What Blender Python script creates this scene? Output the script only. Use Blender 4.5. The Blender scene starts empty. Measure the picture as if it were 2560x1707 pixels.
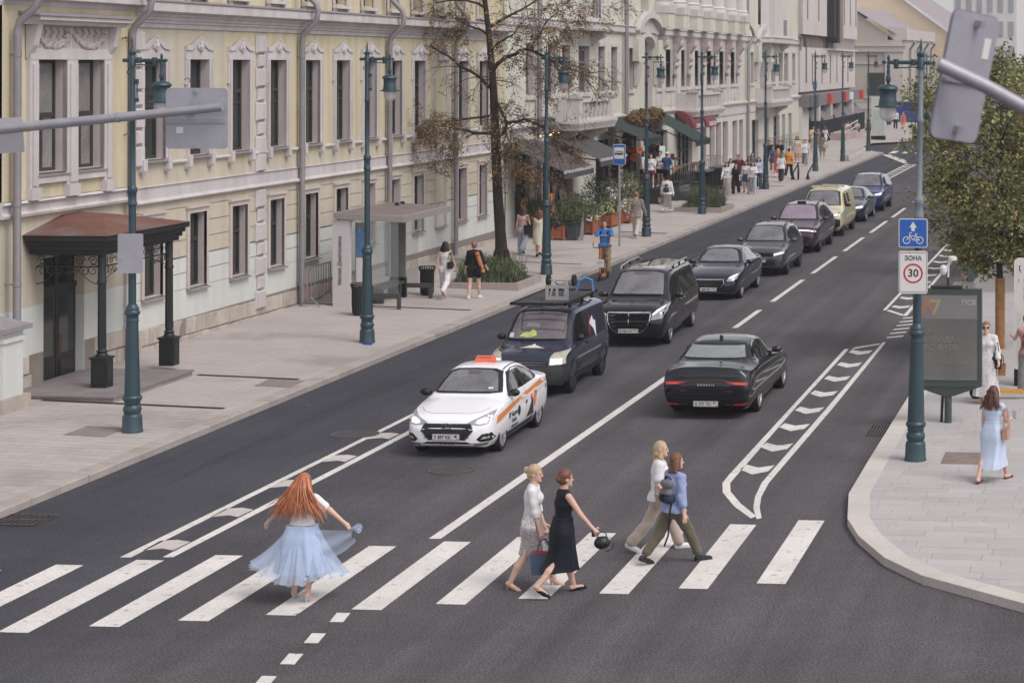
import bpy,bmesh,math,random
import numpy as np
from mathutils import Vector,Matrix
from mathutils.bvhtree import BVHTree
from mathutils.geometry import delaunay_2d_cdt
S=bpy.context.scene
C=S.collection
rnd=random.Random(7)
PI=math.pi
# camera, sky, sun, exposure
cd=bpy.data.cameras.new('camera');cam=bpy.data.objects.new('camera',cd);C.objects.link(cam);S.camera=cam
cam.location=(0,0,7.6);cam.rotation_euler=(PI/2,0,math.radians(4.994))
cd.sensor_width=36;cd.lens=74.03;cd.shift_x=-0.4184;cd.shift_y=-0.2799
cd.clip_start=.3;cd.clip_end=3000
cd.dof.use_dof=True;cd.dof.focus_distance=42;cd.dof.aperture_fstop=3.4
SUN_EL,SUN_AZ=52,118
W=bpy.data.worlds.new('World');S.world=W;W.use_nodes=True
nt=W.node_tree;bg=nt.nodes['Background']
sky=nt.nodes.new('ShaderNodeTexSky');sky.sky_type='NISHITA';sky.sun_disc=False
sky.sun_elevation=math.radians(SUN_EL);sky.sun_rotation=math.radians(SUN_AZ);sky.air_density=1.0;sky.dust_density=1.5
hs=nt.nodes.new('ShaderNodeHueSaturation');hs.inputs['Saturation'].default_value=.13
nt.links.new(sky.outputs[0],hs.inputs['Color'])
tc=nt.nodes.new('ShaderNodeTexCoord');mp=nt.nodes.new('ShaderNodeMapping');mp.inputs['Scale'].default_value=(1.2,2.2,5)
nz=nt.nodes.new('ShaderNodeTexNoise');nz.inputs['Scale'].default_value=1.6;nz.inputs['Detail'].default_value=6
rp=nt.nodes.new('ShaderNodeValToRGB');rp.color_ramp.elements[0].position=.3;rp.color_ramp.elements[1].position=.75
rp.color_ramp.elements[0].color=(.62,.62,.66,1);rp.color_ramp.elements[1].color=(1.55,1.5,1.5,1)
mx=nt.nodes.new('ShaderNodeMix');mx.data_type='RGBA';mx.blend_type='MULTIPLY';mx.inputs[0].default_value=1
nt.links.new(tc.outputs['Generated'],mp.inputs[0]);nt.links.new(mp.outputs[0],nz.inputs['Vector']);nt.links.new(nz.outputs[0],rp.inputs[0])
nt.links.new(hs.outputs[0],mx.inputs[6]);nt.links.new(rp.outputs[0],mx.inputs[7]);nt.links.new(mx.outputs[2],bg.inputs[0])
bg.inputs[1].default_value=.15
sd=bpy.data.lights.new('sun','SUN');sun=bpy.data.objects.new('sun',sd);C.objects.link(sun)
sd.energy=1.5;sd.angle=math.radians(30);sd.color=(1,.975,.94)
az,el=math.radians(SUN_AZ),math.radians(SUN_EL)
sun_dir=Vector((math.sin(az)*math.cos(el),math.cos(az)*math.cos(el),math.sin(el)))
sun.rotation_euler=sun_dir.to_track_quat('Z','Y').to_euler()
vs=S.view_settings;vs.view_transform='Standard';vs.look='None';vs.exposure=.30;vs.gamma=1;vs.use_curve_mapping=False
S.cycles.use_denoising=True
S.cycles.max_bounces=6;S.cycles.transparent_max_bounces=12
# helpers
def lin(c):
 c=tuple((x/255/12.92 if x<=10 else((x/255+.055)/1.055)**2.4) for x in c);g=.2126*c[0]+.7152*c[1]+.0722*c[2]
 return tuple(x+(g-x)*.10 for x in c)
MATS={}
def mat(name,rgb,rough=.7,metal=0,var=.12,vs=1.5,bump=0,bs=40,spec=.4,coat=0,stain=None,ss=.6,sl=.55,rand=0,emit=0,coord='pos',streak=0,tr=0,alpha=1,sheen=0,speck=0,spk=60):
 """procedural material: base colour with two scales of noise, optional stain colour, per object random value, bump"""
 if name in MATS:return MATS[name]
 m=bpy.data.materials.new(name);m.use_nodes=True;N=m.node_tree.nodes;L=m.node_tree.links
 b=N['Principled BSDF'];c=lin(rgb)
 b.inputs['Roughness'].default_value=rough;b.inputs['Metallic'].default_value=metal
 b.inputs['Specular IOR Level'].default_value=spec;b.inputs['Coat Weight'].default_value=coat;b.inputs['Coat Roughness'].default_value=.04
 if sheen:b.inputs['Sheen Weight'].default_value=sheen
 if tr:b.inputs['Transmission Weight'].default_value=tr
 if alpha<1:b.inputs['Alpha'].default_value=alpha
 if coord=='pos':g=N.new('ShaderNodeNewGeometry');vec=g.outputs['Position']
 else:g=N.new('ShaderNodeTexCoord');vec=g.outputs['Object']
 def noise(scale,det=4):
  n=N.new('ShaderNodeTexNoise');n.inputs['Scale'].default_value=scale;n.inputs['Detail'].default_value=det
  L.new(vec,n.inputs['Vector']);return n.outputs[0]
 def mr(v,lo,hi,a=.3,z=.7):
  n=N.new('ShaderNodeMapRange');n.inputs[1].default_value=a;n.inputs[2].default_value=z;n.inputs[3].default_value=lo;n.inputs[4].default_value=hi
  L.new(v,n.inputs[0]);return n.outputs[0]
 def mul(a,bb):
  n=N.new('ShaderNodeMath');n.operation='MULTIPLY'
  for i,q in enumerate((a,bb)):
   if isinstance(q,float):n.inputs[i].default_value=q
   else:L.new(q,n.inputs[i])
  return n.outputs[0]
 val=mr(noise(vs),1-var,1+var)
 val=mul(val,mr(noise(vs*9,3),1-var*.5,1+var*.5))
 if speck:val=mul(val,mr(noise(spk,2),1-speck,1+speck,.35,.65))
 if streak:
  mp_=N.new('ShaderNodeMapping');mp_.inputs['Scale'].default_value=(2.6,2.6,.16);L.new(vec,mp_.inputs[0]);n_=N.new('ShaderNodeTexNoise');n_.inputs['Scale'].default_value=1;n_.inputs['Detail'].default_value=5;L.new(mp_.outputs[0],n_.inputs['Vector']);val=mul(val,mr(n_.outputs[0],1-streak,1+streak*.4,.32,.62))
 if rand:
  oi=N.new('ShaderNodeObjectInfo');val=mul(val,mr(oi.outputs['Random'],1-rand,1+rand,0,1))
 vm=N.new('ShaderNodeVectorMath');vm.operation='SCALE';vm.inputs[0].default_value=c
 L.new(val,vm.inputs['Scale']);out=vm.outputs[0]
 if stain:
  mxx=N.new('ShaderNodeMix');mxx.data_type='RGBA'
  L.new(mr(noise(ss,6),0,.85,sl,sl+.15),mxx.inputs[0]);L.new(out,mxx.inputs[6]);mxx.inputs[7].default_value=(*lin(stain),1);out=mxx.outputs[2]
 L.new(out,b.inputs['Base Color'])
 if bump:
  bp=N.new('ShaderNodeBump');bp.inputs['Strength'].default_value=bump;bp.inputs['Distance'].default_value=.02
  L.new(noise(bs,5),bp.inputs['Height']);L.new(bp.outputs[0],b.inputs['Normal'])
 if emit:
  b.inputs['Emission Color'].default_value=(*c,1);b.inputs['Emission Strength'].default_value=emit
 MATS[name]=m
 return m
class B:
 def __init__(s):s.v=[];s.f=[]
 def add(s,vv,ff,M=None):
  n=len(s.v)
  s.v+=[tuple(M@Vector(p)) for p in vv] if M is not None else[tuple(p) for p in vv]
  s.f+=[tuple(i+n for i in q) for q in ff];return s
 def box(s,x0,x1,y0,y1,z0,z1,M=None):
  return s.add([(x0,y0,z0),(x1,y0,z0),(x1,y1,z0),(x0,y1,z0),(x0,y0,z1),(x1,y0,z1),(x1,y1,z1),(x0,y1,z1)],[(0,3,2,1),(4,5,6,7),(0,1,5,4),(1,2,6,5),(2,3,7,6),(3,0,4,7)],M)
 def bar(s,p,q,w,h=None,up=(0,0,1)):
  p,q=Vector(p),Vector(q);d=q-p;l=d.length;h=h or w
  X=d.normalized();u=Vector(up)
  if abs(X.dot(u))>.99:u=Vector((0,1,0))
  Y=u.cross(X).normalized();Z=X.cross(Y)
  M=Matrix.Translation(p)@Matrix((X,Y,Z)).transposed().to_4x4()
  return s.box(0,l,-w/2,w/2,-h/2,h/2,M)
 def tube(s,pts,r,n=8,caps=True):
  pts=[Vector(p) for p in pts];k=len(pts);rr=r if isinstance(r,(list,tuple)) else[r]*k
  base=len(s.v);ref=None
  for i,p in enumerate(pts):
   t=(pts[min(i+1,k-1)]-pts[max(i-1,0)]).normalized()
   if ref is None:ref=Vector((1,0,0)) if abs(t.x)<.8 else Vector((0,1,0))
   a=(ref-t*ref.dot(t)).normalized();ref=a;b=t.cross(a)
   for j in range(n):
    an=2*PI*j/n;s.v.append(tuple(p+(a*math.cos(an)+b*math.sin(an))*rr[i]))
  for i in range(k-1):
   for j in range(n):
    j2=(j+1)%n;s.f.append((base+i*n+j,base+i*n+j2,base+(i+1)*n+j2,base+(i+1)*n+j))
  if caps:s.f.append(tuple(base+j for j in reversed(range(n))));s.f.append(tuple(base+(k-1)*n+j for j in range(n)))
  return s
 def cyl(s,p,q,r,r2=None,n=12):return s.tube([p,q],[r,r if r2 is None else r2],n)
 def lathe(s,prof,n=20,M=None,caps=True):
  """profile [(r, z)] turned about z"""
  k=len(prof);vv=[];ff=[]
  for r,z in prof:
   for j in range(n):vv.append((r*math.cos(2*PI*j/n),r*math.sin(2*PI*j/n),z))
  for i in range(k-1):
   for j in range(n):ff.append((i*n+j,i*n+(j+1)%n,(i+1)*n+(j+1)%n,(i+1)*n+j))
  if caps:ff.append(tuple(reversed(range(n))));ff.append(tuple((k-1)*n+j for j in range(n)))
  return s.add(vv,ff,M)
 def prism(s,poly,a,b,ax='z',M=None):
  """2d polygon extruded from a to b along ax; poly in the other two axes in order"""
  def P(u,v,w):return(u,v,w) if ax=='z' else((w,u,v) if ax=='x' else(u,w,v))
  n=len(poly);vv=[P(u,v,a) for u,v in poly]+[P(u,v,b) for u,v in poly]
  ff=[tuple(range(n)),tuple(range(2*n-1,n-1,-1))]+[(i,i+n,(i+1)%n+n,(i+1)%n) for i in range(n)]
  return s.add(vv,ff,M)
 def ell(s,c,r,nu=10,nv=7,M=None):
  rx,ry,rz=r if isinstance(r,(tuple,list)) else(r,r,r)
  vv=[(c[0],c[1],c[2]-rz)];ff=[]
  for i in range(1,nv):
   ph=-PI/2+PI*i/nv
   for j in range(nu):vv.append((c[0]+rx*math.cos(ph)*math.cos(2*PI*j/nu),c[1]+ry*math.cos(ph)*math.sin(2*PI*j/nu),c[2]+rz*math.sin(ph)))
  vv.append((c[0],c[1],c[2]+rz));t=len(vv)-1
  for j in range(nu):
   j2=(j+1)%nu;ff.append((0,1+j2,1+j));ff.append((t,1+(nv-2)*nu+j,1+(nv-2)*nu+j2))
   for i in range(nv-2):ff.append((1+i*nu+j,1+i*nu+j2,1+(i+1)*nu+j2,1+(i+1)*nu+j))
  return s.add(vv,ff,M)
 def strip(s,pts,prof,closed=False):
  """sweep a 2d profile [(out, up)] along horizontal 2d points (mitred); out is to the right of travel"""
  k=len(pts);m=len(prof);base=len(s.v);P=[Vector(p) for p in pts]
  for i in range(k):
   a=(P[i]-P[i-1]) if(i or closed) else(P[1]-P[0]);b=(P[(i+1)%k]-P[i]) if(i<k-1 or closed) else a
   a,b=a.normalized(),b.normalized();na,nb=Vector((a.y,-a.x)),Vector((b.y,-b.x));nn=(na+nb).normalized();sc=1/max(.3,nn.dot(na))
   for o,u in prof:q=P[i]+nn*sc*o;s.v.append((q.x,q.y,u))
  for i in range(k if closed else k-1):
   i2=(i+1)%k
   for j in range(m-1):s.f.append((base+i*m+j,base+i2*m+j,base+i2*m+j+1,base+i*m+j+1))
  if not closed:s.f.append(tuple(base+j for j in range(m)));s.f.append(tuple(base+(k-1)*m+j for j in reversed(range(m))))
  return s
 def mesh(s,name,m=None,smooth=0):
  me=bpy.data.meshes.new(name);me.from_pydata(s.v,[],s.f)
  if m:me.materials.append(m)
  if smooth:
   me.shade_smooth()
   try:me.set_sharp_from_angle(angle=math.radians(smooth))
   except Exception:pass
  return me
 def build(s,name,m,parent=None,smooth=0,fix=True):
  me=s.mesh(name,m,smooth)
  if fix:
   bm=bmesh.new();bm.from_mesh(me);bmesh.ops.recalc_face_normals(bm,faces=bm.faces);bm.to_mesh(me);bm.free()
  return link(name,me,parent)
def link(name,me,parent=None):
 o=bpy.data.objects.new(name,me);C.objects.link(o)
 if parent is not None:o.parent=parent
 return o
def tag(o,label=None,cat=None,group=None,kind=None):
 if label:o['label']=label
 if cat:o['category']=cat
 if group:o['group']=group
 if kind:o['kind']=kind
 return o
def thing(name,label,cat,loc=(0,0,0),rz=0,group=None,scale=1):
 o=bpy.data.objects.new(name,None);C.objects.link(o);o.empty_display_size=.2
 o.location=loc;o.rotation_euler=(0,0,rz);o.scale=(scale,)*3
 return tag(o,label,cat,group)
def kids(o):return[c for c in bpy.data.objects if c.parent==o]
KID={}
def dup(root,loc=None,rz=None,label=None,group=None,scale=None):
 def cp(o,par):
  c=o.copy();C.objects.link(c)
  if par is not None:c.parent=par
  for ch in o.children:cp(ch,c)
  return c
 r=cp(root,None)
 if loc is not None:r.location=loc
 if rz is not None:r.rotation_euler=(0,0,rz)
 if scale is not None:r.scale=(scale,)*3
 tag(r,label,None,group);return r
def text(s,size,name='lettering',m=None,parent=None,M=None,ext=.002,align='CENTER',sx=1,bold=0):
 c=bpy.data.curves.new('t','FONT');c.body=s;c.size=size;c.extrude=ext;c.align_x=align;c.align_y='CENTER';c.resolution_u=3;c.offset=bold
 o=bpy.data.objects.new('t',c);C.objects.link(o)
 me=bpy.data.meshes.new_from_object(o.evaluated_get(bpy.context.evaluated_depsgraph_get()));bpy.data.objects.remove(o);bpy.data.curves.remove(c)
 me.name=name
 if sx!=1:me.transform(Matrix.Diagonal((sx,1,1,1)))
 if M is not None:me.transform(M)
 me.materials.clear()
 if m:me.materials.append(m)
 return link(name,me,parent)
def frame_m(o,x,z):
 """matrix whose local x, y, z axes are the given x, (z cross x), z"""
 x,z=Vector(x).normalized(),Vector(z).normalized();y=z.cross(x)
 return Matrix.Translation(Vector(o))@Matrix((x,y,z)).transposed().to_4x4()
# ground, road, pavements
def pz(x):return.13+.03*max(0,-18.35-x)
asph=mat('asphalt',(83,80,83),rough=.85,var=.15,vs=.35,bump=.55,bs=55,spec=.25,speck=.42,spk=30)
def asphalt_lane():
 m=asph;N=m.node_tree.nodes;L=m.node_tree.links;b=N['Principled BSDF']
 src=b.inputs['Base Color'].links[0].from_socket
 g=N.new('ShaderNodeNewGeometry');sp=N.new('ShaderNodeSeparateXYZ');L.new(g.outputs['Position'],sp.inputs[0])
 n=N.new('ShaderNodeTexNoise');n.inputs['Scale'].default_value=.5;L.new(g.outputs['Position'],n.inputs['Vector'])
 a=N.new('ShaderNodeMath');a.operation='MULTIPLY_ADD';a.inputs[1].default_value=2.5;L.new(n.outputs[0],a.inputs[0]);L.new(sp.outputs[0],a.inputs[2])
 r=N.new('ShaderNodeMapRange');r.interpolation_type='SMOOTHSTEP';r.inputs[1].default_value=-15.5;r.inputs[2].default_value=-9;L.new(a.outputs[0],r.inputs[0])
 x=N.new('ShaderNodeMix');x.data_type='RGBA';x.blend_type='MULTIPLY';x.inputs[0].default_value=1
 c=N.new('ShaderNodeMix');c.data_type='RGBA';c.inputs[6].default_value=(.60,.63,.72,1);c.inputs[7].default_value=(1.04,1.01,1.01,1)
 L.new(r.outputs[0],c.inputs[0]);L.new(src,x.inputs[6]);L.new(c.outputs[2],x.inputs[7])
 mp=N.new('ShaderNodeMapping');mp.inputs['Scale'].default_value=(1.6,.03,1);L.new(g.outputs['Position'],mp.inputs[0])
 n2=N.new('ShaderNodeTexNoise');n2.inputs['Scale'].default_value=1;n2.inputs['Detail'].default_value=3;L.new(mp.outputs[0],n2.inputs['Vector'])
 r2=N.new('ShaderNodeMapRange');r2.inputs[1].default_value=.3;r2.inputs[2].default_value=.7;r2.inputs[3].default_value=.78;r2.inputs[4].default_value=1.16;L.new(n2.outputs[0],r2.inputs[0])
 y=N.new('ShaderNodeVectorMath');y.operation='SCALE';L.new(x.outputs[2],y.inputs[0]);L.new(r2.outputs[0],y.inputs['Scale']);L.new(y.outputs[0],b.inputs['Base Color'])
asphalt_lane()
g_mat=mat('bare_ground',(96,92,88),var=.15,vs=.1)
tag(B().add([(-900,-300,-.03),(900,-300,-.03),(900,1600,-.03),(-900,1600,-.03)],[(0,1,2,3)]).build('ground',g_mat),kind='structure')
road=tag(B().add([(-60,-20,0),(40,-20,0),(40,420,0),(-60,420,0)],[(0,1,2,3)]).build('road',asph),kind='structure')
paint=mat('road_paint',(208,202,196),rough=.75,var=.10,vs=1.1,stain=(112,106,106),ss=6,sl=.60,speck=.10,spk=30)
paint_worn=mat('worn_road_paint',(186,177,173),rough=.75,var=.12,vs=1.1,stain=(120,110,110),ss=7,sl=.60,speck=.1,spk=30)
MZ=[.004]
def mark(name,poly,m=paint,z=.004):
 return B().add([(x,y,z) for x,y in poly],[tuple(range(len(poly)))]).build(name,m,road)
for i in range(12):
 xx=-16.9+i*1.057
 y0=29.9+.357*(xx+5.45)-.02;y1=34.0+.372*(xx+5.45)
 mark('zebra_stripe',[(xx,y0),(xx+.42,y0),(xx+.40,y1),(xx-.03,y1)])
mark('lane_line',[(-10.89,32.26),(-10.70,32.27),(-10.66,49.2),(-10.68,56.2),(-10.86,56.0),(-10.83,49.2)])
for y0,y1 in[(57.8,61.95),(64.06,70.4),(72.44,78.6),(80.75,86.9),(89.2,95.5),(97.7,103.7),(107.9,112),(116,122),(127,132)]:
 mark('lane_dash',[(-10.88,y0),(-10.72,y0+.1),(-10.74,y1+.1),(-10.9,y1)])
for x,y in[(-10.67,27.41),(-10.62,26.40),(-10.55,25.46),(-10.5,24.5)]:
 mark('lane_square',[(x+.05,y),(x+.24,y),(x+.17,y+.46),(x-.02,y+.46)])
mark('buffer_line',[(-15.14,30.65),(-14.97,30.66),(-14.93,39.55),(-14.82,58),(-14.96,58),(-15.05,39.54)])
mark('buffer_line',[(-14.50,30.72),(-14.34,30.72),(-14.28,39.61),(-14.26,58),(-14.4,58),(-14.43,39.6)])
for k in range(9):
 y=31.1+k*2.35;dx=.08*min(1,k/3)
 mark('buffer_chevron',[(-15.0+dx,y),(-15.02+dx,y+.65),(-14.78+dx,y+.74),(-14.52+dx*.5,y+.62),(-14.54+dx*.5,y+.05),(-14.76+dx,y+.16)],paint_worn)
nose=[(-6.99,36.95),(-6.85,36.14),(-6.5,35.11),(-6.14,34.4)]
mark('buffer_line',[(-7.2,53.97),(-7.09,53.97),(-7.06,45),(-6.98,37.6),(-6.97,36.9),(-6.83,36.2),(-6.48,35.25),(-6.04,34.3),(-6.1,34.12),(-6.54,35.0),(-6.95,36.1),(-7.11,36.9),(-7.13,37.6)])
mark('buffer_line',[(-6.28,55.3),(-6.37,55.34),(-6.38,45),(-6.42,37),(-6.33,35.8),(-6.2,34.9),(-6.0,34.08),(-5.93,34.16),(-6.1,34.95),(-6.22,35.8),(-6.29,37),(-6.25,45)])
mark('buffer_line',[(-7.03,53.9),(-6.98,54.3),(-6.42,55.12),(-6.4,54.85)])
for k in range(8):
 y=53.0-2.2*k+(0 if k<5 else.15)
 mark('buffer_chevron',[(-7.02,y+.38),(-6.98,y+.85),(-6.72,y+.58),(-6.45,y+.83),(-6.48,y+.25),(-6.72,y-.05)])
for k in range(6):
 mark('cycle_crossing_bar',[(-6.37,56.1+.83*k),(-6.36,56.35+.83*k),(-5.95,56.75+.83*k),(-5.96,56.45+.83*k)])
mark('buffer_line',[(-7.16,62.2),(-7.06,62.3),(-7.03,84),(-7.13,84)])
mark('buffer_line',[(-6.42,60.9),(-6.3,61.0),(-6.28,84),(-6.38,84)])
mark('buffer_line',[(-7.05,62.15),(-6.97,62.35),(-6.42,61.25),(-6.46,61.0)])
for k in range(10):
 y=62.7+2.3*k
 mark('buffer_chevron',[(-7.0,y+.38),(-6.97,y+.8),(-6.72,y+.55),(-6.45,y+.8),(-6.48,y+.25),(-6.72,y)])
for x in(-18.1,-17.1,-16.1,-15.1,-14.1,-13.1,-12.1):mark('zebra_stripe',[(x,161.2),(x+.5,161.2),(x+.45,165),(x-.05,165)])
mark('buffer_line',[(-18.3,158.8),(-18.1,159.3),(-15.2,147.3),(-15.35,146.4)])
for k in range(3):mark('lane_dash',[(-18.0+k*.85,159.3-k*3.5),(-17.85+k*.85,159.6-k*3.5),(-17.2+k*.85,156.7-k*3.5),(-17.35+k*.85,156.4-k*3.5)])
mark('buffer_line',[(-15.1,128),(-14.98,128),(-14.98,146),(-15.1,146)]);mark('buffer_line',[(-14.42,126),(-14.3,126),(-14.32,146),(-14.44,146)])
for k in range(8):mark('buffer_chevron',[(-14.95,129.5+2*k),(-14.95,130.1+2*k),(-14.5,130.7+2*k),(-14.5,130.0+2*k)])
iron=mat('cast_iron',(92,84,84),rough=.6,metal=.4,var=.2,vs=6,bump=.3,bs=60)
iron_d=mat('dark_gap',(20,20,22),rough=.9,var=.05)
def manhole(loc,r,label):
 t=thing('manhole_cover',label,'manhole cover',loc,.2)
 B().lathe([(r*1.14,.0),(r*1.14,.008),(r*1.03,.010),(r*1.02,.004),(r*.98,.004),(r*.97,.009)],28,caps=False).build('rim',iron,t)
 b=B().lathe([(0.001,.006),(r*.97,.006)],28,caps=False)
 for i in range(7):
  y=-r*.8+i*r*.267;w=math.sqrt(max(.01,r*r*.86-y*y));b.box(-w,w,y-.03,y+.03,.006,.011)
 b.build('cover',iron,t);return t
manhole((-12.28,37.62,.004),.38,'round iron manhole cover in front of the white taxi')
manhole((-15.35,41.0,.004),.42,'round worn manhole cover by the left hatched line')
def grate(loc,w,l,rz,label,rows=2):
 t=thing('storm_drain',label,'storm drain',loc,rz)
 B().box(-w/2,w/2,-l/2,l/2,0,.004).build('drain_pit',iron_d,t)
 b=B()
 for i in range(9):x=-w/2+w*i/8;b.box(x-.012,x+.012,-l/2,l/2,.004,.02)
 for j in range(rows+1):y=-l/2+l*j/rows;b.box(-w/2,w/2,y-.02,y+.02,.0045,.022)
 b.build('grate',iron,t)
grate((-17.9,32.95,.002),.8,.75,0,'black slotted storm drain at the left kerb')
grate((-4.89,42.3,.002),.5,1.1,0,'square storm drain grate by the right kerb')
crk=mat('sealed_crack',(52,50,53),rough=.6)
rk_=random.Random(2)
for x,y,dx,dy,n in[(-12.9,44,.05,2.2,7),(-5.2,45,.0,1.6,7),(-16.8,36,.02,2.4,12)]:
 pts=[(x+dx*i+rk_.gauss(0,.09),y+dy*i) for i in range(n)];b=B()
 for(x0,y0),(x1,y1) in zip(pts,pts[1:]):
  t=Vector((x1-x0,y1-y0)).normalized()*.007;b.add([(x0-t.y,y0+t.x,.002),(x0+t.y,y0-t.x,.002),(x1+t.y,y1-t.x,.002),(x1-t.y,y1+t.x,.002)],[(0,1,2,3)])
 b.build('sealed_crack',crk,road)
slab_m=mat('granite_slab',(168,158,153),rough=.85,var=.07,vs=.6,rand=.05,bump=.08,bs=90,stain=(140,130,127),ss=.35,sl=.58,speck=.06,spk=50)
joint_m=mat('slab_joint',(112,104,101),rough=.95,var=.1)
kerb_m=mat('granite_kerb',(160,149,142),rough=.85,var=.12,vs=1.2,rand=.07,bump=.15,bs=70,stain=(128,108,96),ss=.9,sl=.6,speck=.08,spk=60)
KX=-18.35
YA,YB=24,160
pv=tag(B().add([(KX,YA,.115),(-30,YA,pz(-30)-.015),(-30,210,pz(-30)-.015),(KX,YB,.115),(-19.3,161.5,.13),(-21,169,.17),(-21,175,.19),(-19,180,.12),(-16,200,.12),(-16,240,.12),(-30,240,pz(-30)-.015)],[(0,3,4,1),(1,4,5,2),(2,5,6,7),(2,7,8),(2,8,9,10)]).build('pavement',slab_m),kind='structure')
def slab_mesh(w,l,h=.03):
 return B().box(-w/2+.005,w/2-.005,-l/2+.006,l/2-.006,-h,0).mesh('slab',slab_m)
tilt=math.atan(.03)
rest=B();cnt=0
SL=[slab_mesh(.6,.3) for _ in range(1)]
base_j=B().add([(KX-.34,33,.1287),(-23.6,33,pz(-23.6)-.0115),(-24.4,78,pz(-24.4)-.0115),(KX-.34,78,.1287)],[(0,1,2,3)]).build('slab_bed',joint_m,pv)
row=0;y=33.0
while y<78:
 x=KX-.34-.3-(row%2)*.3
 if row%2:rest.box(-.146,.146,-.146,.146,-.03,0,Matrix.Translation((KX-.34-.15,y,pz(KX-.5)))@Matrix.Rotation(tilt,4,'Y'))
 while x>-23.05-.018*y-.28:
  z=pz(x)
  if cnt<300 and y<48:
   o=bpy.data.objects.new('paving_slab',SL[0]);C.objects.link(o);o.parent=pv;o.location=(x,y,z+rnd.uniform(-.0015,.0015));o.rotation_euler=(0,tilt,0);cnt+=1
  elif y>=48 or cnt>=300:
   rest.box(-.295,.295,-.144,.144,-.03,rnd.uniform(-.001,.001),Matrix.Translation((x,y,z))@Matrix.Rotation(tilt,4,'Y'))
  x-=.6
 y+=.3;row+=1
tag(rest.build('paving_slabs',slab_m,pv,fix=False),kind='stuff')
kb=tag(B().box(KX-.33,KX-.02,YA,YB,-.02,.10).build('kerb_bed',joint_m),kind='structure')
kst=B().add(*(lambda q:(q.v,q.f))(B().prism([(0,-.03),(0,.115),(.02,.135),(.335,.142),(.335,-.03)],-.494,.494,'y'))).mesh('kerb_stone',kerb_m)
for i in range(int(YB-YA)):
 o=link('kerb_stone',kst,kb);o.location=(KX+rnd.uniform(-.004,.004),YA+.5+i,rnd.uniform(-.003,.003));o.rotation_euler=(0,0,0);o.scale=(-1,1,1)
for dy,xa,xb in[(60.0,-24.0,-19.0),(42.9,-22.9,-18.9),(46.9,-21.3,-18.9),(73.4,-24.4,-19.2),(86.5,-21,-19),(102,-21,-19),(118,-22,-19.2)]:
 o=tag(B().add([(xa,dy-.09,pz(xa)+.004),(xa,dy+.09,pz(xa)+.004),(xb,dy+.09,pz(xb)+.004),(xb,dy-.09,pz(xb)+.004)],[(0,1,2,3)]).build('drain_channel',iron_d,pv))
pale_iron=mat('worn_pale_iron',(136,125,120),rough=.7,var=.15,vs=5)
for x,yy,rz in[(-20.18,39.87,.0),(-19.08,46.27,.05)]:
 t=thing('manhole_cover','square iron cover set in the left pavement, '+('nearer to the porch' if yy<42 else 'beyond the porch step by the kerb'),'manhole cover',(x,yy,pz(x)+.003));t.rotation_euler=(0,tilt,rz)
 b=B().box(-.42,.42,-.5,.5,0,.004)
 b.build('frame',pale_iron,t)
 b=B()
 for i in range(6):b.box(-.38,.38,-.45+i*.16,-.36+i*.16,.004,.010)
 b.build('cover',pale_iron,t)
RP=[(-5.0,120),(-4.95,60.5),(-4.72,50),(-4.70,38.4),(-4.68,35.6),(-4.45,33.7),(-4.12,32.5),(-3.56,31.13),(-2.9,30.1),(-1.36,28.68),(.6,27.6),(3,27.2)]
rpv=tag(B().add([(x,y,.12) for x,y in RP]+[(30,27.2,.12),(30,120,.12)],[tuple(range(len(RP)+2))]).build('pavement',mat('pale_joint',(146,139,136),rough=.95,var=.06)),kind='structure')
slab2=mat('granite_paving',(172,166,165),rough=.85,var=.05,vs=.8,rand=.055,bump=.06,bs=90,stain=(158,149,148),ss=.45,sl=.62,speck=.06,spk=45)
kerb2=mat('pale_kerb',(190,182,175),rough=.85,var=.07,vs=1.2,rand=.04,bump=.1,bs=70,speck=.06,spk=50)
path=[]
for a,b in zip(RP[1:-2],RP[2:-1]):
 a,b=Vector(a),Vector(b);n=max(1,int((b-a).length/.95));path+=[a+(b-a)*i/n for i in range(n)]
path.append(Vector(RP[-2]))
def offs(P,d):
 out=[]
 for i,p in enumerate(P):
  t=(P[min(i+1,len(P)-1)]-P[max(i-1,0)]).normalized();out.append(p+Vector((-t.y,t.x))*d)
 return out
inner=offs(path,.36)
for i in range(len(path)-1):
 a,b,c,d=path[i],path[i+1],inner[i+1],inner[i]
 u=(b-a).normalized()*.004
 q=[a+u,b-u,c-u,d+u]
 B().add([(p.x,p.y,-.02) for p in q]+[(p.x,p.y,.131) for p in q],[(3,2,1,0),(4,5,6,7),(0,1,5,4),(1,2,6,5),(2,3,7,6),(3,0,4,7)]).build('kerb_stone',kerb2,rpv)
def inside(p,poly):
 x,y=p;r=False
 for i in range(len(poly)):
  (x1,y1),(x2,y2)=poly[i],poly[i-1]
  if(y1>y)!=(y2>y) and x<(x2-x1)*(y-y1)/(y2-y1)+x1:r=not r
 return r
ipoly=[tuple(p) for p in inner]+[(3.5,27.5),(3.5,70),(inner[0].x,70)]
def clip_half(poly,a,b):
 out=[];n=Vector((-(b-a).y,(b-a).x))
 for i in range(len(poly)):
  p,q=poly[i],poly[(i+1)%len(poly)];dp,dq=(p-a).dot(n),(q-a).dot(n)
  if dp>=0:out.append(p)
  if dp*dq<0:out.append(p+(q-p)*(dp/(dp-dq)))
 return out
cnt=0;rest=B();y=28.6;row=0
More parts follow.
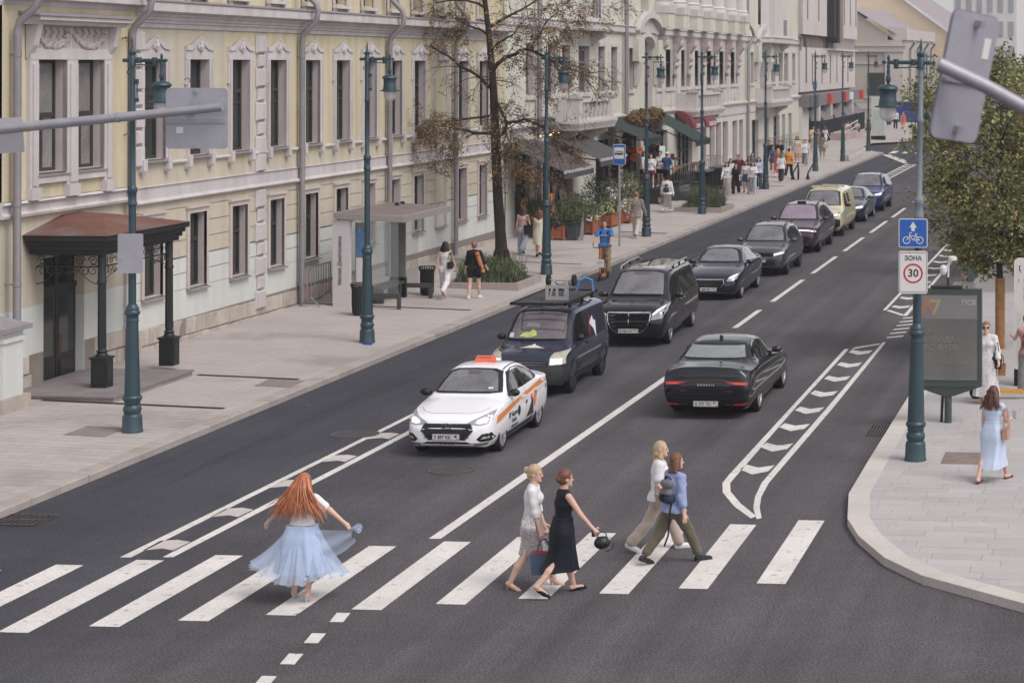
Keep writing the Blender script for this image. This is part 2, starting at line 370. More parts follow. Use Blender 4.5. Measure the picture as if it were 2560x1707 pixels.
while y<66:
 h=.36;x=-5.2+rnd.uniform(-.6,0);skew=-.05
 while x<(2.2 if y<60 else 0):
  l=rnd.choice((.6,.75,.9)) if y>33.2 else rnd.choice((.75,.95,1.1))
  q=[Vector((x+.003,y+.003)),Vector((x+l-.003,y+.003)),Vector((x+l-.003,y+h-.003)),Vector((x+.003,y+h-.003))]
  q=[Vector((p.x,p.y+skew*(p.x+3))) for p in q]
  inn=[inside(p,ipoly) for p in q]
  if any(inn):
   if not all(inn):
    for i in range(len(inner)-1):
     if min(abs(p.y-inner[i].y) for p in q)<1.3 and(Vector((x,y))-inner[i]).length<2:q=clip_half(q,inner[i],inner[i+1])
     if len(q)<3:break
   if len(q)>=3:
    dz=.129+rnd.uniform(-.0015,.0015);n=len(q)
    vv=[(p.x,p.y,.1) for p in q]+[(p.x,p.y,dz) for p in q];ff=[tuple(range(n,2*n))]+[(i,(i+1)%n,(i+1)%n+n,i+n) for i in range(n)]
    if cnt<290:B().add(vv,ff).build('paving_slab',slab2,rpv);cnt+=1
    else:rest.add(vv,ff)
  x+=l
 y+=h;row+=1
if rest.v:tag(rest.build('paving_slabs',slab2,rpv),kind='stuff')
t=thing('manhole_cover','brown square cover in the pavement left of the pale blue dress','manhole cover',(-2.9,38.9,.131))
B().box(-.45,.45,-.55,.55,0,.005).build('frame',mat('rusty_iron',(128,112,104),rough=.7,var=.15,vs=5),t)
b=B()
for i in range(1,6):b.lathe([(.08*i,.005),(.08*i+.03,.01),(.08*i+.04,.005)],24,caps=False)
b.build('cover',MATS['rusty_iron'],t)
for p in[(-4.62,35.45,.14),(-18.45,34.3,.14)]:
 pass
# long yellow building on the left
FM=Matrix.Translation((-23.05,0,0))@Matrix.Rotation(.018,4,'Z')@Matrix.Rotation(-.0047,4,'X')
def facade_thing(name,label,cat,group=None):
 t=thing(name,label,cat,group=group);t.matrix_world=FM;return t
def FW(o,s,z):return FM@Vector((o,s,z))
yel=mat('yellow_plaster',(194,181,150),rough=.9,streak=.13,var=.06,vs=.5,stain=(186,170,132),ss=.4,sl=.58,bump=.05,bs=30)
bei=mat('beige_plaster',(190,179,160),rough=.9,streak=.10,var=.06,vs=.5,stain=(184,170,150),ss=.5,sl=.55,bump=.05,bs=30)
mint=mat('pale_mint_paint',(199,200,194),rough=.9,streak=.06,var=.04,vs=.6,stain=(196,186,160),ss=.45,sl=.66,bump=.05,bs=30)
trim=mat('white_stucco',(190,182,181),rough=.85,streak=.12,var=.06,vs=.9,stain=(172,160,157),ss=.8,sl=.6,bump=.06,bs=25)
frm=mat('dark_window_frame',(58,54,52),rough=.45,var=.1)
glass=mat('window_glass',(40,46,47),rough=.06,spec=.6,var=.15,vs=.8)
glass_c=mat('curtained_glass',(126,122,122),rough=.10,spec=.6,var=.25,vs=1.2)
zinc=mat('zinc_flashing',(150,142,146),rough=.55,metal=.2,var=.1,vs=3)
pipe_m=mat('grey_downpipe',(138,132,135),rough=.55,metal=.2,var=.10,vs=2)
stone_m=mat('limestone_block',(178,166,155),rough=.95,var=.16,vs=2.2,rand=.12,bump=.35,bs=18,stain=(120,106,96),ss=1.1,sl=.60)
iron_b=mat('black_iron',(34,38,38),rough=.5,var=.12,vs=3)
def wall_panel(b,s0,s1,z0,z1,ops,o=0.0,depth=.36):
 """front face with rectangular openings (s0, s1, z0, z1) and their reveals"""
 ss=sorted({s0,s1,*[q for op in ops for q in op[:2] if s0<q<s1]});zs=sorted({z0,z1,*[q for op in ops for q in op[2:4] if z0<q<z1]})
 for a,c in zip(ss,ss[1:]):
  for d,e in zip(zs,zs[1:]):
   m,n=(a+c)/2,(d+e)/2
   if any(op[0]<m<op[1] and op[2]<n<op[3] for op in ops):continue
   b.add([(o,a,d),(o,c,d),(o,c,e),(o,a,e)],[(0,1,2,3)])
 for op in ops if depth else():
  a,c,d,e=max(op[0],s0),min(op[1],s1),max(op[2],z0),min(op[3],z1);i=o-depth
  if d>=e or a>=c:continue
  b.add([(o,a,d),(o,a,e),(i,a,e),(i,a,d)],[(0,1,2,3)]);b.add([(o,c,d),(o,c,e),(i,c,e),(i,c,d)],[(3,2,1,0)])
  if op[3]<=z1:b.add([(o,a,e),(o,c,e),(i,c,e),(i,a,e)],[(0,1,2,3)])
  if op[2]>=z0:b.add([(o,a,d),(o,c,d),(i,c,d),(i,a,d)],[(3,2,1,0)])
def reveal(par,s0,s1,z0,z1,o,depth,m):
 i=o-depth;q=[(s0,z0),(s1,z0),(s1,z1),(s0,z1)]
 return B().add([(o,s,z) for s,z in q]+[(i,s,z) for s,z in q],[(0,1,5,4),(1,2,6,5),(2,3,7,6),(3,0,4,7)]).build('window_reveal',m,par)
def win_frame(w,h,tr=None,mull=True,fw=.075,small=0):
 """frame bars of a casement window, origin lower left in (s, z), at o = 0"""
 b=B();t=fw
 b.box(-.04,.03,0,t,0,h);b.box(-.04,.03,w-t,w,0,h);b.box(-.04,.03,t,w-t,0,t);b.box(-.04,.03,t,w-t,h-t,h)
 if tr:b.box(-.035,.045,t,w-t,tr-.05,tr+.05)
 if mull:b.box(-.035,.035,w/2-.05,w/2+.05,t,(tr-.05) if tr else h-t)
 if small and tr:
  b.box(-.03,.02,t,w/2-.05,tr-.05-small,tr-small);b.box(-.03,.02,w/2+.05,w-t,tr-.05-small,tr-small)
 return b
def window(par,s,z,w,h,dep,tr=None,mull=True,small=0,gm=None,fm=None,name='window'):
 f=win_frame(w,h,tr,mull,small=small).build(name,fm or frm,par);f.location=(-dep,s,z)
 B().add([(-.01,.03,.03),(-.01,w-.03,.03),(-.01,w-.03,h-.03),(-.01,.03,h-.03)],[(0,1,2,3)]).build('pane',gm or glass,f)
 return f
def cpart(o,par,ds,do=0,dz=0):
 c=o.copy();C.objects.link(c);c.parent=par;c.location=o.location+Vector((do,ds,dz))
 for ch in o.children:k=ch.copy();C.objects.link(k);k.parent=c
 return c
yb=facade_thing('yellow_building','long yellow and white three storey building with tall narrow windows on the left','building')
WS=[49.6,52.22,54.92,57.57,60.25,62.82,65.33,67.85,70.35,72.87,75.45,78.1]
BL=9
up=[(s,s+1.2,5.25,7.72) for s in WS];up_open=[q for i,q in enumerate(up) if i!=BL]
lo=[(s+.06,s+1.1,1.85,3.76) for s in WS];lo_open=[q for i,q in enumerate(lo) if i!=BL]
E0,E1=48.95,81.8
b=B();wall_panel(b,54.6,E1,4.9,8.7,up_open,depth=0);b.build('wall',yel,yb)
b=B();wall_panel(b,E0,54.6,4.3,8.7,up_open,depth=0);wall_panel(b,54.6,E1,4.3,4.9,[],depth=.5)
b.build('wall',bei,yb)
b=B();bm_=B();zz=[2.68,3.1,3.52,3.94,4.36]
for a,c in zip(zz,zz[1:]):wall_panel(b,E0,E1,a+.012,c-.012,[(q[0]-.14,q[1]+.14,q[2],q[3]+.12) for q in lo],o=.0,depth=.03)
wall_panel(b,E0,E1,2.6,4.36,[(q[0],q[1],q[2],q[3]) for q in lo_open],o=-.025,depth=0)
b.build('rusticated_wall',bei,yb)
zz=[1.84,2.26,2.66]
for a,c in zip(zz,zz[1:]):wall_panel(bm_,E0,E1,a+.012,c-.012,[(q[0]-.14,q[1]+.14,q[2],q[3]+.12) for q in lo],o=.0,depth=.03)
wall_panel(bm_,E0,E1,.2,1.84,[(q[0]-.14,q[1]+.14,q[2]-.05,q[3]) for q in lo],o=0,depth=.03)
wall_panel(bm_,E0,E1,.2,2.672,[(q[0],q[1],q[2],q[3]) for q in lo_open],o=-.025,depth=0)
bm_.build('painted_lower_wall',mint,yb)
top3=[(s+.08,s+1.1,9.45,11.4) for s in[46.2]+WS]
b=B();wall_panel(b,42.7,E1,9.1,12.2,top3,o=-.08,depth=.3);b.build('wall',yel,yb)
def ledge(name,prof,s0,s1,m=trim,par=None,o=0):
 b=B();k=len(prof)
 v=[(o+q[0],s,q[1]) for s in(s0,s1) for q in prof]
 b.add(v,[(i,i+1,i+1+k,i+k) for i in range(k-1)]+[tuple(range(k)),tuple(range(2*k-1,k-1,-1)),(k-1,0,k,2*k-1)])
 return b.build(name,m,par or yb)
ledge('cornice',[(-.3,8.5),(.05,8.5),(.05,8.60),(.09,8.62),(.09,8.68),(.13,8.70),(.13,8.76),(.18,8.80),(.18,8.84),(.42,8.90),(.42,9.12),(.36,9.14),(-.3,9.2)],E0,E1)
ledge('cornice_cap',[(-.3,9.21),(.45,9.13),(.45,9.165),(-.3,9.26)],E0,E1,zinc)
ledge('cornice',[(-.3,8.85),(.1,8.85),(.14,8.93),(.14,8.98),(.4,9.02),(.4,9.18),(-.3,9.26)],42.7,E0,trim)
ledge('band_course',[(-.1,4.16),(.10,4.16),(.13,4.2),(.10,4.25),(.05,4.27),(.05,4.56),(.09,4.58),(-.1,4.60)],E0,E1)
ledge('band_course',[(-.1,4.3),(.16,4.3),(.18,4.36),(.12,4.42),(.12,4.56),(.2,4.60),(.16,4.64),(-.1,4.68)],42.7,E0)
ledge('top_cornice',[(-.4,12.2),(.2,12.2),(.45,12.45),(.45,12.65),(-.4,12.8)],42.7,E1)
def surround(w,h,a=.17):
 b=B()
 for x in(-a,w):b.box(-.02,.07,x,x+a,-.0,h);b.box(.07,.1,x+(0 if x<0 else a-.05),x+(.05 if x<0 else a),.0,h)
 for x in(-a-.05,w+a-.01):b.box(-.02,.06,x,x+.06,h-.6,h+.2);b.ell((.03,x+.03,h-.62),.05,6,4)
 n=14;pr=[]
 for i in range(n+1):
  t=i/n*2-1;x=w/2+t*(w/2+a+.06)
  z=h+.30+.20*(math.cos(PI*min(1,abs(t)/.72)) if abs(t)<.72 else-1)*.5+.10
  pr.append((x,z))
 b.prism([(-a-.06,h)]+pr[::1]+[(w+a+.06,h)],-.02,.07,'x')
 for(x0,z0),(x1,z1) in zip(pr,pr[1:]):b.bar((.08,x0,z0),(.08,x1,z1),.12,.055,up=(1,0,0))
 b.lathe([(.0,h+.18),(.05,h+.22),(.08,h+.32),(.05,h+.42),(.02,h+.5),(.045,h+.55),(.0,h+.62)],8,Matrix.Translation((.1,w/2,0)))
 for sg in(-1,1):b.ell((.09,w/2+sg*.13,h+.33),(.04,.06,.09),6,5)
 return b
sur=surround(1.2,2.47)
def upper_window(s,blind=False):
 if blind:
  pass
 return None
revm=mat('pinkish_reveal',(180,168,166),rough=.9,streak=.06,var=.05)
RU0=reveal(yb,0,1.2,0,2.47,.06,.30,revm);RU0.location=(0,WS[0],5.25)
RL0=reveal(yb,0,1.04,0,1.91,.04,.28,revm);RL0.location=(0,WS[0]+.06,1.85)
W0=window(yb,WS[0],5.25,1.2,2.47,.21,tr=1.62,small=.3)
SU0=sur.build('window_surround',trim,yb);SU0.location=(0,WS[0],5.25)
def sill_mesh(w,d=.16):return B().add([(-.3,0,.07),(d,0,-.0),(d,w,-.0),(-.3,w,.07),(-.3,0,.02),(d,0,-.03),(d,w,-.03),(-.3,w,.02)],[(0,1,2,3),(7,6,5,4),(0,4,5,1),(1,5,6,2),(2,6,7,3),(3,7,4,0)])
SI0=sill_mesh(1.2,.14).build('sill',zinc,yb);SI0.location=(0,WS[0],5.2)
BR0=B().box(-.02,.15,0,.2,-.28,.02).box(-.02,.12,.02,.18,-.33,-.281).build('sill_bracket',trim,yb);BR0.location=(0,WS[0]-.2,5.25)
BR1=cpart(BR0,yb,1.4)
gaps=[(E0,WS[0]-.2)]+[(a+1.4,c-.2) for a,c in zip(WS,WS[1:])]+[(WS[-1]+1.4,E1)]
for a,c in gaps:B().cyl((.04,a,5.13),(.04,c,5.13),.05,n=8).build('string_course',trim,yb)
LW0=window(yb,WS[0]+.06,1.85,1.04,1.91,.22,tr=1.2)
ls=B();a=.13
ls.box(-.03,.05,-a,0,-.02,1.91+a);ls.box(-.03,.05,1.04,1.04+a,-.02,1.91+a);ls.box(-.03,.05,0,1.04,1.91,1.91+a);ls.box(-.03,.1,-a-.04,1.04+a+.04,1.91+a,1.91+a+.06)
LS0=ls.build('window_surround',mat('pink_white_stucco',(190,176,168),rough=.9,var=.05),yb);LS0.location=(0,WS[0]+.06,1.85)
LI0=sill_mesh(1.3,.12).build('sill',zinc,yb);LI0.location=(0,WS[0]-.07,1.79)
TW0=window(yb,WS[0]+.08,9.45,1.02,1.95,.34,tr=1.3)
ts=B().box(-.05,.12,-.12,1.14,-.14,-.04);ts.box(-.05,.04,-.08,.02,-.3,-.14);ts.box(-.05,.04,1.0,1.1,-.3,-.14);ts.box(-.05,.0,-.12,.0,0,1.95);ts.box(-.05,.0,1.02,1.14,0,1.95)
TS0=ts.build('sill',trim,yb);TS0.location=(0,WS[0]+.08,9.45)
for i,s in enumerate(WS[1:],1):
 d=s-WS[0]
 for o in(SU0,SI0,BR0,BR1,LS0,LI0):cpart(o,yb,d)
 if i!=BL:cpart(W0,yb,d);cpart(LW0,yb,d);cpart(RU0,yb,d);cpart(RL0,yb,d)
 else:
  B().box(-.3,-.03,s,s+1.2,5.25,7.72).build('blind_panel',trim,yb);B().box(-.3,-.05,s+.06,s+1.1,1.85,3.76).build('blind_panel',mint,yb)
 cpart(TW0,yb,d);cpart(TS0,yb,d)
cpart(TW0,yb,46.2-WS[0]);cpart(TS0,yb,46.2-WS[0])
q_b=lambda w,h:B().add([(0,0,0),(0,w,0),(0,w,h),(0,0,h),(.09,.05,.05),(.09,w-.05,.05),(.09,w-.05,h-.05),(.09,.05,h-.05)],[(0,1,5,4),(1,2,6,5),(2,3,7,6),(3,0,4,7),(4,5,6,7)])
qa,qb_=q_b(.62,.52).mesh('quoin_block',trim),q_b(.42,.36).mesh('quoin_block',trim)
def quoins(par,s,z0,z1,flip=False):
 z=z1;i=0
 while z>z0+.3:
  big=i%2==0;h=.52 if big else.36;z-=h+.03
  o=link('quoin_block',qa if big else qb_,par);o.location=(.012,s+(0 if big else.12 if not flip else 0),z);i+=1
quoins(yb,56.62,5.3,8.45);quoins(yb,56.62,4.6,5.15);quoins(yb,56.62,1.0,4.15)
quoins(yb,48.98,5.3,8.45)
B().box(0,.02,57.2,57.32,1.1,8.45).build('pilaster',trim,yb)
pl_bed=B().box(-.05,.015,E0,E1,-.3,1.1);pl_bed.box(-.05,.03,42.7,44.68,-.3,1.25);pl_bed.box(-.05,.03,46.62,E0,-.3,1.25);pl_bed.build('plinth',mat('plinth_mortar',(132,122,114),rough=.95),yb)
s=42.7
for r in range(3):
 s=E0-(6.25 if r<3 else 0)+rnd.uniform(0,.3)
 while s<E1-.2:
  l=rnd.uniform(.45,.78);top=1.13-.0095*(s-49)
  if s<E0:top=1.28
  z0=top-.43*(r+1);z1=z0+.415+rnd.uniform(-.012,.0)
  e=min(s+l,E1)
  if not(44.35<s<46.75 or 44.35<e<46.75):
   t_=rnd.uniform(.02,.06)+(.015 if s<E0 else 0);j=lambda:rnd.uniform(-.012,.012)
   B().add([(0,s,z0),(0,e-.012,z0),(0,e-.012,z1),(0,s,z1),(t_+j(),s+.02,z0+.02),(t_+j(),e-.035,z0+.02),(t_+j(),e-.035,z1-.02),(t_+j(),s+.02,z1-.02)],[(0,1,5,4),(1,2,6,5),(2,3,7,6),(3,0,4,7),(4,5,6,7)]).build('plinth_stone',stone_m,yb)
  s+=l
o_=.12
b=B();wall_panel(b,42.7,E0,4.66,8.86,[(44.1,45.4,5.22,7.7),(45.9,47.2,5.22,7.7)],o=o_,depth=0);b.add([(o_,E0,4.66),(o_,E0,8.86),(-.2,E0,8.86),(-.2,E0,4.66)],[(0,1,2,3)]);b.build('wall',yel,yb)
b=B();wall_panel(b,42.7,E0,2.3,4.4,[(44.7,46.6,.2,3.3)],o=.02,depth=.26);b.build('wall',bei,yb)
b=B();wall_panel(b,42.7,E0,.2,2.3,[(44.7,46.6,.2,3.3)],o=.02,depth=.26);b.build('painted_lower_wall',mint,yb)
for s in(44.1,45.9):
 reveal(yb,s,s+1.3,5.22,7.7,.2,.34,revm)
 window(yb,s,5.22,1.3,2.48,.1,gm=glass_c,tr=1.25)
 x=sill_mesh(1.5,.25).build('sill',zinc,yb);x.location=(0,s-.1,5.16)
 B().box(0,.22,s-.08,s+1.38,4.98,5.12).build('sill_ledge',trim,yb)
b=B()
for s0,s1 in((43.72,44.1),(45.4,45.9),(47.2,47.58)):
 b.box(o_-.02,o_+.09,s0,s1,4.64,7.7);b.box(o_+.09,o_+.13,s0+.1,s1-.06,4.95,7.6);b.box(o_,o_+.16,s0-.02,s1+.02,4.64,4.9)
b.box(o_-.02,o_+.1,43.72,47.58,7.7,7.92);b.box(o_-.02,o_+.06,43.72,47.58,7.92,8.46);b.build('window_surround',trim,yb)
r_=random.Random(3)
for k in range(2):
 c0=43.92+k*1.75;b=B()
 for i in range(90):
  t=r_.random();a=c0+.05+t*1.58;z=8.28-.28*math.sin(PI*t)+r_.uniform(-.06,.06);b.ell((o_+.08,a,z),(.05,r_.uniform(.04,.08),r_.uniform(.03,.06)),6,4)
 for i in range(5):
  t=i/4;b.box(o_+.04,o_+.062,c0+.02,c0+1.66,7.95,8.44) if i==0 else None;b.tube([(o_+.08,c0+.15+t*1.2,8.4),(o_+.12,c0+.22+t*1.2,8.3),(o_+.08,c0+.12+t*1.2,8.2)],.025,5)
 b.build('garland_relief',mat('stucco_relief',(176,163,160),rough=.9,var=.15,vs=4),yb)
for s in(43.66,47.4):B().prism([(.02,7.7),(.2,8.0),(.3,8.46),(.02,8.46)],s,s+.22,'y',Matrix.Translation((o_,0,0))).build('console_bracket',trim,yb)
ledge('window_cornice',[(.0,8.46),(.3,8.46),(.34,8.52),(.46,8.56),(.46,8.64),(.0,8.68)],43.45,47.85,trim,o=o_);ledge('window_cornice_cap',[(.0,8.685),(.5,8.645),(.5,8.68),(.0,8.75)],43.35,47.95,zinc,o=o_)
dr=B().box(-.26,-.18,44.72,45.63,.22,2.5);dr.box(-.26,-.18,45.67,46.58,.22,2.5);dr.box(-.26,-.16,44.7,46.6,2.5,2.62);dr.box(-.26,-.16,45.59,45.71,2.62,3.3)
for s in(44.72,45.67):
 dr.box(-.18,-.155,s+.1,s+.81,.3,.95);dr.box(-.155,-.14,s+.16,s+.75,.36,.89)
dro=dr.build('entrance_door',mat('dark_door_wood',(44,42,42),rough=.45,var=.15,vs=3),yb)
for s in(44.72,45.67):B().box(-.2,-.172,s+.12,s+.79,1.05,2.38).build('door_glass',glass,dro)
B().box(-.22,-.2,44.75,45.58,2.62,3.3).build('door_glass',glass,dro);B().box(-.22,-.2,45.72,46.56,2.62,3.3).build('door_glass',glass,dro)
B().tube([(-.17,45.73,1.05),(-.09,45.73,1.1),(-.09,45.73,1.5),(-.17,45.73,1.55)],.018,6).build('door_handle',mat('brass_brown',(120,84,54),rough=.4,metal=.4),dro)
def downpipe(s,z_top,kink=True,o=.16,foot=True,par=None):
 b=B();r=.085
 pts=[(o,s,.55),(o,s,8.3)]
 if kink:pts+=[(o+.05,s,8.5),(o+.42,s,8.85),(o+.48,s,9.15),(o+.42,s,9.35),(o+.1,s-.05,9.7),(o+.02,s-.05,9.9),(o,s-.05,z_top)]
 else:pts+=[(o,s,z_top)]
 if foot:pts=[(o+.28,s,.38),(o+.12,s,.45)]+pts
 b.tube(pts,r,10)
 for z in(1.2,2.9,4.6,6.2,7.8):b.cyl((o,s,z-.03),(o,s,z+.03),r+.012,n=10);b.bar((0,s+.02,z),(o,s+.02,z),.025)
 return b.build('downpipe',pipe_m,par or yb,smooth=40)
downpipe(59.72,12.2);downpipe(67.5,12.2);downpipe(74.8,12.2)
downpipe(48.6,12.2,True,.22);downpipe(43.0,12.2,True,.3)
B().add([(.45,42.7,12.7),(.45,E1,12.7),(-7,E1,15),(-7,42.7,15)],[(0,1,2,3)]).build('roof',mat('grey_roof',(120,116,118),rough=.6),yb)
b=B();b.add([(0,42.7,-.5),(0,42.7,12.5),(-14,42.7,12.5),(-14,42.7,-.5)],[(0,1,2,3)]);b.add([(0,E1,-.5),(0,E1,12.5),(-14,E1,12.5),(-14,E1,-.5)],[(3,2,1,0)]);b.add([(-14,42.7,-.5),(-14,42.7,14),(-14,E1,14),(-14,E1,-.5)],[(0,1,2,3)]);b.add([(-7,42.7,15),(-7,E1,15),(-14,E1,12.5),(-14,42.7,12.5)],[(0,1,2,3)]);b.build('rear_wall',yel,yb)
b=B()
for s,z in((48.25,8.2),(48.42,8.2),(48.3,6.35),(48.35,5.9),(51.75,7.2)):b.tube([(.12,s,z),(.22,s,z+.05),(.28,s,z-.02),(.24,s,z-.06)],.016,5)
b.build('wall_hook',mat('rusty_hook',(110,96,88),rough=.8),yb)
gp_=facade_thing('gate_pier','pale gate pier with grey metal cap at the left edge','gate pier')
B().box(.25,.95,41.2,42.02,.75,2.1).box(.2,1.0,41.15,42.07,1.88,1.98).build('shaft',mint,gp_)
B().box(.15,1.05,41.0,42.16,-.1,.75).build('base',stone_m,gp_)
B().add([(.12,41.05,2.1),(1.08,41.05,2.1),(1.08,42.17,2.1),(.12,42.17,2.1),(.12,41.05,2.19),(1.08,41.05,2.19),(1.08,42.17,2.19),(.12,42.17,2.19),(.6,41.6,2.42)],[(0,3,2,1),(0,1,5,4),(1,2,6,5),(2,3,7,6),(3,0,4,7),(4,5,8),(5,6,8),(6,7,8),(7,4,8)]).build('cap',zinc,gp_)
po=thing('porch_canopy','black iron porch canopy with rusty roof and lacy brackets over the door','porch canopy')
rust=mat('rusty_sheet',(112,72,60),rough=.7,var=.15,vs=1.2,stain=(112,102,100),ss=.8,sl=.5)
X0,X1,Y0,Y1,ZE=-23.75,-21.9,43.75,47.8,3.68
b=B().add([(X0-.1,Y0,ZE),(X1,Y0,ZE),(X1,Y1,ZE),(X0-.1,Y1,ZE),(X0-.1,45.55,4.0),(X0-.1,46.4,4.0),(-22.9,45.6,3.97),(-22.9,46.2,3.97)],[(0,1,6,4),(1,2,7,6),(2,3,5,7),(4,6,7,5)])
b.build('roof',rust,po)
b=B()
for k,(d,z0,z1) in enumerate([(0,3.56,3.678),(.07,3.46,3.56),(.12,3.36,3.46),(.18,3.26,3.36)]):b.strip([(X0,Y0+d),(X1-d,Y0+d),(X1-d,Y1-d),(X0,Y1-d)],[(-.12,z0),(0,z0),(.0,z1-.02),(.025,z1),(-.12,z1)])
b.box(X0,X1-.12,Y0+.12,Y1-.12,3.5,3.52);b.build('eaves_cornice',iron_b,po)
def scroll(c,r,ax,turns=1.6,sg=1):
 pts=[]
 for i in range(20):
  t=i/19;a=sg*(2*PI*turns*t)+(0 if sg>0 else PI);rr=r*(1-.8*t);u,w=rr*math.cos(a),rr*math.sin(a)
  pts.append((c[0]+u*ax[0],c[1]+u*ax[1],c[2]+w))
 return pts
lace=B()
for P0,P1 in(((X0+.1,Y0+.3),(-22.22,Y0+.3)),((-22.2,Y0+.42),(-22.2,Y1-.42))):
 P0,P1=Vector(P0),Vector(P1);d=(P1-P0);L_=d.length;ax=d/L_
 for z in(3.24,2.98):lace.bar((*P0,z),(*P1,z),.02,.03)
 n=int(L_/.26)
 for i in range(n):
  p=P0+ax*(i+.5)*L_/n;lace.tube(scroll((p.x,p.y,3.11),.115,ax,1.5,1 if i%2 else-1),.011,4,False)
 for side in(0,1):
  for k in range(4):
   q=P0+ax*(.14+.2*k) if side==0 else P1-ax*(.14+.2*k);lace.tube(scroll((q.x,q.y,2.9-.02*k),.15-.03*k,ax,1.3,1 if(k+side)%2 else-1),.010,4,False)
 if L_<2.5:
  pts=[(*(P0+ax*L_*i/12),2.98-.38*abs(math.cos(PI*i/12))**2) for i in range(13)];lace.tube(pts,.012,4,False)
 else:
  for e in(0,1):
   pts=[(*((P0 if e==0 else P1)+ax*(1 if e==0 else-1)*1.2*i/8),2.6+.38*(i/8)**.6) for i in range(9)];lace.tube(pts,.012,4,False)
lace.build('lace_bracket',iron_b,po)
for yy in(44.17,47.41):
 b=B();x=-22.22;z=.36
 b.box(x-.17,x+.17,yy-.17,yy+.17,z,z+.62);b.box(x-.13,x+.13,yy-.185,yy-.17,z+.08,z+.52);b.box(x+.17,x+.185,yy-.12,yy+.12,z+.08,z+.52);b.box(x-.2,x+.2,yy-.2,yy+.2,z+.62,z+.66)
 b.lathe([(.13,z+.66),(.13,z+.70),(.10,z+.74),(.12,z+.78),(.085,z+.82)]+[(.085,z+.84),(.08,2.6),(.1,2.62),(.1,2.66),(.085,2.7),(.085,3.26)],14,Matrix.Translation((x,yy,0)))
 for k in range(8):a=2*PI*k/8;b.cyl((x+.083*math.cos(a),yy+.083*math.sin(a),z+.86),(x+.078*math.cos(a),yy+.078*math.sin(a),2.58),.014,n=4)
 b.build('column',iron_b,po,smooth=35)
st=thing('porch_step','grey granite slab step under the porch canopy','step')
B().box(-23.9,-21.36,42.95,46.75,.1,.355).build('slab',mat('grey_granite',(138,128,127),rough=.85,var=.12,vs=1.5,bump=.1,bs=60,speck=.08,spk=50,stain=(168,158,152),ss=.8,sl=.62),st)
B().box(-23.92,-21.33,42.92,46.78,.318,.3575).build('nosing',mat('granite_nosing',(128,118,118),rough=.85,var=.14,vs=2),st)
# pale green and white ornate building beyond the tree
gb=facade_thing('pale_green_building','ornate pale green and white building with balconies and columns beyond the bare tree','building')
grn=mat('pale_green_plaster',(197,194,179),rough=.9,streak=.08,var=.05,vs=.5,stain=(196,190,166),ss=.4,sl=.62)
cream=mat('cream_stucco',(194,187,182),rough=.85,streak=.10,var=.05,vs=.9,stain=(182,172,166),ss=.7,sl=.62)
dglass=mat('dark_glass',(52,58,58),rough=.08,spec=.6,var=.2,vs=.6)
S0,S1=81.8,167.2
upg=[(88.5,89.9),(91.0,92.4),(94.0,96.1),(97.9,99.2),(100.6,101.9),(85.0,86.2),(104.6,105.6),(113.9,116.3),(118.3,120.8),(122.5,124.8),(126.4,129.0),(130.8,133.4),(135.0,137.7),(111.2,112.6),(143.2,144.6),(152.8,154.8),(156.6,158.6),(159.5,161.6),(163.8,165.4)]
ops=[(a,c,6.3 if not(104<a<106) else 6.15,8.42) for a,c in upg]
arches=[(107.0,110.4,4.9,9.05),(146.4,150.3,4.9,9.05)]
b=B();wall_panel(b,S0,S1,4.95,9.2,ops+arches,depth=0);b.build('wall',grn,gb)
b=B();wall_panel(b,S0,S1,9.5,13.5,[(96.3,97.3,9.75,12),(103,104.2,10.6,12.6),(107.6,109.6,10.4,12.6),(146.8,149.6,10.4,12.6)],o=-.05,depth=.5);b.build('wall',grn,gb)
lows=[(83.2,85.5,.3,3.9),(87.5,92.8,.3,3.9),(97.2,100.8,.3,4.0),(103.6,107.2,.3,4.0),(109.3,114.2,.3,4.0),(116.8,121.5,.5,3.9),(124.6,126.0,1.4,3.95),(127.1,129.0,1.2,3.95),(129.4,131.3,1.2,3.95),(131.9,133.8,1.2,3.95),(135.6,137.4,1.2,3.9),(138.2,139.8,1.2,3.9),(143.5,146.4,.4,3.75),(149.6,151.2,1.2,3.8),(153.6,156.6,.4,3.8),(158,159.6,1.2,3.8),(161.4,163.2,1.2,3.8)]
b=B();wall_panel(b,S0,S1,1.75,4.95,lows,o=.04,depth=0);b.build('wall',grn,gb)
b=B();wall_panel(b,S0,S1,-.4,1.75,lows,o=.04,depth=0);b.build('painted_lower_wall',mint,gb)
B().box(-.02,.10,S0,S1,-.5,.75).build('plinth',cream,gb)
for a,c,z0,z1 in ops+arches:reveal(gb,a,c,z0,z1,0,.46 if z1>9 else.3,revm)
for a,c,z0,z1 in lows:reveal(gb,a,c,z0,z1,.04,.34,revm)
for a,c,z0,z1 in ops:window(gb,a,z0,c-a,z1-z0,.26,tr=(z1-z0)*.66,gm=dglass,fm=mat('pale_window_frame',(120,112,110),rough=.5))
for a,c,z0,z1 in lows:
 if z0>1:window(gb,a,z0,c-a,z1-z0,.24,tr=(z1-z0)*.66,gm=mat('blind_glass',(150,142,140),rough=.3,var=.1),fm=MATS['pale_window_frame'])
 else:
  f=B()
  n=max(1,round((c-a)/1.3))
  for i in range(n+1):s=a+(c-a)*i/n;f.box(-.28,-.2,s-.05,s+.05,z0,z1)
  f.box(-.28,-.2,a,c,2.6,2.72)
  f=f.build('shop_front',iron_b,gb);B().add([(-.26,a,z0),(-.26,c,z0),(-.26,c,z1),(-.26,a,z1)],[(0,1,2,3)]).build('pane',dglass,f)
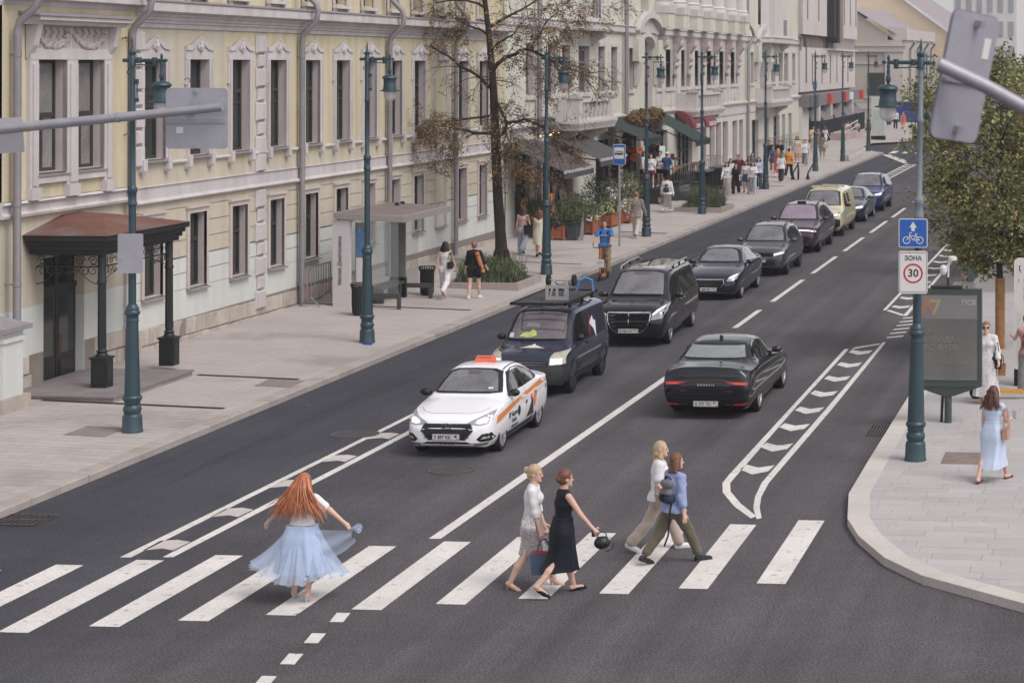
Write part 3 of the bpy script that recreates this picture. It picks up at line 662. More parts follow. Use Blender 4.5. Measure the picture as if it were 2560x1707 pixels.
for a,c,z0,z1 in arches:
 b=B();m=(a+c)/2;r=(c-a)/2
 b.add([(-.45,a,z0),(-.45,c,z0),(-.45,c,z1),(-.45,a,z1)],[(0,1,2,3)])
 n=12;arc=[(m-r*math.cos(PI*i/n),z1-.55+.55*math.sin(PI*i/n)) for i in range(n+1)]
 b.prism([(a,z1+.01)]+arc+[(c,z1+.01)],-.3,.02,'x');b.build('arched_recess',grn,gb)
 b=B()
 for(s0,q0),(s1,q1) in zip(arc,arc[1:]):b.bar((.06,s0,q0+.1),(.06,s1,q1+.1),.2,.2,up=(1,0,0))
 ar2=[(m-(r+1.5)*math.cos(PI*i/16),9.22+.02+(.95*math.sin(PI*i/16)**1.6)) for i in range(17)]
 for(s0,q0),(s1,q1) in zip(ar2,ar2[1:]):b.bar((.25,s0,q0),(.25,s1,q1),.34,.28,up=(1,0,0))
 b.prism(ar2,-.05,.12,'x');b.build('arch_moulding',cream,gb)
 for sg,s in((-1,a-.1),(1,c+.1)):
  b=B()
  b.box(.0,.32,min(s,s+sg*1.5),max(s,s+sg*1.5),7.95,8.9);b.box(.0,.36,min(s,s+sg*1.5)-.03,max(s,s+sg*1.5)+.03,7.75,7.95);b.build('pier_block',grn,gb)
  B().prism([(.03,6.5),(.10,6.5),(.34,7.7),(.03,7.7)],min(s,s+sg*1.3),max(s,s+sg*1.3)-.4,'y').build('scroll_console',cream,gb)
 pass
def gledge(name,prof,s0,s1,m=cream):return ledge(name,prof,s0,s1,m,gb)
CP=[(-.1,9.12),(.08,9.12),(.12,9.18),(.16,9.2),(.16,9.46),(.22,9.5),(.22,9.54),(-.1,9.6)]
for s0,s1 in((S0,90.4),(98.1,106.4),(111,145.4),(159.1,S1)):gledge('cornice',CP,s0,s1)
for s0,s1 in((S0,89),(96.5,116.4),(125.9,144.8),(155.5,S1)):gledge('ledge',[(-.1,4.85),(.12,4.85),(.14,4.9),(.25,5.02),(.25,5.1),(-.1,5.16)],s0,s1)
for s0,s1 in((82,89),(96.5,107),(110.4,116.4),(126,144.8)):gledge('band_course',[(-.1,4.3),(.08,4.3),(.1,4.36),(.1,4.84),(-.1,4.85)],s0,s1)
for a,c in upg:
 B().box(-.05,.1,a-.15,c+.15,6.12,6.28).build('sill',cream,gb)
 if a<103 or a>150:B().box(-.02,.05,a-.1,c+.1,8.45,8.62).build('lintel',cream,gb)
 if a>84:B().box(-.02,.03,a,c,5.35,6.0).build('apron_panel',cream if a>110 else grn,gb)
b=B()
for z in(6.75,7.2,7.65,8.1):
 for s0,s1 in((89.95,90.95),(92.45,93.95),(96.15,97.85),(99.25,100.55),(101.95,102.9),(154.9,156.5),(158.7,159.4),(161.7,163.7)):b.box(-.01,.012,s0,s1,z,z+.035)
b.build('plaster_joint',cream,gb)
def balcony(s0,s1,z,d=1.15,name='balcony'):
 b=B();m=(s0+s1)/2
 b.strip([(0,s1),(d,s1-.1),(d,s0+.1),(0,s0)][::-1],[(-.02,z-.4),(.0,z-.4),(.03,z-.3),(.12,z-.1),(.12,z),(-.05,z)])
 b.box(-.02,d+.05,s0+.03,s1-.03,z-.12,z+.01);bo=b.build(name,cream,gb)
 for s in(s0+.6,s1-1.0):
  B().prism([(0,z-1.3),(.15,z-1.25),(.35,z-.9),(d*.8,z-.6),(d*.85,z-.4),(0,z-.4)],s,s+.4,'y').build('corbel',cream,bo)
 for s in(s0+.25,s1-.85):
  B().box(d-.55,d+.02,s,s+.6,z,z+.98).build('balcony_pier',cream,bo)
  B().add([(d-.62,s-.07,z+.98),(d+.09,s-.07,z+.98),(d+.09,s+.67,z+.98),(d-.62,s+.67,z+.98),(d-.265,s+.3,z+1.22)],[(0,1,4),(1,2,4),(2,3,4),(3,0,4),(3,2,1,0)]).build('pier_cap',zinc,bo)
 b=B();b.box(d-.35,d-.05,s0+.85,s1-.85,z+.8,z+.95);b.box(d-.35,d-.05,s0+.85,s1-.85,z,z+.12)
 n=max(2,int((s1-s0-1.7)/.8))
 for i in range(n+1):s=s0+.85+(s1-s0-1.7)*i/n;b.box(d-.3,d-.1,max(s-.06,s0+.85),min(s+.06,s1-.85),z+.12,z+.8)
 for i in range(n):
  a=s0+.85+(s1-s0-1.7)*i/n+.06;c=s0+.85+(s1-s0-1.7)*(i+1)/n-.06;y=(a+c)/2
  b.bar((d-.2,a,z+.14),(d-.2,c,z+.78),.05,.05);b.bar((d-.2,c,z+.14),(d-.2,a,z+.78),.05,.05);b.ell((d-.2,y,z+.46),(.04,.1,.1),6,4)
 b.box(.1,.3,s0+.12,s0+.28,z,z+.95);b.box(.0,d-.55,s0+.1,s0+.2,z,z+.92);b.box(.0,d-.55,s1-.2,s1-.1,z,z+.92);b.build('balustrade',cream,bo)
 return bo
balcony(89.1,96.4,5.12);balcony(116.5,125.8,5.02);balcony(144.9,155.4,5.0)
for s0,s1 in((90.5,98),(147.2,159)):
 b=B();b.strip([(0,s0),(.75,s0+.7),(.75,s1-.7),(0,s1)],[(-.05,9.12),(.05,9.12),(.08,9.2),(.08,9.46),(.16,9.5),(.16,9.56),(-.05,9.58)]);b.add([(0,s0,9.57),(.75,s0+.7,9.57),(.75,s1-.7,9.57),(0,s1,9.57)],[(0,1,2,3)]);b.add([(0,s0,9.13),(.75,s0+.7,9.13),(.75,s1-.7,9.13),(0,s1,9.13)],[(0,1,2,3)]);bo=b.build('bay_floor',cream,gb)
 for s in(s0+1,s1-1.6):B().prism([(0,8.5),(.1,8.5),(.3,8.75),(.62,8.9),(.62,9.12),(0,9.12)],s,s+.6,'y').build('corbel',cream,bo)
 b=B();b.strip([(0,s0+.6),(.5,s0+1.3),(.5,s1-1.3),(0,s1-.6)],[(-.05,9.58),(0,9.58),(0,13.2),(-.05,13.2)]);bo2=b.build('bay_wall',cream,gb)
 for i in range(9):B().box(.5,.53,s0+1.5+i*.26,s0+1.66+i*.26,9.7,13).build('flute',cream,bo2)
 for i in range(3):B().box(.5,.52,s1-3.4+i*.6,s1-3.0+i*.6,9.75,10.9).build('pierced_panel',dglass,bo2)
cols=[112.0,116.1,120.2,124.5,128.8,133.2,137.4]
for s in cols:
 B().box(-.05,.75,s-.95,s+.75,9.56,10.35).build('column_pedestal',grn,gb);B().box(-.05,.8,s-1.0,s+.8,10.35,10.75).build('column_plinth',cream,gb)
 B().lathe([(.85,10.75),(.85,10.9),(.75,10.95),(.8,11.05),(.68,11.15),(.66,13.4)],16,Matrix.Translation((.15,s-.1,0))@Matrix.Diagonal((.8,1,1,1))).build('column',cream,gb,smooth=40)
 b=B().prism([(0,7.0),(.12,7.05),(.16,7.6),(.3,7.9),(.2,8.2),(.42,8.6),(.55,9.1),(0,9.1)],s-.45,s+.35,'y')
 b.ell((.16,s,7.55),(.2,.4,.16),7,5);b.ell((.38,s,8.75),(.22,.45,.3),7,5);b.ell((.12,s,7.05),(.15,.25,.25),6,4);b.build('figure_console',MATS['stucco_relief'],gb)
 B().box(-.02,.07,s-.9,s-.7,5.2,9.1).build('pilaster',cream,gb);B().box(-.02,.07,s+.6,s+.8,5.2,9.1).build('pilaster',cream,gb)
def gpipe(s,z0,kink):
 pts=[(.2,s,z0)]+([(.2,s,8.6),(.3,s+.2,9.0),(.5,s+.5,9.5),(.45,s+.2,9.9),(.2,s-.3,10.4)] if kink else[])+[(.2,s-(.3 if kink else 0),13)]
 B().tube(pts,.11,8).build('downpipe',pipe_m,gb,smooth=40)
gpipe(86.4,.5,False);gpipe(103.1,.5,False);gpipe(141.0,.4,True)
B().tube([(.3,165.5,9.9),(.35,166.4,9.6),(.3,166.4,8.7)],.1,8).build('downpipe',pipe_m,gb)
b=B();b.add([(0,S1,-.5),(0,S1,13.5),(-14,S1,13.5),(-14,S1,-.5)],[(3,2,1,0)]);b.add([(-.05,S0,9.5),(-.05,S0,13.5),(-14,S0,13.5),(-14,S0,9.5)],[(0,1,2,3)]);b.add([(.2,S0,13.5),(.2,S1,13.5),(-14,S1,15),(-14,S0,15)],[(0,1,2,3)]);b.add([(-14,S0,-.5),(-14,S1,-.5),(-14,S1,15),(-14,S0,15)],[(0,1,2,3)]);b.build('rear_wall',grn,gb)
# bank building
bk=facade_thing('bank_building','grey concrete office building with slit windows above a bank front','building')
conc=mat('pink_concrete',(196,186,180),rough=.9,streak=.08,var=.05,vs=.4,stain=(188,170,162),ss=.25,sl=.58)
A0,A1=168.2,208.5
B().box(-.5,.02,A0,A1,5.35,9.0).build('wall',conc,bk);B().box(-.5,.25,A0,A1,10.05,15.5).build('wall',conc,bk)
B().box(-.5,-.1,A0,186,9.0,10.05).build('recess_wall',mat('burnt_wall',(120,106,102),rough=.9,var=.3,vs=1.5),bk)
B().box(-.5,.05,186,A1,9.0,10.05).build('glazing',dglass,bk)
for i in range(15):B().box(.05,.12,186.5+i*1.45,186.7+i*1.45,9.02,9.95).build('glazing_bar',cream,bk)
B().box(-.1,.35,186,A1-1,8.85,9.02).build('ledge',cream,bk)
slit=mat('slit_window',(92,82,80),rough=.6)
for s in(175.5,182,188,193,197.5,202):B().box(.0,.06,s,s+.35,5.9,8.5).build('slit_window',slit,bk)
for s in(171.5,):B().box(.0,.06,s,s+.6,6.1,9.8).build('slit_window',slit,bk)
for s in(170.8,178,197,202,207):B().box(.2,.29,s,s+.35,11.3,14).build('slit_window',slit,bk)
b=B();b.box(.0,1.0,186,187.4,9.5,15);b.box(.0,.9,184,185.2,10.0,15);b.build('soot_duct',mat('soot_black',(44,40,40),rough=.9,var=.3,vs=1),bk)
B().box(.25,1.0,187.6,190,9.6,15).build('vertical_sign_board',mat('brown_board',(128,112,108),rough=.8),bk)
B().add([(.3,190.2,15),(.3,194.5,15),(.3,193.5,11.2),(.3,191.6,10.6),(.3,190.2,11.4)],[(0,1,2,3,4)]).build('torn_banner',mat('grey_banner',(132,122,120),rough=.9,var=.3,vs=1.2),bk)
fa=B().box(-.1,.9,A0-.8,A1+.3,4.15,5.15).build('fascia',mat('bank_fascia',(120,112,114),rough=.5,var=.08),bk)
B().box(.9,.95,A0-.8,A0+5.0,4.15,5.1).build('dark_fascia_panel',mat('slate_fascia',(78,82,86),rough=.5),bk)
red=mat('signal_red',(196,60,44),rough=.45)
for s in(179,190,204.5):
 B().box(.9,1.25,s,s+1.5,4.25,5.1).build('red_sign_box',red,bk)
B().box(.9,1.1,195.8,197.4,4.3,5.0).build('white_sign_box',mat('sign_white',(222,216,214),rough=.5),bk)
B().box(.02,.08,176.2,178.4,5.5,6.15).build('street_plate',mat('plate_blue',(60,84,140),rough=.5),bk)
B().box(-.5,.3,A0-1,A0+3.2,-.5,4.15).build('corner_pier',cream,bk)
bf=B().box(-.5,-.1,A0+3.2,A1,.3,4.15).build('glazed_front',dglass,bk)
dk=mat('dark_metal',(40,38,40),rough=.5)
for i in range(5):
 s=172.5+i*8.3
 if i<4:
  B().add([(.0,s+1.6,4.1),(.0,s+8.0,4.1),(1.3,s+8.0,2.95),(1.3,s+1.6,2.95)],[(0,1,2,3)]).build('sloped_canopy',mat('brown_grey_canopy',(112,102,104),rough=.7,var=.08),bk)
  B().box(.0,1.28,s+1.6,s+8.0,.2,2.93).build('glazed_bay',mat('blue_tint_glass',(64,70,84),rough=.08,spec=.6,var=.4,vs=.4),bk)
  for k in range(7):B().box(1.28,1.34,s+1.6+k*1.03,s+1.75+k*1.03,.2,2.93).build('glazing_bar',dk,bk)
  B().box(.3,.95,s+.6,s+1.5,2.9,4.14).build('white_fin',cream,bk)
 B().box(-.1,1.0,s,s+1.3,.2,2.9).build('dark_pier',dk,bk)
B().add([(-.5,A1,-.5),(-.5,A1,15.5),(-20,A1,15.5),(-20,A1,-.5)],[(3,2,1,0)]).build('side_wall',conc,bk)
B().box(-20,-.5,A0,A1,15,15.6).build('roof',zinc,bk)
ra=thing('entrance_steps','low stone steps with a metal handrail in front of the bank','steps')
sg_=mat('pinkish_granite',(178,158,152),rough=.85,var=.06)
B().box(-26.6,-23.6,178,186,.2,.9).build('ramp',sg_,ra)
for i in range(3):B().lathe([(2.6-.4*i,.2+.16*i),(2.6-.4*i,.36+.16*i),(.01,.36+.16*i)],20,Matrix.Translation((-24.5,189.5,0))@Matrix.Diagonal((1,1.6,1,1)),caps=False).build('step',sg_,ra)
b=B()
for yy in(178,182,186):b.cyl((-23.7,yy,.3),(-23.7,yy,1.75),.03,n=6)
for z in(1.3,1.75):b.tube([(-23.7,177.5,z-.4),(-23.7,186.5,z)],.05,6)
b.build('handrail',cream,ra)
# far buildings across the side street
fb=thing('gabled_beige_building','beige two storey building with a grey gabled roof at the end of the left pavement','building')
bg2=mat('beige_gable_wall',(176,166,154),rough=.9,var=.03,vs=.2)
bg3=mat('beige_moulding',(190,180,174),rough=.9,var=.04,vs=.4)
YG=230
XL,XR=-42,-24.3
b=B();b.add([(XL,YG,-1),(XR,YG,-1),(XR,YG,9.2),(-25.2,YG,9.2),(-29.4,YG,12.3),(-31.2,YG,12.6),(XL,YG,9.4)],[(0,1,2,3,4,5,6)])
b.add([(XR,YG,-1),(XR,268,-1),(XR,268,9.2),(XR,YG,9.2)],[(0,1,2,3)]);b.build('wall',bg2,fb)
B().add([(-25.0,YG-.4,9.9),(-25.0,268,9.9),(-30.3,268,13.0),(-30.3,YG-.4,13.0)],[(0,1,2,3)]).add([(XL,YG-.4,9.4),(XL,268,9.4),(-30.3,268,13.0),(-30.3,YG-.4,13.0)],[(3,2,1,0)]).build('roof',mat('pink_grey_roof',(148,136,140),rough=.7,var=.06),fb)
for z0,z1,d in((7.9,8.5,.35),(8.5,8.75,.5),(6.55,6.75,.15),(2.4,2.6,.15),(1.6,2.35,.1)):B().box(XL,XR+d,YG-d,YG+.1,z0,z1).build('string_course',bg3,fb)
B().box(XR-1.9,XR+.1,YG-.2,YG+.1,-1,8).build('corner_pilaster',bg3,fb)
w_=B().box(-28.1,-26.1,YG-.12,YG+.1,3.1,5.6).build('window',frm,fb);B().box(-27.9,-26.3,YG-.16,YG-.12,3.2,5.4).build('pane',dglass,w_)
B().box(-28.4,-25.8,YG-.25,YG+.1,2.75,3.05).build('sill',bg3,fb)
B().box(XR-1.6,XR+.5,YG,YG+2,9.2,10.6).build('parapet_pier',bg3,fb);B().box(XR-.3,XR+.2,YG+2,268,9.2,10.4).build('parapet',bg3,fb)
for i in range(4):
 yy=YG+5+i*8.5
 B().tube([(XR+.9,yy,9.0),(XR+.3,yy+.8,8.2),(XR+.25,yy+.8,0)],.14,6).build('downpipe',pipe_m,fb)
 B().box(XR,XR+.06,yy+2.2,yy+5,2.9,5.8).build('window',cream,fb);B().box(XR,XR+.25,yy+1.8,yy+5.4,5.9,6.5).build('window_hood',bg3,fb)
ob=thing('peach_building','peach coloured building with a long grey roof far behind the beige gable','building')
pe=mat('peach_wall',(224,200,170),rough=.9,var=.03)
YP=270
B().add([(-60,YP,-1),(-22.6,YP,-1),(-22.6,YP,10.4),(-33,YP,18),(-60,YP,18)],[(0,1,2,3,4)]).build('wall',pe,ob)
B().add([(-22.4,YP,-1),(-22.4,330,-1),(-22.4,330,10.4),(-22.4,YP,10.4)],[(0,1,2,3)]).build('wall',pe,ob)
B().add([(-21.6,YP-.6,10.2),(-21.6,330,10.2),(-33,330,18.2),(-33,YP-.6,18.2)],[(0,1,2,3)]).build('roof',MATS['pink_grey_roof'],ob)
B().box(-22.5,-21.6,YP-.4,330,8.9,10.2).build('cornice',bg3,ob);B().box(-22.5,-22.0,YP-.4,330,4.4,4.9).build('string_course',bg3,ob)
for i in range(8):
 yy=YP+2+i*7.2;w_=B().box(-22.5,-22.25,yy,yy+3.2,5.2,8.2).build('window_surround',bg3,ob);B().box(-22.3,-22.2,yy+.7,yy+2.5,5.4,8.0).build('pane',mat('pale_glass',(170,168,170),rough=.3),w_)
B().box(-22.6,-22.0,YP+26,YP+34,10.2,12.0).build('attic_gable',pe,ob)
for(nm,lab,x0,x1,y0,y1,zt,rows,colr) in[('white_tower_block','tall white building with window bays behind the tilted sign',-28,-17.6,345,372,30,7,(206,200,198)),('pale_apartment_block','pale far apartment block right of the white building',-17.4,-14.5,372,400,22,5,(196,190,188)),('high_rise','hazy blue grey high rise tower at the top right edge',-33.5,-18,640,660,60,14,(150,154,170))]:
 o=thing(nm,lab,'building');m_=mat(nm+'_wall',colr,rough=.9,var=.03)
 B().box(x0,x1,y0,y1,-1,zt).build('wall',m_,o)
 n=6
 for r in range(rows):
  z=2+r*(zt-2)/rows
  for k in range(n):
   a=x0+(x1-x0)*(k+.28)/n;c=x0+(x1-x0)*(k+.72)/n
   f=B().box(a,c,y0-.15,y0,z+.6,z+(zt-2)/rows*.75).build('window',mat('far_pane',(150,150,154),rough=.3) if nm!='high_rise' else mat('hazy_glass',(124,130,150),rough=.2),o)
 B().box(x0-.4,x1+.4,y0-.6,y0,zt-.8,zt).build('cornice',m_,o)
tp=tag(B().add([(-27,226,.2),(-16.5,226,.2),(-16.5,226,2.5),(-17.5,226,2.6),(-20,225.6,2.45),(-24,226,2.55),(-27,226,2.4),(-27,226.3,.2),(-16.5,226.3,.2),(-16.5,226.3,2.5),(-17.5,226.3,2.6),(-20,225.9,2.45),(-24,226.3,2.55),(-27,226.3,2.4)],[(0,1,2,3,4,5,6),(13,12,11,10,9,8,7),(2,9,10,3),(3,10,11,4),(4,11,12,5),(5,12,13,6),(0,6,13,7),(1,8,9,2)]).build('tarpaulin_fence',mat('blue_tarp',(48,62,134),rough=.6,var=.15,vs=.8)),'blue tarpaulin hoarding at the far end of the street','hoarding')
# street lamps
teal=mat('teal_iron',(40,64,73),rough=.42,var=.10,vs=2.5,spec=.5)
teal_f=mat('faded_teal_iron',(112,119,127),rough=.55,var=.10,vs=3,stain=(84,92,98),ss=4,sl=.62)
globe_m=mat('lamp_globe',(214,204,204),rough=.12,var=.05,alpha=.5,spec=.5)
def lamp_meshes():
 d={}
 d['base']=B().lathe([(.205,0),(.205,.03),(.195,.05),(.185,.30),(.175,.34),(.15,.36),(.165,.40),(.178,.45),(.165,.50),(.14,.53),(.155,.56),(.15,.60),(.185,.65),(.19,.68),(.16,.72)],24)
 d['shaft']=B().lathe([(.158,.72),(.118,2.17)],8).lathe([(.122,2.17),(.128,2.19),(.118,2.21),(.118,2.29),(.15,2.33),(.15,2.37),(.125,2.40),(.13,2.43),(.115,2.46),(.095,2.5),(.073,2.52),(.071,4.45)],20)
 d['upper_shaft']=B().lathe([(.071,4.45),(.092,4.47),(.092,4.52),(.078,4.54),(.078,4.7),(.09,4.72),(.095,4.80),(.08,4.83),(.057,4.86),(.052,6.2),(.068,6.22),(.072,6.27),(.055,6.3),(.048,7.2)],16)
 d['finial']=B().lathe([(.068,7.2),(.068,7.4),(.05,7.42),(.075,7.46),(.075,7.49),(.04,7.52),(.028,7.56),(.012,7.74),(.001,7.77)],12)
 b=B().cyl((-.14,0,7.32),(.62,0,7.32),.036,n=8);b.ell((-.16,0,7.32),(.05,.04,.04),8,5);b.ell((.68,0,7.32),(.05,.035,.035),8,5);b.ell((.6,0,7.4),(.03,.03,.06),8,5)
 b.cyl((.14,0,7.26),(.14,0,7.38),.05);b.cyl((.46,0,7.26),(.46,0,7.38),.05)
 d['arm']=b
 pts=[(.5,0,7.22)]+[(.16+.30*math.cos(a),0,6.98+.26*math.sin(a)) for a in(1.2,1.5,1.9,2.3,2.7)]+[(.10,0,6.9),(.10,0,6.5)]
 b=B().tube(pts,.013,6);b.box(.06,.12,-.03,.03,6.85,6.95);b.box(.05,.12,-.03,.03,6.5,6.58);b.box(.42,.5,-.03,.03,7.2,7.26)
 d['bracket']=b
 M=Matrix.Translation((.6,0,0))
 d['lantern']=B().lathe([(.02,7.3),(.035,7.24),(.025,7.2),(.035,7.14),(.03,7.08),(.05,7.03),(.045,6.97),(.02,6.93),(.05,6.91),(.13,6.9),(.185,6.86),(.195,6.83),(.165,6.80),(.155,6.76),(.155,6.64),(.165,6.62),(.165,6.59),(.17,6.56),(.175,6.53),(.245,6.51),(.245,6.49),(.16,6.48)],24,M)
 d['globe']=B().lathe([(.155,6.48),(.155,6.38),(.145,6.31),(.11,6.26),(.06,6.235),(.001,6.225)],20,M,caps=False)
 return d
LM={k:v.mesh(k,globe_m if k=='globe' else teal,45) for k,v in lamp_meshes().items()}
def lamp(x,y,z,label,rz=0,group='teal street lamps',faded=False,lean=0):
 t=thing('street_lamp',label,'street lamp',(x,y,z),rz,group);t.rotation_euler=(0,lean,rz)
 for k in('base','shaft','upper_shaft','finial','arm','bracket'):link(k,LM[k],t)
 l=link('lantern',LM['lantern'],t);link('globe',LM['globe'],l)
 if faded:
  for o in t.children:
   if o.name.startswith('upper_shaft'):
    o.data=o.data.copy();o.data.materials[0]=teal_f;o['label']='upper pole section with faded grey paint'
 return t
for x,y,lab in[(-19.5,40,'teal street lamp beside the porch, nearest on the left pavement'),(-19.5,52.93,'teal street lamp in front of the bus shelter'),(-19.5,69.88,'teal street lamp behind the branches right of the bare tree'),(-19.54,85.03,'teal street lamp just right of the blue bus stop sign'),(-19.69,97.19,'teal street lamp beside the second flower bed and the bar terrace'),(-19.8,115.35,'teal street lamp right beside the group of people walking towards us'),(-19.7,133.5,'teal street lamp behind the parked bicycle'),(-19.6,145.93,'teal street lamp beside the row of round stone bollards'),(-19.7,161.52,'teal street lamp at the corner of the side street beyond the bollards')]:
 lamp(x,y,pz(x),lab)
lamp(-17.0,181,.13,'far teal street lamp beside the white map board');lamp(-13.9,196,.13,'far teal street lamp in front of the poster with a smiling face');lamp(-13.4,240,.13,'farthest thin teal street lamp near the tarpaulin')
R1=lamp(-3.84,38.63,.13,'near teal street lamp with road signs and faded grey upper pole',PI,faded=True,lean=-.014)
lamp(-4.31,57.84,.13,'teal street lamp behind the advertising panel on the right',PI)
lamp(-4.3,82,.13,'teal street lamp half hidden in the leaves of the right tree',PI)
# signs
steel=mat('galvanised_steel',(158,155,162),rough=.5,metal=.35,var=.10,vs=3)
signgrey=mat('sign_back_grey',(160,158,168),rough=.55,metal=.2,var=.07,vs=2,stain=(140,138,148),ss=2,sl=.6)
s_white=mat('sign_face_white',(214,210,208),rough=.4,var=.03)
s_blue=mat('sign_face_blue',(30,92,176),rough=.4,var=.03)
s_red=mat('sign_face_red',(190,36,34),rough=.4,var=.03)
s_black=mat('sign_black',(28,28,40),rough=.5,var=.03)
def rrect(w,h,r,n=4):
 pts=[]
 for cx,cy,a0 in((w/2-r,h/2-r,0),(-w/2+r,h/2-r,PI/2),(-w/2+r,-h/2+r,PI),(w/2-r,-h/2+r,1.5*PI)):
  for i in range(n+1):a=a0+PI/2*i/n;pts.append((cx+r*math.cos(a),cy+r*math.sin(a)))
 return pts
def plate(name,par,w,h,m,y,r=.04,t=.004,x=0,z=0):
 return B().prism([(x+u,z+v) for u,v in rrect(w,h,r)],y,y+t,'y').build(name,m,par)
VT=Matrix.Rotation(PI/2,4,'X')
def sign_on(name,label,loc,rz,w,h,cat='road sign'):
 t=thing(name,label,cat,loc,rz);B().prism(rrect(w,h,.04),0,.025,'y').build('back_plate',signgrey,t);return t
sg=sign_on('bicycle_lane_sign','blue square sign with white arrow and bicycle on the near lamp',(-3.86,38.42,5.2),.03,.53,.53)
sg.location.z=7.6-(583-137)/5264*38.6
plate('border',sg,.53,.53,s_white,-.003);plate('face',sg,.50,.50,s_blue,-.006,.03)
ic=B().prism([(0,.21),(.07,.10),(.03,.10),(.03,.035),(-.03,.035),(-.03,.10),(-.07,.10)],-.010,-.006,'y');ic.build('arrow_symbol',s_white,sg)
b=B()
def ringy(b,cx,cz,r,w,y0,y1,n=20):
 for i in range(n):
  a,c=2*PI*i/n,2*PI*(i+1)/n
  b.add([(cx+q*math.cos(t),yy,cz+q*math.sin(t)) for yy in(y0,y1) for t in(a,c) for q in(r-w/2,r+w/2)],[(0,1,3,2),(4,6,7,5),(1,5,7,3),(0,2,6,4)])
for sx in(-.12,.12):ringy(b,sx,-.13,.062,.014,-.010,-.006)
for p,q in(((-.12,-.13),(-.06,-.05)),((-.06,-.05),(.055,-.05)),((.055,-.05),(.0,-.13)),((0,-.13),(-.06,-.05)),((.0,-.13),(.12,-.13)),((.055,-.05),(.12,-.13)),((.055,-.05),(.05,-.015)),((.03,-.015),(.08,-.015)),((-.06,-.05),(-.07,.0)),((-.07,.0),(-.02,.01))):b.bar((p[0],-.008,p[1]),(q[0],-.008,q[1]),.013,.004,up=(0,1,0))
b.build('bicycle_symbol',s_white,sg)
sg=sign_on('zone_sign','white zone 30 speed limit sign below the bicycle sign',(-3.86,38.42,4.2),.02,.53,.78)
sg.location.z=7.6-(681-137)/5264*38.6
plate('face',sg,.53,.78,s_white,-.003);
b=B()
for u0,u1,v0,v1 in((-.25,.25,.355,.363),(-.25,.25,-.363,-.355),(-.25,-.243,-.36,.36),(.243,.25,-.36,.36)):b.box(u0,u1,-.0045,-.003,v0,v1)
b.build('border',s_black,sg)
b=B();ringy(b,0,-.02,.165,.032,-.006,-.003,32);b.build('red_ring',s_red,sg)
text('ЗОНА',.115,'zone_lettering',s_black,sg,Matrix.Translation((0,-.005,.255))@VT,bold=.002);text('30',.2,'number_lettering',s_black,sg,Matrix.Translation((0,-.005,-.02))@VT,bold=.003)
sp=tag(plate('small_sign',None,.5,.78,signgrey,0),'plain grey sign back strapped to the nearest left lamp post','road sign');sp.location=(-19.47,39.86,7.6-(640-137)/5264*40.9);sp.rotation_euler=(0,0,.1)
bs=thing('bus_stop_sign','blue bus stop sign with bus pictogram on a grey pole','bus stop sign',(-19.56,80.48,pz(-19.56)))
B().cyl((0,0,0),(0,0,3.2),.045,n=10).build('pole',steel,bs)
zc=3.55
B().prism([(u,zc+v) for u,v in rrect(.5,.8,.05)],-.05,-.02,'y').build('board',signgrey,bs);plate('border',bs,.49,.79,s_white,-.054,.05,z=zc);plate('face',bs,.46,.76,s_blue,-.058,.04,z=zc);plate('panel',bs,.38,.44,s_white,-.062,.03,z=zc+.06)
b=B().prism([(-.16,zc-.02),(.16,zc-.02),(.16,zc+.10),(.13,zc+.14),(-.13,zc+.14),(-.16,zc+.06)],-.066,-.062,'y');b.build('bus_symbol',s_black,bs)
b=B()
for u in(-.11,-.04,.03,.10):b.box(u-.025,u+.025,-.069,-.066,zc+.06,zc+.115)
for u in(-.09,.10):b.prism([(u+.032*math.cos(a),zc-.02+.032*math.sin(a)) for a in[2*PI*i/10 for i in range(10)]],-.069,-.066,'y')
b.build('bus_windows',s_white,bs)
def arm_left():
 t=thing('sign_gantry','grey overhead arm with a square sign back reaching in from the left','sign gantry')
 P=lambda px,py,d:(d*(-.08706+(px-2351)/5264*.9962),d*(.9962+(px-2351)/5264*.08706),7.6-(py-137)/5264*d)
 a,b_=Vector(P(-260,350,31)),Vector(P(556,268,31))
 B().tube([a,a+(b_-a)*.5,b_],[.078,.072,.062],12).build('arm',steel,t,smooth=40)
 B().tube([(a.x,a.y,a.z+.4),(a.x,a.y,0)],[.1,.13],14).build('pole',steel,t,smooth=40)
 B().cyl(a+(b_-a)*.68,a+(b_-a)*.683,.08).build('collar',steel,t)
 c=Vector(P(485,297,31.1));R=Matrix.Translation(c+Vector((0,.09,0)))@Matrix.Rotation(.1,4,'Z')
 s=B().prism(rrect(.91,.9,.06),0,.02,'y',R).build('sign_back',signgrey,t)
 B().box(-.43,.43,-.012,0,-.07,.0,R).build('stiffener',steel,s);B().box(-.30,-.20,-.004,0,-.22,-.13,R).build('sticker',s_white,s)
 b2=B().box(-.03,.03,-.09,0,.16,.22,R);b2.build('clamp',steel,s);B().box(-.02,.02,-.04,0,-.44,-.38,R).build('clamp',steel,s);B().box(-.02,.02,-.04,0,.38,.44,R).build('clamp',steel,s)
 c=Vector(P(8,340,31.1));R=Matrix.Translation(c+Vector((0,.09,0)))@Matrix.Rotation(.1,4,'Z')@Matrix.Rotation(-.06,4,'Y')
 B().prism(rrect(.5,.52,.03),0,.02,'y',R).build('small_sign_back',mat('light_sign_back',(176,172,180),rough=.5,metal=.1,var=.04),t)
arm_left()
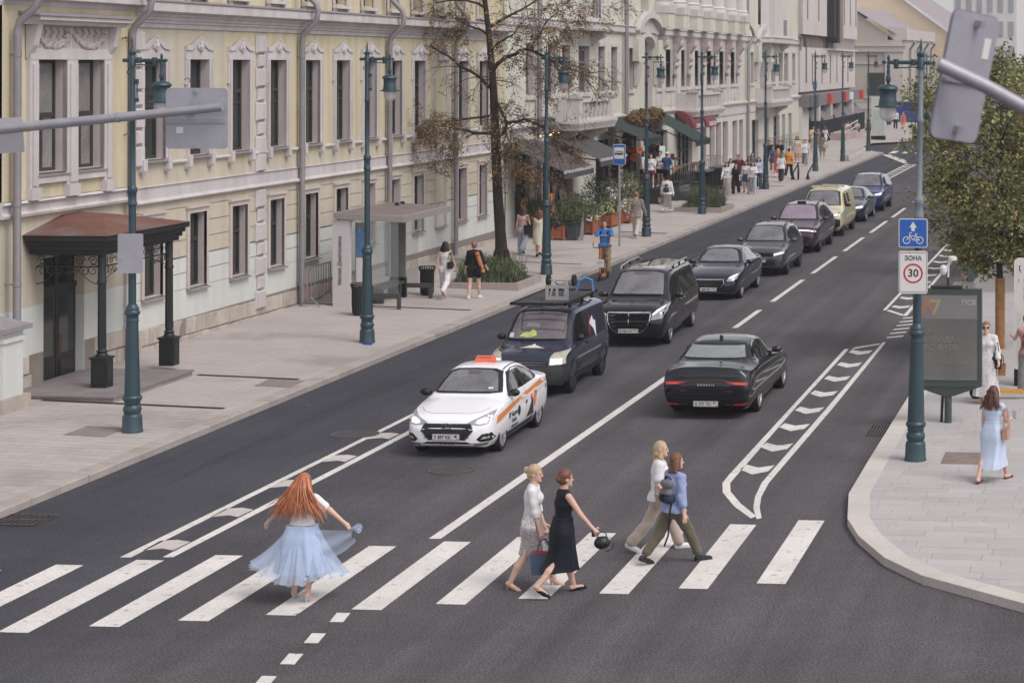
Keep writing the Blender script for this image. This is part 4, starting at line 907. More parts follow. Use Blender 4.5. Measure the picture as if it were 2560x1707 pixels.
def arm_right():
 t=thing('sign_gantry','blurred near overhead arm with a tilted sign back at the top right','sign gantry')
 d=12;P=lambda px,py,d=12:Vector((d*(-.08706+(px-2351)/5264*.9962),d*(.9962+(px-2351)/5264*.08706),7.6-(py-137)/5264*d))
 B().tube([P(2345,160,11.75),P(2460,214,11.8),P(2700,345,11.9)],.041,14).build('arm',steel,t,smooth=40)
 q=P(2700,345,11.9);B().tube([q+Vector((0,0,.3)),Vector((q.x,q.y,0))],[.07,.1],14).build('pole',steel,t,smooth=40)
 c=(P(2395,27)+P(2498,45)+P(2435,365)+P(2330,337))/4
 xa=(P(2498,45)-P(2395,27)+P(2435,365)-P(2330,337))/2;za=(P(2395,27)-P(2330,337)+P(2498,45)-P(2435,365))/2
 w=.42;xd=Vector((xa.x,math.sqrt(max(0,w*w-xa.x**2)),xa.z)).normalized();zd=(za-xd*za.dot(xd)).normalized();yd=zd.cross(xd)
 M=Matrix.Translation(c)@Matrix((xd,yd,zd)).transposed().to_4x4()
 s=B().prism(rrect(w,za.length,.05),0,.012,'y',M).build('sign_back',signgrey,t)
 B().prism(rrect(w+.012,za.length+.012,.055),.012,.018,'y',M).build('rim',mat('sign_rim',(112,104,118),rough=.5),s)
 B().box(.10,.16,-.004,0,.12,.24,M).build('sticker',s_white,s);B().box(-.02,.02,-.05,0,.29,.33,M).build('clamp',steel,s);B().box(-.02,.02,-.04,0,-.32,-.28,M).build('clamp',steel,s)
 B().box(-.2,.2,-.015,0,-.04,-.02,M).build('stiffener',steel,s)
arm_right()
# bus shelter, bins, barrier
clearg=mat('shelter_glass',(150,160,158),rough=.03,var=.03,alpha=.22,spec=.5)
sh=thing('bus_shelter','glass bus shelter with a grey flat roof and bench on the left pavement','bus shelter')
shm=mat('shelter_grey',(150,142,138),rough=.5,metal=.1,var=.06);shd=mat('shelter_dark',(70,70,70),rough=.5,var=.08)
zf=.25
b=B().add([(-22.95,59.55,2.82),(-20.86,59.55,2.72),(-20.86,63.85,2.72),(-22.95,63.85,2.82),(-22.95,59.55,3.0),(-20.86,59.55,2.9),(-20.86,63.85,2.9),(-22.95,63.85,3.0)],[(0,3,2,1),(4,5,6,7),(0,1,5,4),(1,2,6,5),(2,3,7,6),(3,0,4,7)])
b.build('roof',shm,sh)
b=B()
for i in range(12):yy=59.75+i*.36;b.bar((-22.85,yy,3.0),(-20.95,yy,2.91),.03,.03)
b.build('roof_ribs',mat('roof_rib',(136,122,116),rough=.6),sh)
for yy in(62.9,63.4):B().box(-22.3,-22.2,yy,yy+.12,2.96,3.06).build('roof_fitting',iron_b,sh)
B().box(-22.75,-22.73,59.7,63.7,zf+.2,2.78).build('rear_glass',clearg,sh);B().box(-21.75,-21.0,59.52,59.535,zf+.25,2.72).build('end_glass',clearg,sh);B().box(-22.3,-21.8,63.6,63.615,zf+.25,2.75).build('end_glass',clearg,sh)
B().box(-22.2,-21.75,62.25,62.33,zf,2.78).build('end_panel',mat('smoked_panel',(112,112,110),rough=.15,spec=.5,var=.1),sh);B().box(-22.22,-21.73,62.2,62.36,zf,zf+.6).build('end_panel_base',iron_d,sh)
bd=B().box(-23.0,-22.48,59.62,59.74,zf,2.78).build('name_panel',mat('panel_white',(196,188,190),rough=.4,var=.03),sh)
text('Малая Дмитровка',.16,'stop_name_lettering',s_black,bd,Matrix.Translation((-22.78,59.61,1.6))@VT@Matrix.Rotation(PI/2,4,'Z'))
b=B().box(-22.45,-22.05,59.95,60.02,.9,2.68);pb=b.build('timetable_frame',shm,sh);B().box(-22.41,-22.09,59.93,59.95,1.7,2.55).build('blue_poster',mat('poster_blue',(84,130,178),rough=.4,stain=(170,190,206),ss=9,sl=.6),pb);B().box(-22.41,-22.09,59.93,59.95,.95,1.66).build('timetable',s_white,pb)
b=B().box(-22.25,-21.75,60.3,62.2,zf+.42,zf+.5);be=b.build('bench_seat',shd,sh)
for yy in(60.5,62.0):B().box(-22.2,-21.8,yy,yy+.08,zf,zf+.42).build('bench_leg',shd,be)
for yy in(59.5,62.3):r_=B().box(-21.75,-20.95,yy-.04,yy+.04,zf+.28,zf+.42).build('low_rail',shd,sh);B().box(-21.02,-20.92,yy-.05,yy+.05,zf-.08,zf+.3).build('rail_post',shd,r_)
def bin_(loc,label):
 t=thing('litter_bin',label,'litter bin',loc,group='black slatted litter bins')
 B().lathe([(.17,0),(.17,.06),(.001,.06)],16).build('base',iron_b,t)
 B().lathe([(.165,.06),(.175,.8),(.16,.8),(.15,.07)],16).build('liner',mat('bin_liner',(52,54,54),rough=.6),t)
 me=B().tube([(.19,0,.06),(.2,0,.5),(.2,0,.72),(.25,0,.88)],.014,5).mesh('slat',iron_b)
 for i in range(20):o=link('slat',me,t);o.rotation_euler=(0,0,2*PI*i/20)
 b=B()
 for r,z in((.25,.88),(.2,.7),(.19,.08)):b.tube([(r*math.cos(2*PI*i/20),r*math.sin(2*PI*i/20),z) for i in range(21)],.014,5)
 b.build('rim',iron_b,t);return t
bin_((-21.58,57.97,.23),'black slatted litter bin behind the second street lamp');bin_((-21.33,63.03,.22),'black slatted litter bin at the far end of the bus shelter')
bar=thing('crowd_barrier','grey metal crowd barrier with red bars leaning by the wall','barrier',(-23.62,60.15,.29),.04)
galv=mat('dull_galvanised',(134,130,132),rough=.5,metal=.3,var=.1)
B().tube([(0,-1.0,.2),(0,-1.0,1.12),(0,1.0,1.12),(0,1.0,.2),(0,-1.0,.2)],.022,6).build('frame',galv,bar)
for i in range(9):
 y=-.85+i*.21;B().cyl((0,y,.2),(0,y,1.1),.012,n=5).build('bar',mat('barrier_red',(156,62,48),rough=.5) if i in(0,7) else galv,bar)
for y in(-.8,.8):B().tube([(-.3,y,0),(0,y,.28),(.3,y,0)],.022,6).build('foot',galv,bar)
# right side: advertising panel, map board, scooter
ad=thing('advertising_panel','dark framed advertising panel on a post behind the near lamp','advertising panel',(-3.57,42.64,.13))
pg=mat('panel_green_grey',(62,72,70),rough=.45,var=.06)
B().cyl((0,0,0),(0,0,.62),.075,n=14).build('post',pg,ad)
B().add([(-.7,-.1,.75),(.68,-.1,.75),(.68,.1,.75),(-.7,.1,.75),(-.12,-.08,.55),(.12,-.08,.55),(.12,.08,.55),(-.12,.08,.55)],[(0,1,2,3),(4,7,6,5),(0,4,5,1),(1,5,6,2),(2,6,7,3),(3,7,4,0)]).build('cradle',pg,ad)
fr_=B().box(-.71,.69,-.12,.12,.75,2.72).build('frame',pg,ad)
B().box(-.62,.60,-.135,-.12,.88,2.60).build('poster',mat('poster_grey',(106,104,102),rough=.12,spec=.6,var=.08,vs=.8),fr_)
B().box(-.62,.60,-.138,-.135,2.12,2.60).build('poster_band',mat('poster_band',(126,121,122),rough=.15,var=.05,spec=.6),fr_)
dimt=mat('poster_text',(124,120,117),rough=.3)
text('А7 —',.13,'poster_lettering',dimt,fr_,Matrix.Translation((-.36,-.139,1.86))@VT);text('СВОБОДА',.145,'poster_lettering',dimt,fr_,Matrix.Translation((-.22,-.139,1.70))@VT,bold=.003);text('РАСЧЕТОВ',.145,'poster_lettering',dimt,fr_,Matrix.Translation((-.17,-.139,1.54))@VT,bold=.003)
text('ПСБ',.14,'poster_lettering',mat('poster_pale',(158,156,158),rough=.3),fr_,Matrix.Translation((.44,-.140,2.45))@VT,bold=.003)
B().prism([(-.58,2.2),(-.46,2.52),(-.36,2.52),(-.26,2.2),(-.34,2.2),(-.41,2.4),(-.47,2.2)],-.142,-.138,'y').build('orange_symbol',mat('poster_orange',(150,108,92),rough=.3),fr_)
B().prism([(-.36,2.52),(-.12,2.52),(-.26,2.2),(-.32,2.2),(-.22,2.45),(-.36,2.45)],-.1425,-.1385,'y').build('ochre_symbol',mat('poster_ochre',(150,140,100),rough=.3),fr_)
for k in range(4):text('— ———— ——— —— ————',.05,'poster_lettering',mat('poster_small',(114,111,109),rough=.3),fr_,Matrix.Translation((.05,-.139,1.2-.07*k))@VT)
cm=B().box(-.35,.3,-.12,.1,2.74,2.78);cm.tube([(0,0,2.76),(0,0,2.95)],.02,6);cm.build('camera_mount',iron_b,ad)
ca=B().tube([(0,0,2.95),(.02,0,3.35),(.06,0,3.36)],.018,6);ca.lathe([(.02,3.05),(.075,3.06),(.08,3.14),(.06,3.18),(.02,3.2)],12,Matrix.Translation((-.09,0,0)));ca.ell((-.09,0,3.05),.06,10,6);ca.lathe([(.05,3.28),(.09,3.3),(.09,3.36),(.03,3.38)],12,Matrix.Translation((.09,0,0)));ca.build('dome_camera',s_white,ad)
B().tube([(-.14,.06,0),(-.12,.05,.45),(-.1,.05,.62)],.03,6).build('stay',iron_b,ad)
ms=thing('map_board','white city map board with street names at the right edge','map board',(-2.05,47.56,.13),-.03)
B().box(-.43,.6,-.1,.1,0,.36).build('base',iron_d,ms)
mb=B().prism([(u,1.62+v) for u,v in rrect(1.03,2.5,.09)],-.1,.1,'y',Matrix.Translation((.085,0,0))).build('panel',mat('map_white',(206,202,200),rough=.4,var=.03),ms)
bk_=s_black
for i,(s_,z) in enumerate([('улица Малая Дмитровка',2.66),('Театр «Ленком»',2.38),('Сад «Эрмитаж»',2.2),('Садовое кольцо',2.02)]):
 text(s_,.085 if i==0 else.058,'map_lettering',bk_,mb,Matrix.Translation((-.22 if i else-.18,-.104,z))@VT,align='LEFT')
 text(['Malaya Dmitrovka','Lenkom Theatre','Hermitage Garden','Garden Ring'][i],.04,'map_lettering',mat('map_grey_text',(130,128,128),rough=.5),mb,Matrix.Translation((-.22 if i else-.18,-.104,z-.065))@VT,align='LEFT')
b=B();ringy(b,-.3,2.7,.012,.012,-.106,-.102,8);b.bar((-.3,-.104,2.68),(-.31,-.104,2.6),.015,.004,up=(0,1,0));b.bar((-.3,-.104,2.64),(-.27,-.104,2.56),.012,.004,up=(0,1,0));b.bar((-.32,-.104,2.42),(-.32,-.104,2.34),.01,.004,up=(0,1,0));b.build('pictogram',bk_,mb)
mapm=mat('city_map',(198,196,186),rough=.4,var=.05,vs=6,stain=(164,190,160),ss=4,sl=.56)
B().box(-.36,.52,-.105,-.1,.5,1.75).build('map_sheet',mapm,mb)
b=B();r_=random.Random(5)
for i in range(26):
 x0,z0=r_.uniform(-.34,.5),r_.uniform(.55,1.7);a=r_.uniform(0,PI);l=r_.uniform(.1,.35);x1,z1=min(.5,max(-.35,x0+l*math.cos(a))),min(1.72,max(.52,z0+l*math.sin(a)));b.bar((x0,-.107,z0),(x1,-.107,z1),.012,.003,up=(0,1,0))
tag(b.build('map_streets',mat('map_road',(228,224,214),rough=.4),mb),kind='stuff')
yelm=mat('scooter_yellow',(206,146,22),rough=.4,var=.08)
def scooter(name,label,loc,rz,deck_m,tall=True):
 t=thing(name,label,'scooter',loc,rz)
 for y in(-.52,.52):
  w=B().lathe([(.085,-.025),(.115,-.02),(.115,.02),(.085,.025)],18,Matrix.Translation((0,y,.115))@Matrix.Rotation(PI/2,4,'Y')).build('wheel',mat('tyre_black',(26,26,28),rough=.85),t);B().lathe([(.001,-.02),(.085,-.022),(.085,.022),(.001,.02)],14,Matrix.Translation((0,y,.115))@Matrix.Rotation(PI/2,4,'Y')).build('hub',deck_m,w)
  B().prism([(y+.13*math.cos(a),.115+.13*math.sin(a)) for a in[PI*.15+PI*.7*i/8 for i in range(9)]],-.04,.04,'x').build('mudguard',iron_b,t)
 B().box(-.08,.08,-.36,.34,.11,.17).build('deck',deck_m,t)
 B().tube([(0,.34,.14),(0,.46,.3),(0,.5,.3),(0,.42,1.1)],.03,8).build('stem',deck_m,t)
 B().tube([(-.28,.4,1.13),(-.1,.42,1.1),(.1,.42,1.1),(.28,.4,1.13)],.016,6).build('handlebar',iron_b,t)
 return t
es=thing('yellow_scooter','yellow electric rental scooter parked behind the curly haired woman','scooter',(-2.62,45.7,.13),-1.45)
for y in(-.6,.6):
 w=B().lathe([(.09,-.03),(.14,-.03),(.14,.03),(.09,.03)],18,Matrix.Translation((0,y,.14))@Matrix.Rotation(PI/2,4,'Y')).build('wheel',mat('tyre_black',(26,26,28),rough=.85),es);B().lathe([(.001,-.028),(.09,-.03),(.09,.03),(.001,.028)],14,Matrix.Translation((0,y,.14))@Matrix.Rotation(PI/2,4,'Y')).build('hub',yelm,w)
 B().prism([(y+.17*math.cos(a),.14+.17*math.sin(a)) for a in[.1+PI*.8*i/8 for i in range(9)]],-.05,.05,'x').build('mudguard',mat('scooter_grey',(66,74,78),rough=.5),es)
B().box(-.09,.09,-.46,.42,.13,.2).build('deck',yelm,es);B().tube([(0,.42,.17),(0,.56,.34),(0,.54,.5),(.0,.46,1.12)],.032,8).build('stem',yelm,es);B().tube([(-.26,.45,1.14),(.26,.45,1.14)],.018,6).build('handlebar',iron_b,es)
# flower beds and plants
def leaves(b,c,r,n,size,rg,flat=.5,hollow=.3,up=0):
 for _ in range(n):
  while True:
   v=Vector((rg.uniform(-1,1),rg.uniform(-1,1),rg.uniform(-1,1)))
   if hollow<v.length<1:break
  p=Vector((c[0]+v.x*r[0],c[1]+v.y*r[1],c[2]+v.z*r[2]));s=size*rg.uniform(.6,1.3)
  nrm=(v+Vector((rg.uniform(-1,1),rg.uniform(-1,1),rg.uniform(-.3,1.2)))*flat*2).normalized()
  t=nrm.cross(Vector((rg.uniform(-1,1),rg.uniform(-1,1),rg.uniform(-1,1)))).normalized();q=nrm.cross(t);q=q.normalized()
  b.add([p-t*s,p+q*s*.5+nrm*s*.12,p+t*s,p-q*s*.5+nrm*s*.12],[(0,1,2,3)])
def blades(b,c,r,n,h,rg,w=.012,lean=.5):
 for _ in range(n):
  a=rg.uniform(0,2*PI);q=math.sqrt(rg.random());x,y=c[0]+r[0]*q*math.cos(a),c[1]+r[1]*q*math.sin(a);hh=h*rg.uniform(.5,1.1);l=lean*hh*rg.random();a2=rg.uniform(0,2*PI)
  p0,p1,p2=Vector((x,y,c[2])),Vector((x+l*.4*math.cos(a2),y+l*.4*math.sin(a2),c[2]+hh*.6)),Vector((x+l*math.cos(a2),y+l*math.sin(a2),c[2]+hh))
  d=Vector((-math.sin(a2),math.cos(a2),0))*w
  b.add([p0-d,p0+d,p1+d*.8,p1-d*.8,p2],[(0,1,2,3),(3,2,4)])
lf_dark=mat('leaf_dark_green',(62,74,52),rough=.6,var=.4,vs=9,stain=(88,92,60),ss=5,sl=.52)
lf_grass=mat('leaf_grass',(84,92,66),rough=.7,var=.35,vs=8,stain=(120,116,84),ss=4,sl=.55)
lf_pale=mat('leaf_pale',(150,152,104),rough=.6,var=.3,vs=9,stain=(196,196,158),ss=12,sl=.55)
lf_mid=mat('leaf_mid_green',(82,94,58),rough=.6,var=.4,vs=9,stain=(132,112,60),ss=4,sl=.58)
lf_brown=mat('leaf_brown',(112,82,44),rough=.7,var=.45,vs=7,stain=(80,84,44),ss=3,sl=.52)
lf_maroon=mat('leaf_maroon',(48,22,26),rough=.7,var=.5,vs=7,stain=(96,34,30),ss=8,sl=.62)
flower_w=mat('flower_white',(212,196,200),rough=.6,var=.15,vs=20);flower_o=mat('flower_orange',(214,110,36),rough=.6,var=.25,vs=12)
def bed(x0,x1,y0,y1,label,hbush,rg):
 z=pz((x0+x1)/2);t=thing('flower_bed',label,'flower bed',(0,0,0))
 km=mat('bed_kerb',(158,146,138),rough=.85,var=.1,vs=2,rand=.05)
 w=.14
 for a in((x0,x1,y0,y0+w),(x0,x1,y1-w,y1),(x0,x0+w,y0+w,y1-w),(x1-w,x1,y0+w,y1-w)):B().box(a[0]+.004,a[1]-.004,a[2]+.004,a[3]-.004,z-.12,z+.2).build('kerb_block',km,t)
 B().box(x0+w,x1-w,y0+w,y1-w,z-.1,z+.15).build('soil',mat('soil',(66,54,46),rough=1,var=.2,vs=6),t)
 g=B();blades(g,((x0+x1)/2,(y0+y1)/2,z+.15),((x1-x0)*.45,(y1-y0)*.45),900,.26,rg,.012,.8);tag(g.build('grass_tufts',lf_grass,t,fix=False),kind='stuff')
 return t,z
rg=random.Random(11)
t,z=bed(-21.55,-19.05,65.0,67.7,'stone edged flower bed with a green bush round the bare tree','',rg)
b=B()
for c,r,n in(((-21.0,66.5,z+.45),(.55,.7,.4),900),((-20.2,66.3,z+.5),(.6,.7,.45),1000),((-19.65,66.5,z+.4),(.45,.7,.35),700),((-20.5,66.0,z+.7),(.5,.5,.35),500)):leaves(b,c,r,n*2,.032,rg,.6)
blades(b,(-20.3,66.3,z+.2),(1.1,.9),420,.85,rg,.008,.7)
tag(b.build('bush',lf_mid,t,fix=False),kind='stuff')
t,z=bed(-21.2,-18.9,97.95,101.0,'stone edged flower bed with tall grass beyond the bus stop sign','',rg)
b=B();blades(b,(-20.0,99.8,z+.2),(.9,1.2),900,1.0,rg,.010,.6);leaves(b,(-19.9,100,z+.5),(.9,1.2,.45),1100,.04,rg);tag(b.build('tall_grass',lf_grass,t,fix=False),kind='stuff')
terr=mat('terracotta_box',(164,92,56),rough=.7,var=.08,vs=3);slate=mat('slate_box',(62,70,74),rough=.6,var=.06)
def planter(label,x,y,w,l,h,m,plants,z=None,name='planter'):
 z=pz(x) if z is None else z;t=thing(name,label,'planter',(x,y,z))
 b=B()
 if m is terr:
  for k in range(3):B().box(-w/2,w/2,-l/2,l/2,.06+k*(h-.06)/3,.06+(k+1)*(h-.06)/3-.01).build('board',m,t)
  for sx in(-1,1):
   for sy in(-1,1):B().box(sx*(w/2+.015)-.04,sx*(w/2+.015)+.04,sy*(l/2+.015)-.04,sy*(l/2+.015)+.04,0,h+.01).build('corner_post',m,t)
 else:B().add([(-w*.42,-l*.42,0),(w*.42,-l*.42,0),(w*.42,l*.42,0),(-w*.42,l*.42,0),(-w/2,-l/2,h),(w/2,-l/2,h),(w/2,l/2,h),(-w/2,l/2,h)],[(0,3,2,1),(4,5,6,7),(0,1,5,4),(1,2,6,5),(2,3,7,6),(3,0,4,7)]).build('box',m,t)
 for k,(pm,kind,n,hh,rr) in enumerate(plants):
  b=B()
  if kind=='b':blades(b,(0,0,h),(rr,rr*l/w),n,hh,rg,.018,.8)
  elif kind=='s':
   for i in range(14):a=rg.uniform(0,2*PI);q=rg.uniform(.2,1)*rr;b.tube([(0,0,h),(q*.4*math.cos(a),q*.4*math.sin(a),h+hh*.5),(q*math.cos(a),q*math.sin(a),h+hh*rg.uniform(.7,1))],.008,4)
   leaves(b,(0,0,h+hh*.55),(rr,rr,hh*.5),n,.05,rg,.7,.1)
  else:leaves(b,(0,0,h+hh*.4),(rr,rr*l/w,hh*.6),n,.075,rg,.5,.2)
  tag(b.build('plant',pm,t,fix=False),kind='stuff')
 return t
planter('terracotta planter box by the corner of the yellow building',-24.5,83.4,.5,.5,.5,terr,[(lf_dark,'s',500,1.4,.5)])
planter('small terracotta planter box with broad leaves beside the slate pot',-22.38,82.2,.42,.5,.55,terr,[(lf_dark,'l',260,.45,.42)])
planter('slate grey square pot with a tall loose shrub behind the scooter rider',-21.9,82.3,.44,.5,.55,slate,[(lf_mid,'s',1300,1.25,.7)])
planter('dark slate box with shrub behind the slanted bollard',-22.15,84.1,.5,.7,.55,slate,[(lf_mid,'s',900,1.2,.6)])
planter('terracotta planter spilling with white flowers right of the bollard',-21.95,85.2,.5,1.0,.55,terr,[(lf_pale,'b',500,.6,.35),(flower_w,'l',160,.4,.45),(lf_grass,'b',300,.8,.3)])
planter('large terracotta planter with pale striped leaves beside the bus stop pole',-22.05,88.9,.6,1.7,.52,terr,[(lf_pale,'l',420,.6,.5),(lf_grass,'b',300,.8,.3)])
planter('terracotta planter with white flowers at the far end of the row',-21.8,91.2,.5,1.2,.5,terr,[(lf_pale,'b',300,.6,.3),(flower_w,'l',200,.5,.45)])
planter('slate planter with a bushy green shrub in front of the railing',-22.9,90.5,.5,.6,.6,slate,[(lf_dark,'s',1500,1.5,.8)])
planter('slate planter with a large feathery shrub behind the bus stop pole',-22.3,93.5,.5,.6,.6,slate,[(lf_mid,'s',1500,1.5,.8)])
planter('dark pot with grey green grasses behind the long haired woman',-23.6,83.3,.5,.5,.4,slate,[(lf_grass,'b',500,1.3,.4),(lf_dark,'s',500,1.0,.5)])
planter('pale grey tub with dark foliage left of the terracotta box',-22.75,82.2,.36,.36,.4,mat('pale_tub',(150,152,158),rough=.6),[(lf_dark,'l',420,.7,.5)])
planter('planter with yellow green foliage beside the two walking women',-23.3,82.8,.5,.8,.3,slate,[(mat('leaf_yellow',(150,128,48),rough=.6,var=.35,vs=9,stain=(84,90,48),ss=5,sl=.5),'s',700,.9,.55)])
o=tag(B().add([(0,0,0),(.14,0,0),(.14,.1,0),(0,.1,0),(.1,0,1.05),(.17,0,1.1),(.17,.05,1.1),(.1,.05,1.05)],[(0,3,2,1),(4,5,6,7),(0,1,5,4),(1,2,6,5),(2,3,7,6),(3,0,4,7)]).build('slanted_bollard',steel),'tall slanted steel bollard between the planters','bollard');o.location=(-21.6,82.2,.23)
# restaurant front: awnings, lanterns, terrace
cloth_d=mat('charcoal_awning',(76,74,76),rough=.9,var=.06,vs=1);cloth_g=mat('green_black_awning',(44,54,54),rough=.9,var=.06,vs=1);cloth_r=mat('wine_red_awning',(118,60,64),rough=.9,var=.06,vs=1)
def awning(label,y0,y1,xt,zt,xf,zf,m,vm,val=.22):
 t=thing('awning',label,'awning')
 B().add([(xt,y0,zt),(xt,y1,zt),(xf,y1,zf),(xf,y0,zf),(xt,y0,zt-.03),(xt,y1,zt-.03),(xf,y1,zf-.03),(xf,y0,zf-.03)],[(0,1,2,3),(7,6,5,4),(0,3,7,4),(1,5,6,2)]).build('canopy',m,t)
 B().box(xf-.02,xf+.05,y0,y1,zf-.09,zf+.02).build('front_bar',vm,t);B().box(xf+.0,xf+.02,y0,y1,zf-.09-val,zf-.091).build('valance',m,t)
 for yy in(y0+.15,y1-.15):B().tube([(xt,yy,zt-.5),((xt+xf)/2+.2,yy,(zt+zf)/2-.45),(xf,yy,zf-.06)],.03,5).build('arm',iron_b,t)
 return t
lightbar=mat('pale_bar',(176,170,168),rough=.6)
awning('nearest charcoal awning behind the tree branches',81.4,86.0,-24.5,4.1,-22.0,2.98,cloth_d,lightbar)
awning('second charcoal awning left of the bus stop sign',88.3,93.0,-24.6,4.15,-22.3,3.12,cloth_d,lightbar)
awning('dark green awning left of the hanging flowers',97.3,101.2,-24.75,4.55,-22.5,3.62,cloth_g,cloth_g)
awning('dark green awning beside the red awnings',108.9,112.6,-24.9,4.45,-22.4,3.08,cloth_g,cloth_g)
for lab,y0 in(('left wine red awning with white lettering',115.8),('right wine red awning with white lettering',119.4)):
 t=thing('red_awning',lab,'awning')
 prof=[(-25.1,4.45),(-24.55,4.42),(-24.2,4.2),(-23.95,3.75),(-23.9,3.4)]
 b=B();n=len(prof);b.add([(x,yy,z) for yy in(y0,y0+3.1) for x,z in prof],[(i,i+1,i+1+n,i+n) for i in range(n-1)]+[tuple(range(n))+(n-1,) if False else tuple(range(n)),tuple(range(2*n-1,n-1,-1))]);b.build('canopy',cloth_r,t)
 text('CHAIHONA',.3,'awning_lettering',s_white,t,Matrix.Translation((-23.88,y0+1.55,3.62))@Matrix.Rotation(PI/2,4,'Z')@VT) if False else B().box(-23.9,-23.86,y0+.5,y0+2.6,3.48,3.72).build('lettering_panel',mat('faded_lettering',(190,168,168),rough=.8,var=.5,vs=6),t)
warm=mat('paper_lantern',(214,146,96),rough=.8,var=.15,vs=6,emit=.4)
for lab,x,y,z0,z1,w in(('smaller glowing paper lantern near the corner planter',-24.37,84,1.0,1.75,.24),('taller glowing paper lantern right of the street lamp',-23.53,85,.55,1.9,.26)):
 t=thing('paper_lantern',lab,'lantern',(x,y,0));B().box(-w/2+.02,w/2-.02,-w/2+.02,w/2-.02,z0,z1).build('paper_shade',warm,t)
 B().box(-.12,.12,-.12,.12,.3,z0).build('stand',iron_b,t)
 for sx in(-1,0,1):
  for sy in(-1,1):B().box(sx*w/2-.012,sx*w/2+.012,sy*w/2-.012,sy*w/2+.012,z0-.02,z1+.02).build('post',mat('lantern_wood',(96,58,34),rough=.7),t)
 for k in range(5):zz=z0+(z1-z0)*k/4;b=B();b.box(-w/2,w/2,-w/2-.008,-w/2+.008,zz-.008,zz+.008);b.build('cross_bar',MATS['lantern_wood'],t)
t=thing('menu_board','white leaning menu board among the shrubs','menu board',(-23.0,86.2,.3),.3);pl_=B().box(-.14,.14,-.02,.02,.9,1.75).build('board',s_white,t);B().box(-.02,.02,0,.04,0,.9).build('leg',iron_b,t);t.rotation_euler=(0,-.22,.2)
b=B()
for k in range(5):b.box(-.09,.09,-.024,-.02,1.1+k*.12,1.13+k*.12)
tag(b.build('menu_lettering',mat('menu_red',(150,96,90),rough=.6),pl_),kind='stuff')
ch_o=mat('orange_chair',(190,120,40),rough=.6)
def tub_chair(label,x,y,rz):
 t=thing('garden_chair',label,'chair',(x,y,pz(x)),rz,'orange wicker chairs among the planters')
 B().lathe([(.001,.42),(.26,.42),(.26,.48),(.001,.48)],12).build('seat',ch_o,t)
 B().add([(.27*math.cos(a),.27*math.sin(a),z) for z in(.45,.85) for a in[PI*i/8 for i in range(9)]],[(i,i+1,i+10,i+9) for i in range(8)]).build('backrest',ch_o,t)
 for a in(.8,2.3,3.9,5.5):B().cyl((.2*math.cos(a),.2*math.sin(a),0),(.2*math.cos(a),.2*math.sin(a),.42),.018,n=5).build('leg',iron_b,t)
tub_chair('orange wicker chair left of the white table',-23.2,82.6,2.6);tub_chair('orange wicker chair behind the white table',-22.8,83.6,.3);tub_chair('orange wicker chair behind the large planter',-22.9,88.8,.5);tub_chair('orange wicker chair by the far planter',-22.7,92,.2)
t=thing('cafe_table','white topped cafe table between orange chairs','table',(-22.75,83.0,.25));B().lathe([(.001,.72),(.36,.72),(.36,.76),(.001,.76)],16).build('top',s_white,t);B().cyl((0,0,0),(0,0,.72),.03).build('leg',iron_b,t)
rl=thing('terrace_railing','thin grey railing behind the shrubs of the cafe','railing')
b=B();b.tube([(-23.2,87.2,1.55),(-22.3,95.5,1.5)],.025,6);b.build('top_rail',galv,rl)
me=B().cyl((0,0,0),(0,0,1.25),.012,n=5).mesh('baluster',galv)
for i in range(16):o=link('baluster',me,rl);o.location=(-23.2+.9*i/15,87.2+8.3*i/15,.27)
dkw=mat('dark_timber',(46,40,38),rough=.6,var=.2,vs=4);wood=mat('warm_timber',(146,104,72),rough=.6,var=.15,vs=5)
td=thing('bar_terrace','raised dark timber terrace with steps in front of the bar','terrace')
B().box(-24.9,-22.7,101.9,118,.2,1.0).build('deck',dkw,td)
for i in range(4):B().box(-22.7+.3*i,-22.4+.3*i,105,108.2,.2,.85-.17*i).build('step',mat('dark_stone_step',(92,92,94),rough=.7,var=.1),td)
for x,y in((-22.6,104.7),(-21.6,104.8)):B().box(x-.22,x+.22,y-.2,y+.2,.2,1.12).box(x-.28,x+.28,y-.26,y+.26,1.12,1.2).build('newel_post',mat('slate_post',(58,64,66),rough=.6),td)
for lab,x,y,l,zt in(('black bar counter with shelves nearest the steps',-22.1,109.6,1.9,1.45),('second black bar counter beside the walking group',-22.2,114.4,2.2,1.4)):
 t=thing('bar_counter',lab,'bar counter',(x,y,pz(x)));B().box(-.3,.3,-l/2,l/2,0,.16).build('base',dkw,t)
 for yy in(-l/2,0,l/2-.08):B().box(-.28,.28,yy,yy+.08,.16,zt-.26).build('upright',iron_b,t)
 B().box(-.28,.0,-l/2+.08,l/2-.08,.16,zt-.26).build('back_panel',iron_d,t);B().box(-.36,.36,-l/2-.08,l/2+.08,zt-.26,zt-.18).build('counter_top',mat('grey_timber',(92,84,82),rough=.6),t)
def stool(label,x,y):
 t=thing('bar_stool',label,'stool',(x,y,1.0),0,'timber bar stools on the terrace');B().box(-.2,.2,-.35,.35,.68,.74).build('seat',wood,t)
 for sx in(-.16,.16):
  for sy in(-.3,.3):B().cyl((sx*1.1,sy*1.05,0),(sx,sy,.68),.02,n=5).build('leg',iron_b,t)
for i,(x,y) in enumerate([(-23.2,107.3),(-23.3,108.6),(-23.4,110.0),(-22.95,111.4),(-23.2,113)]):stool(['bar stool nearest the terrace steps','second bar stool from the terrace steps','middle bar stool on the terrace','bar stool beside the first black counter','bar stool farthest along the terrace'][i],x,y)
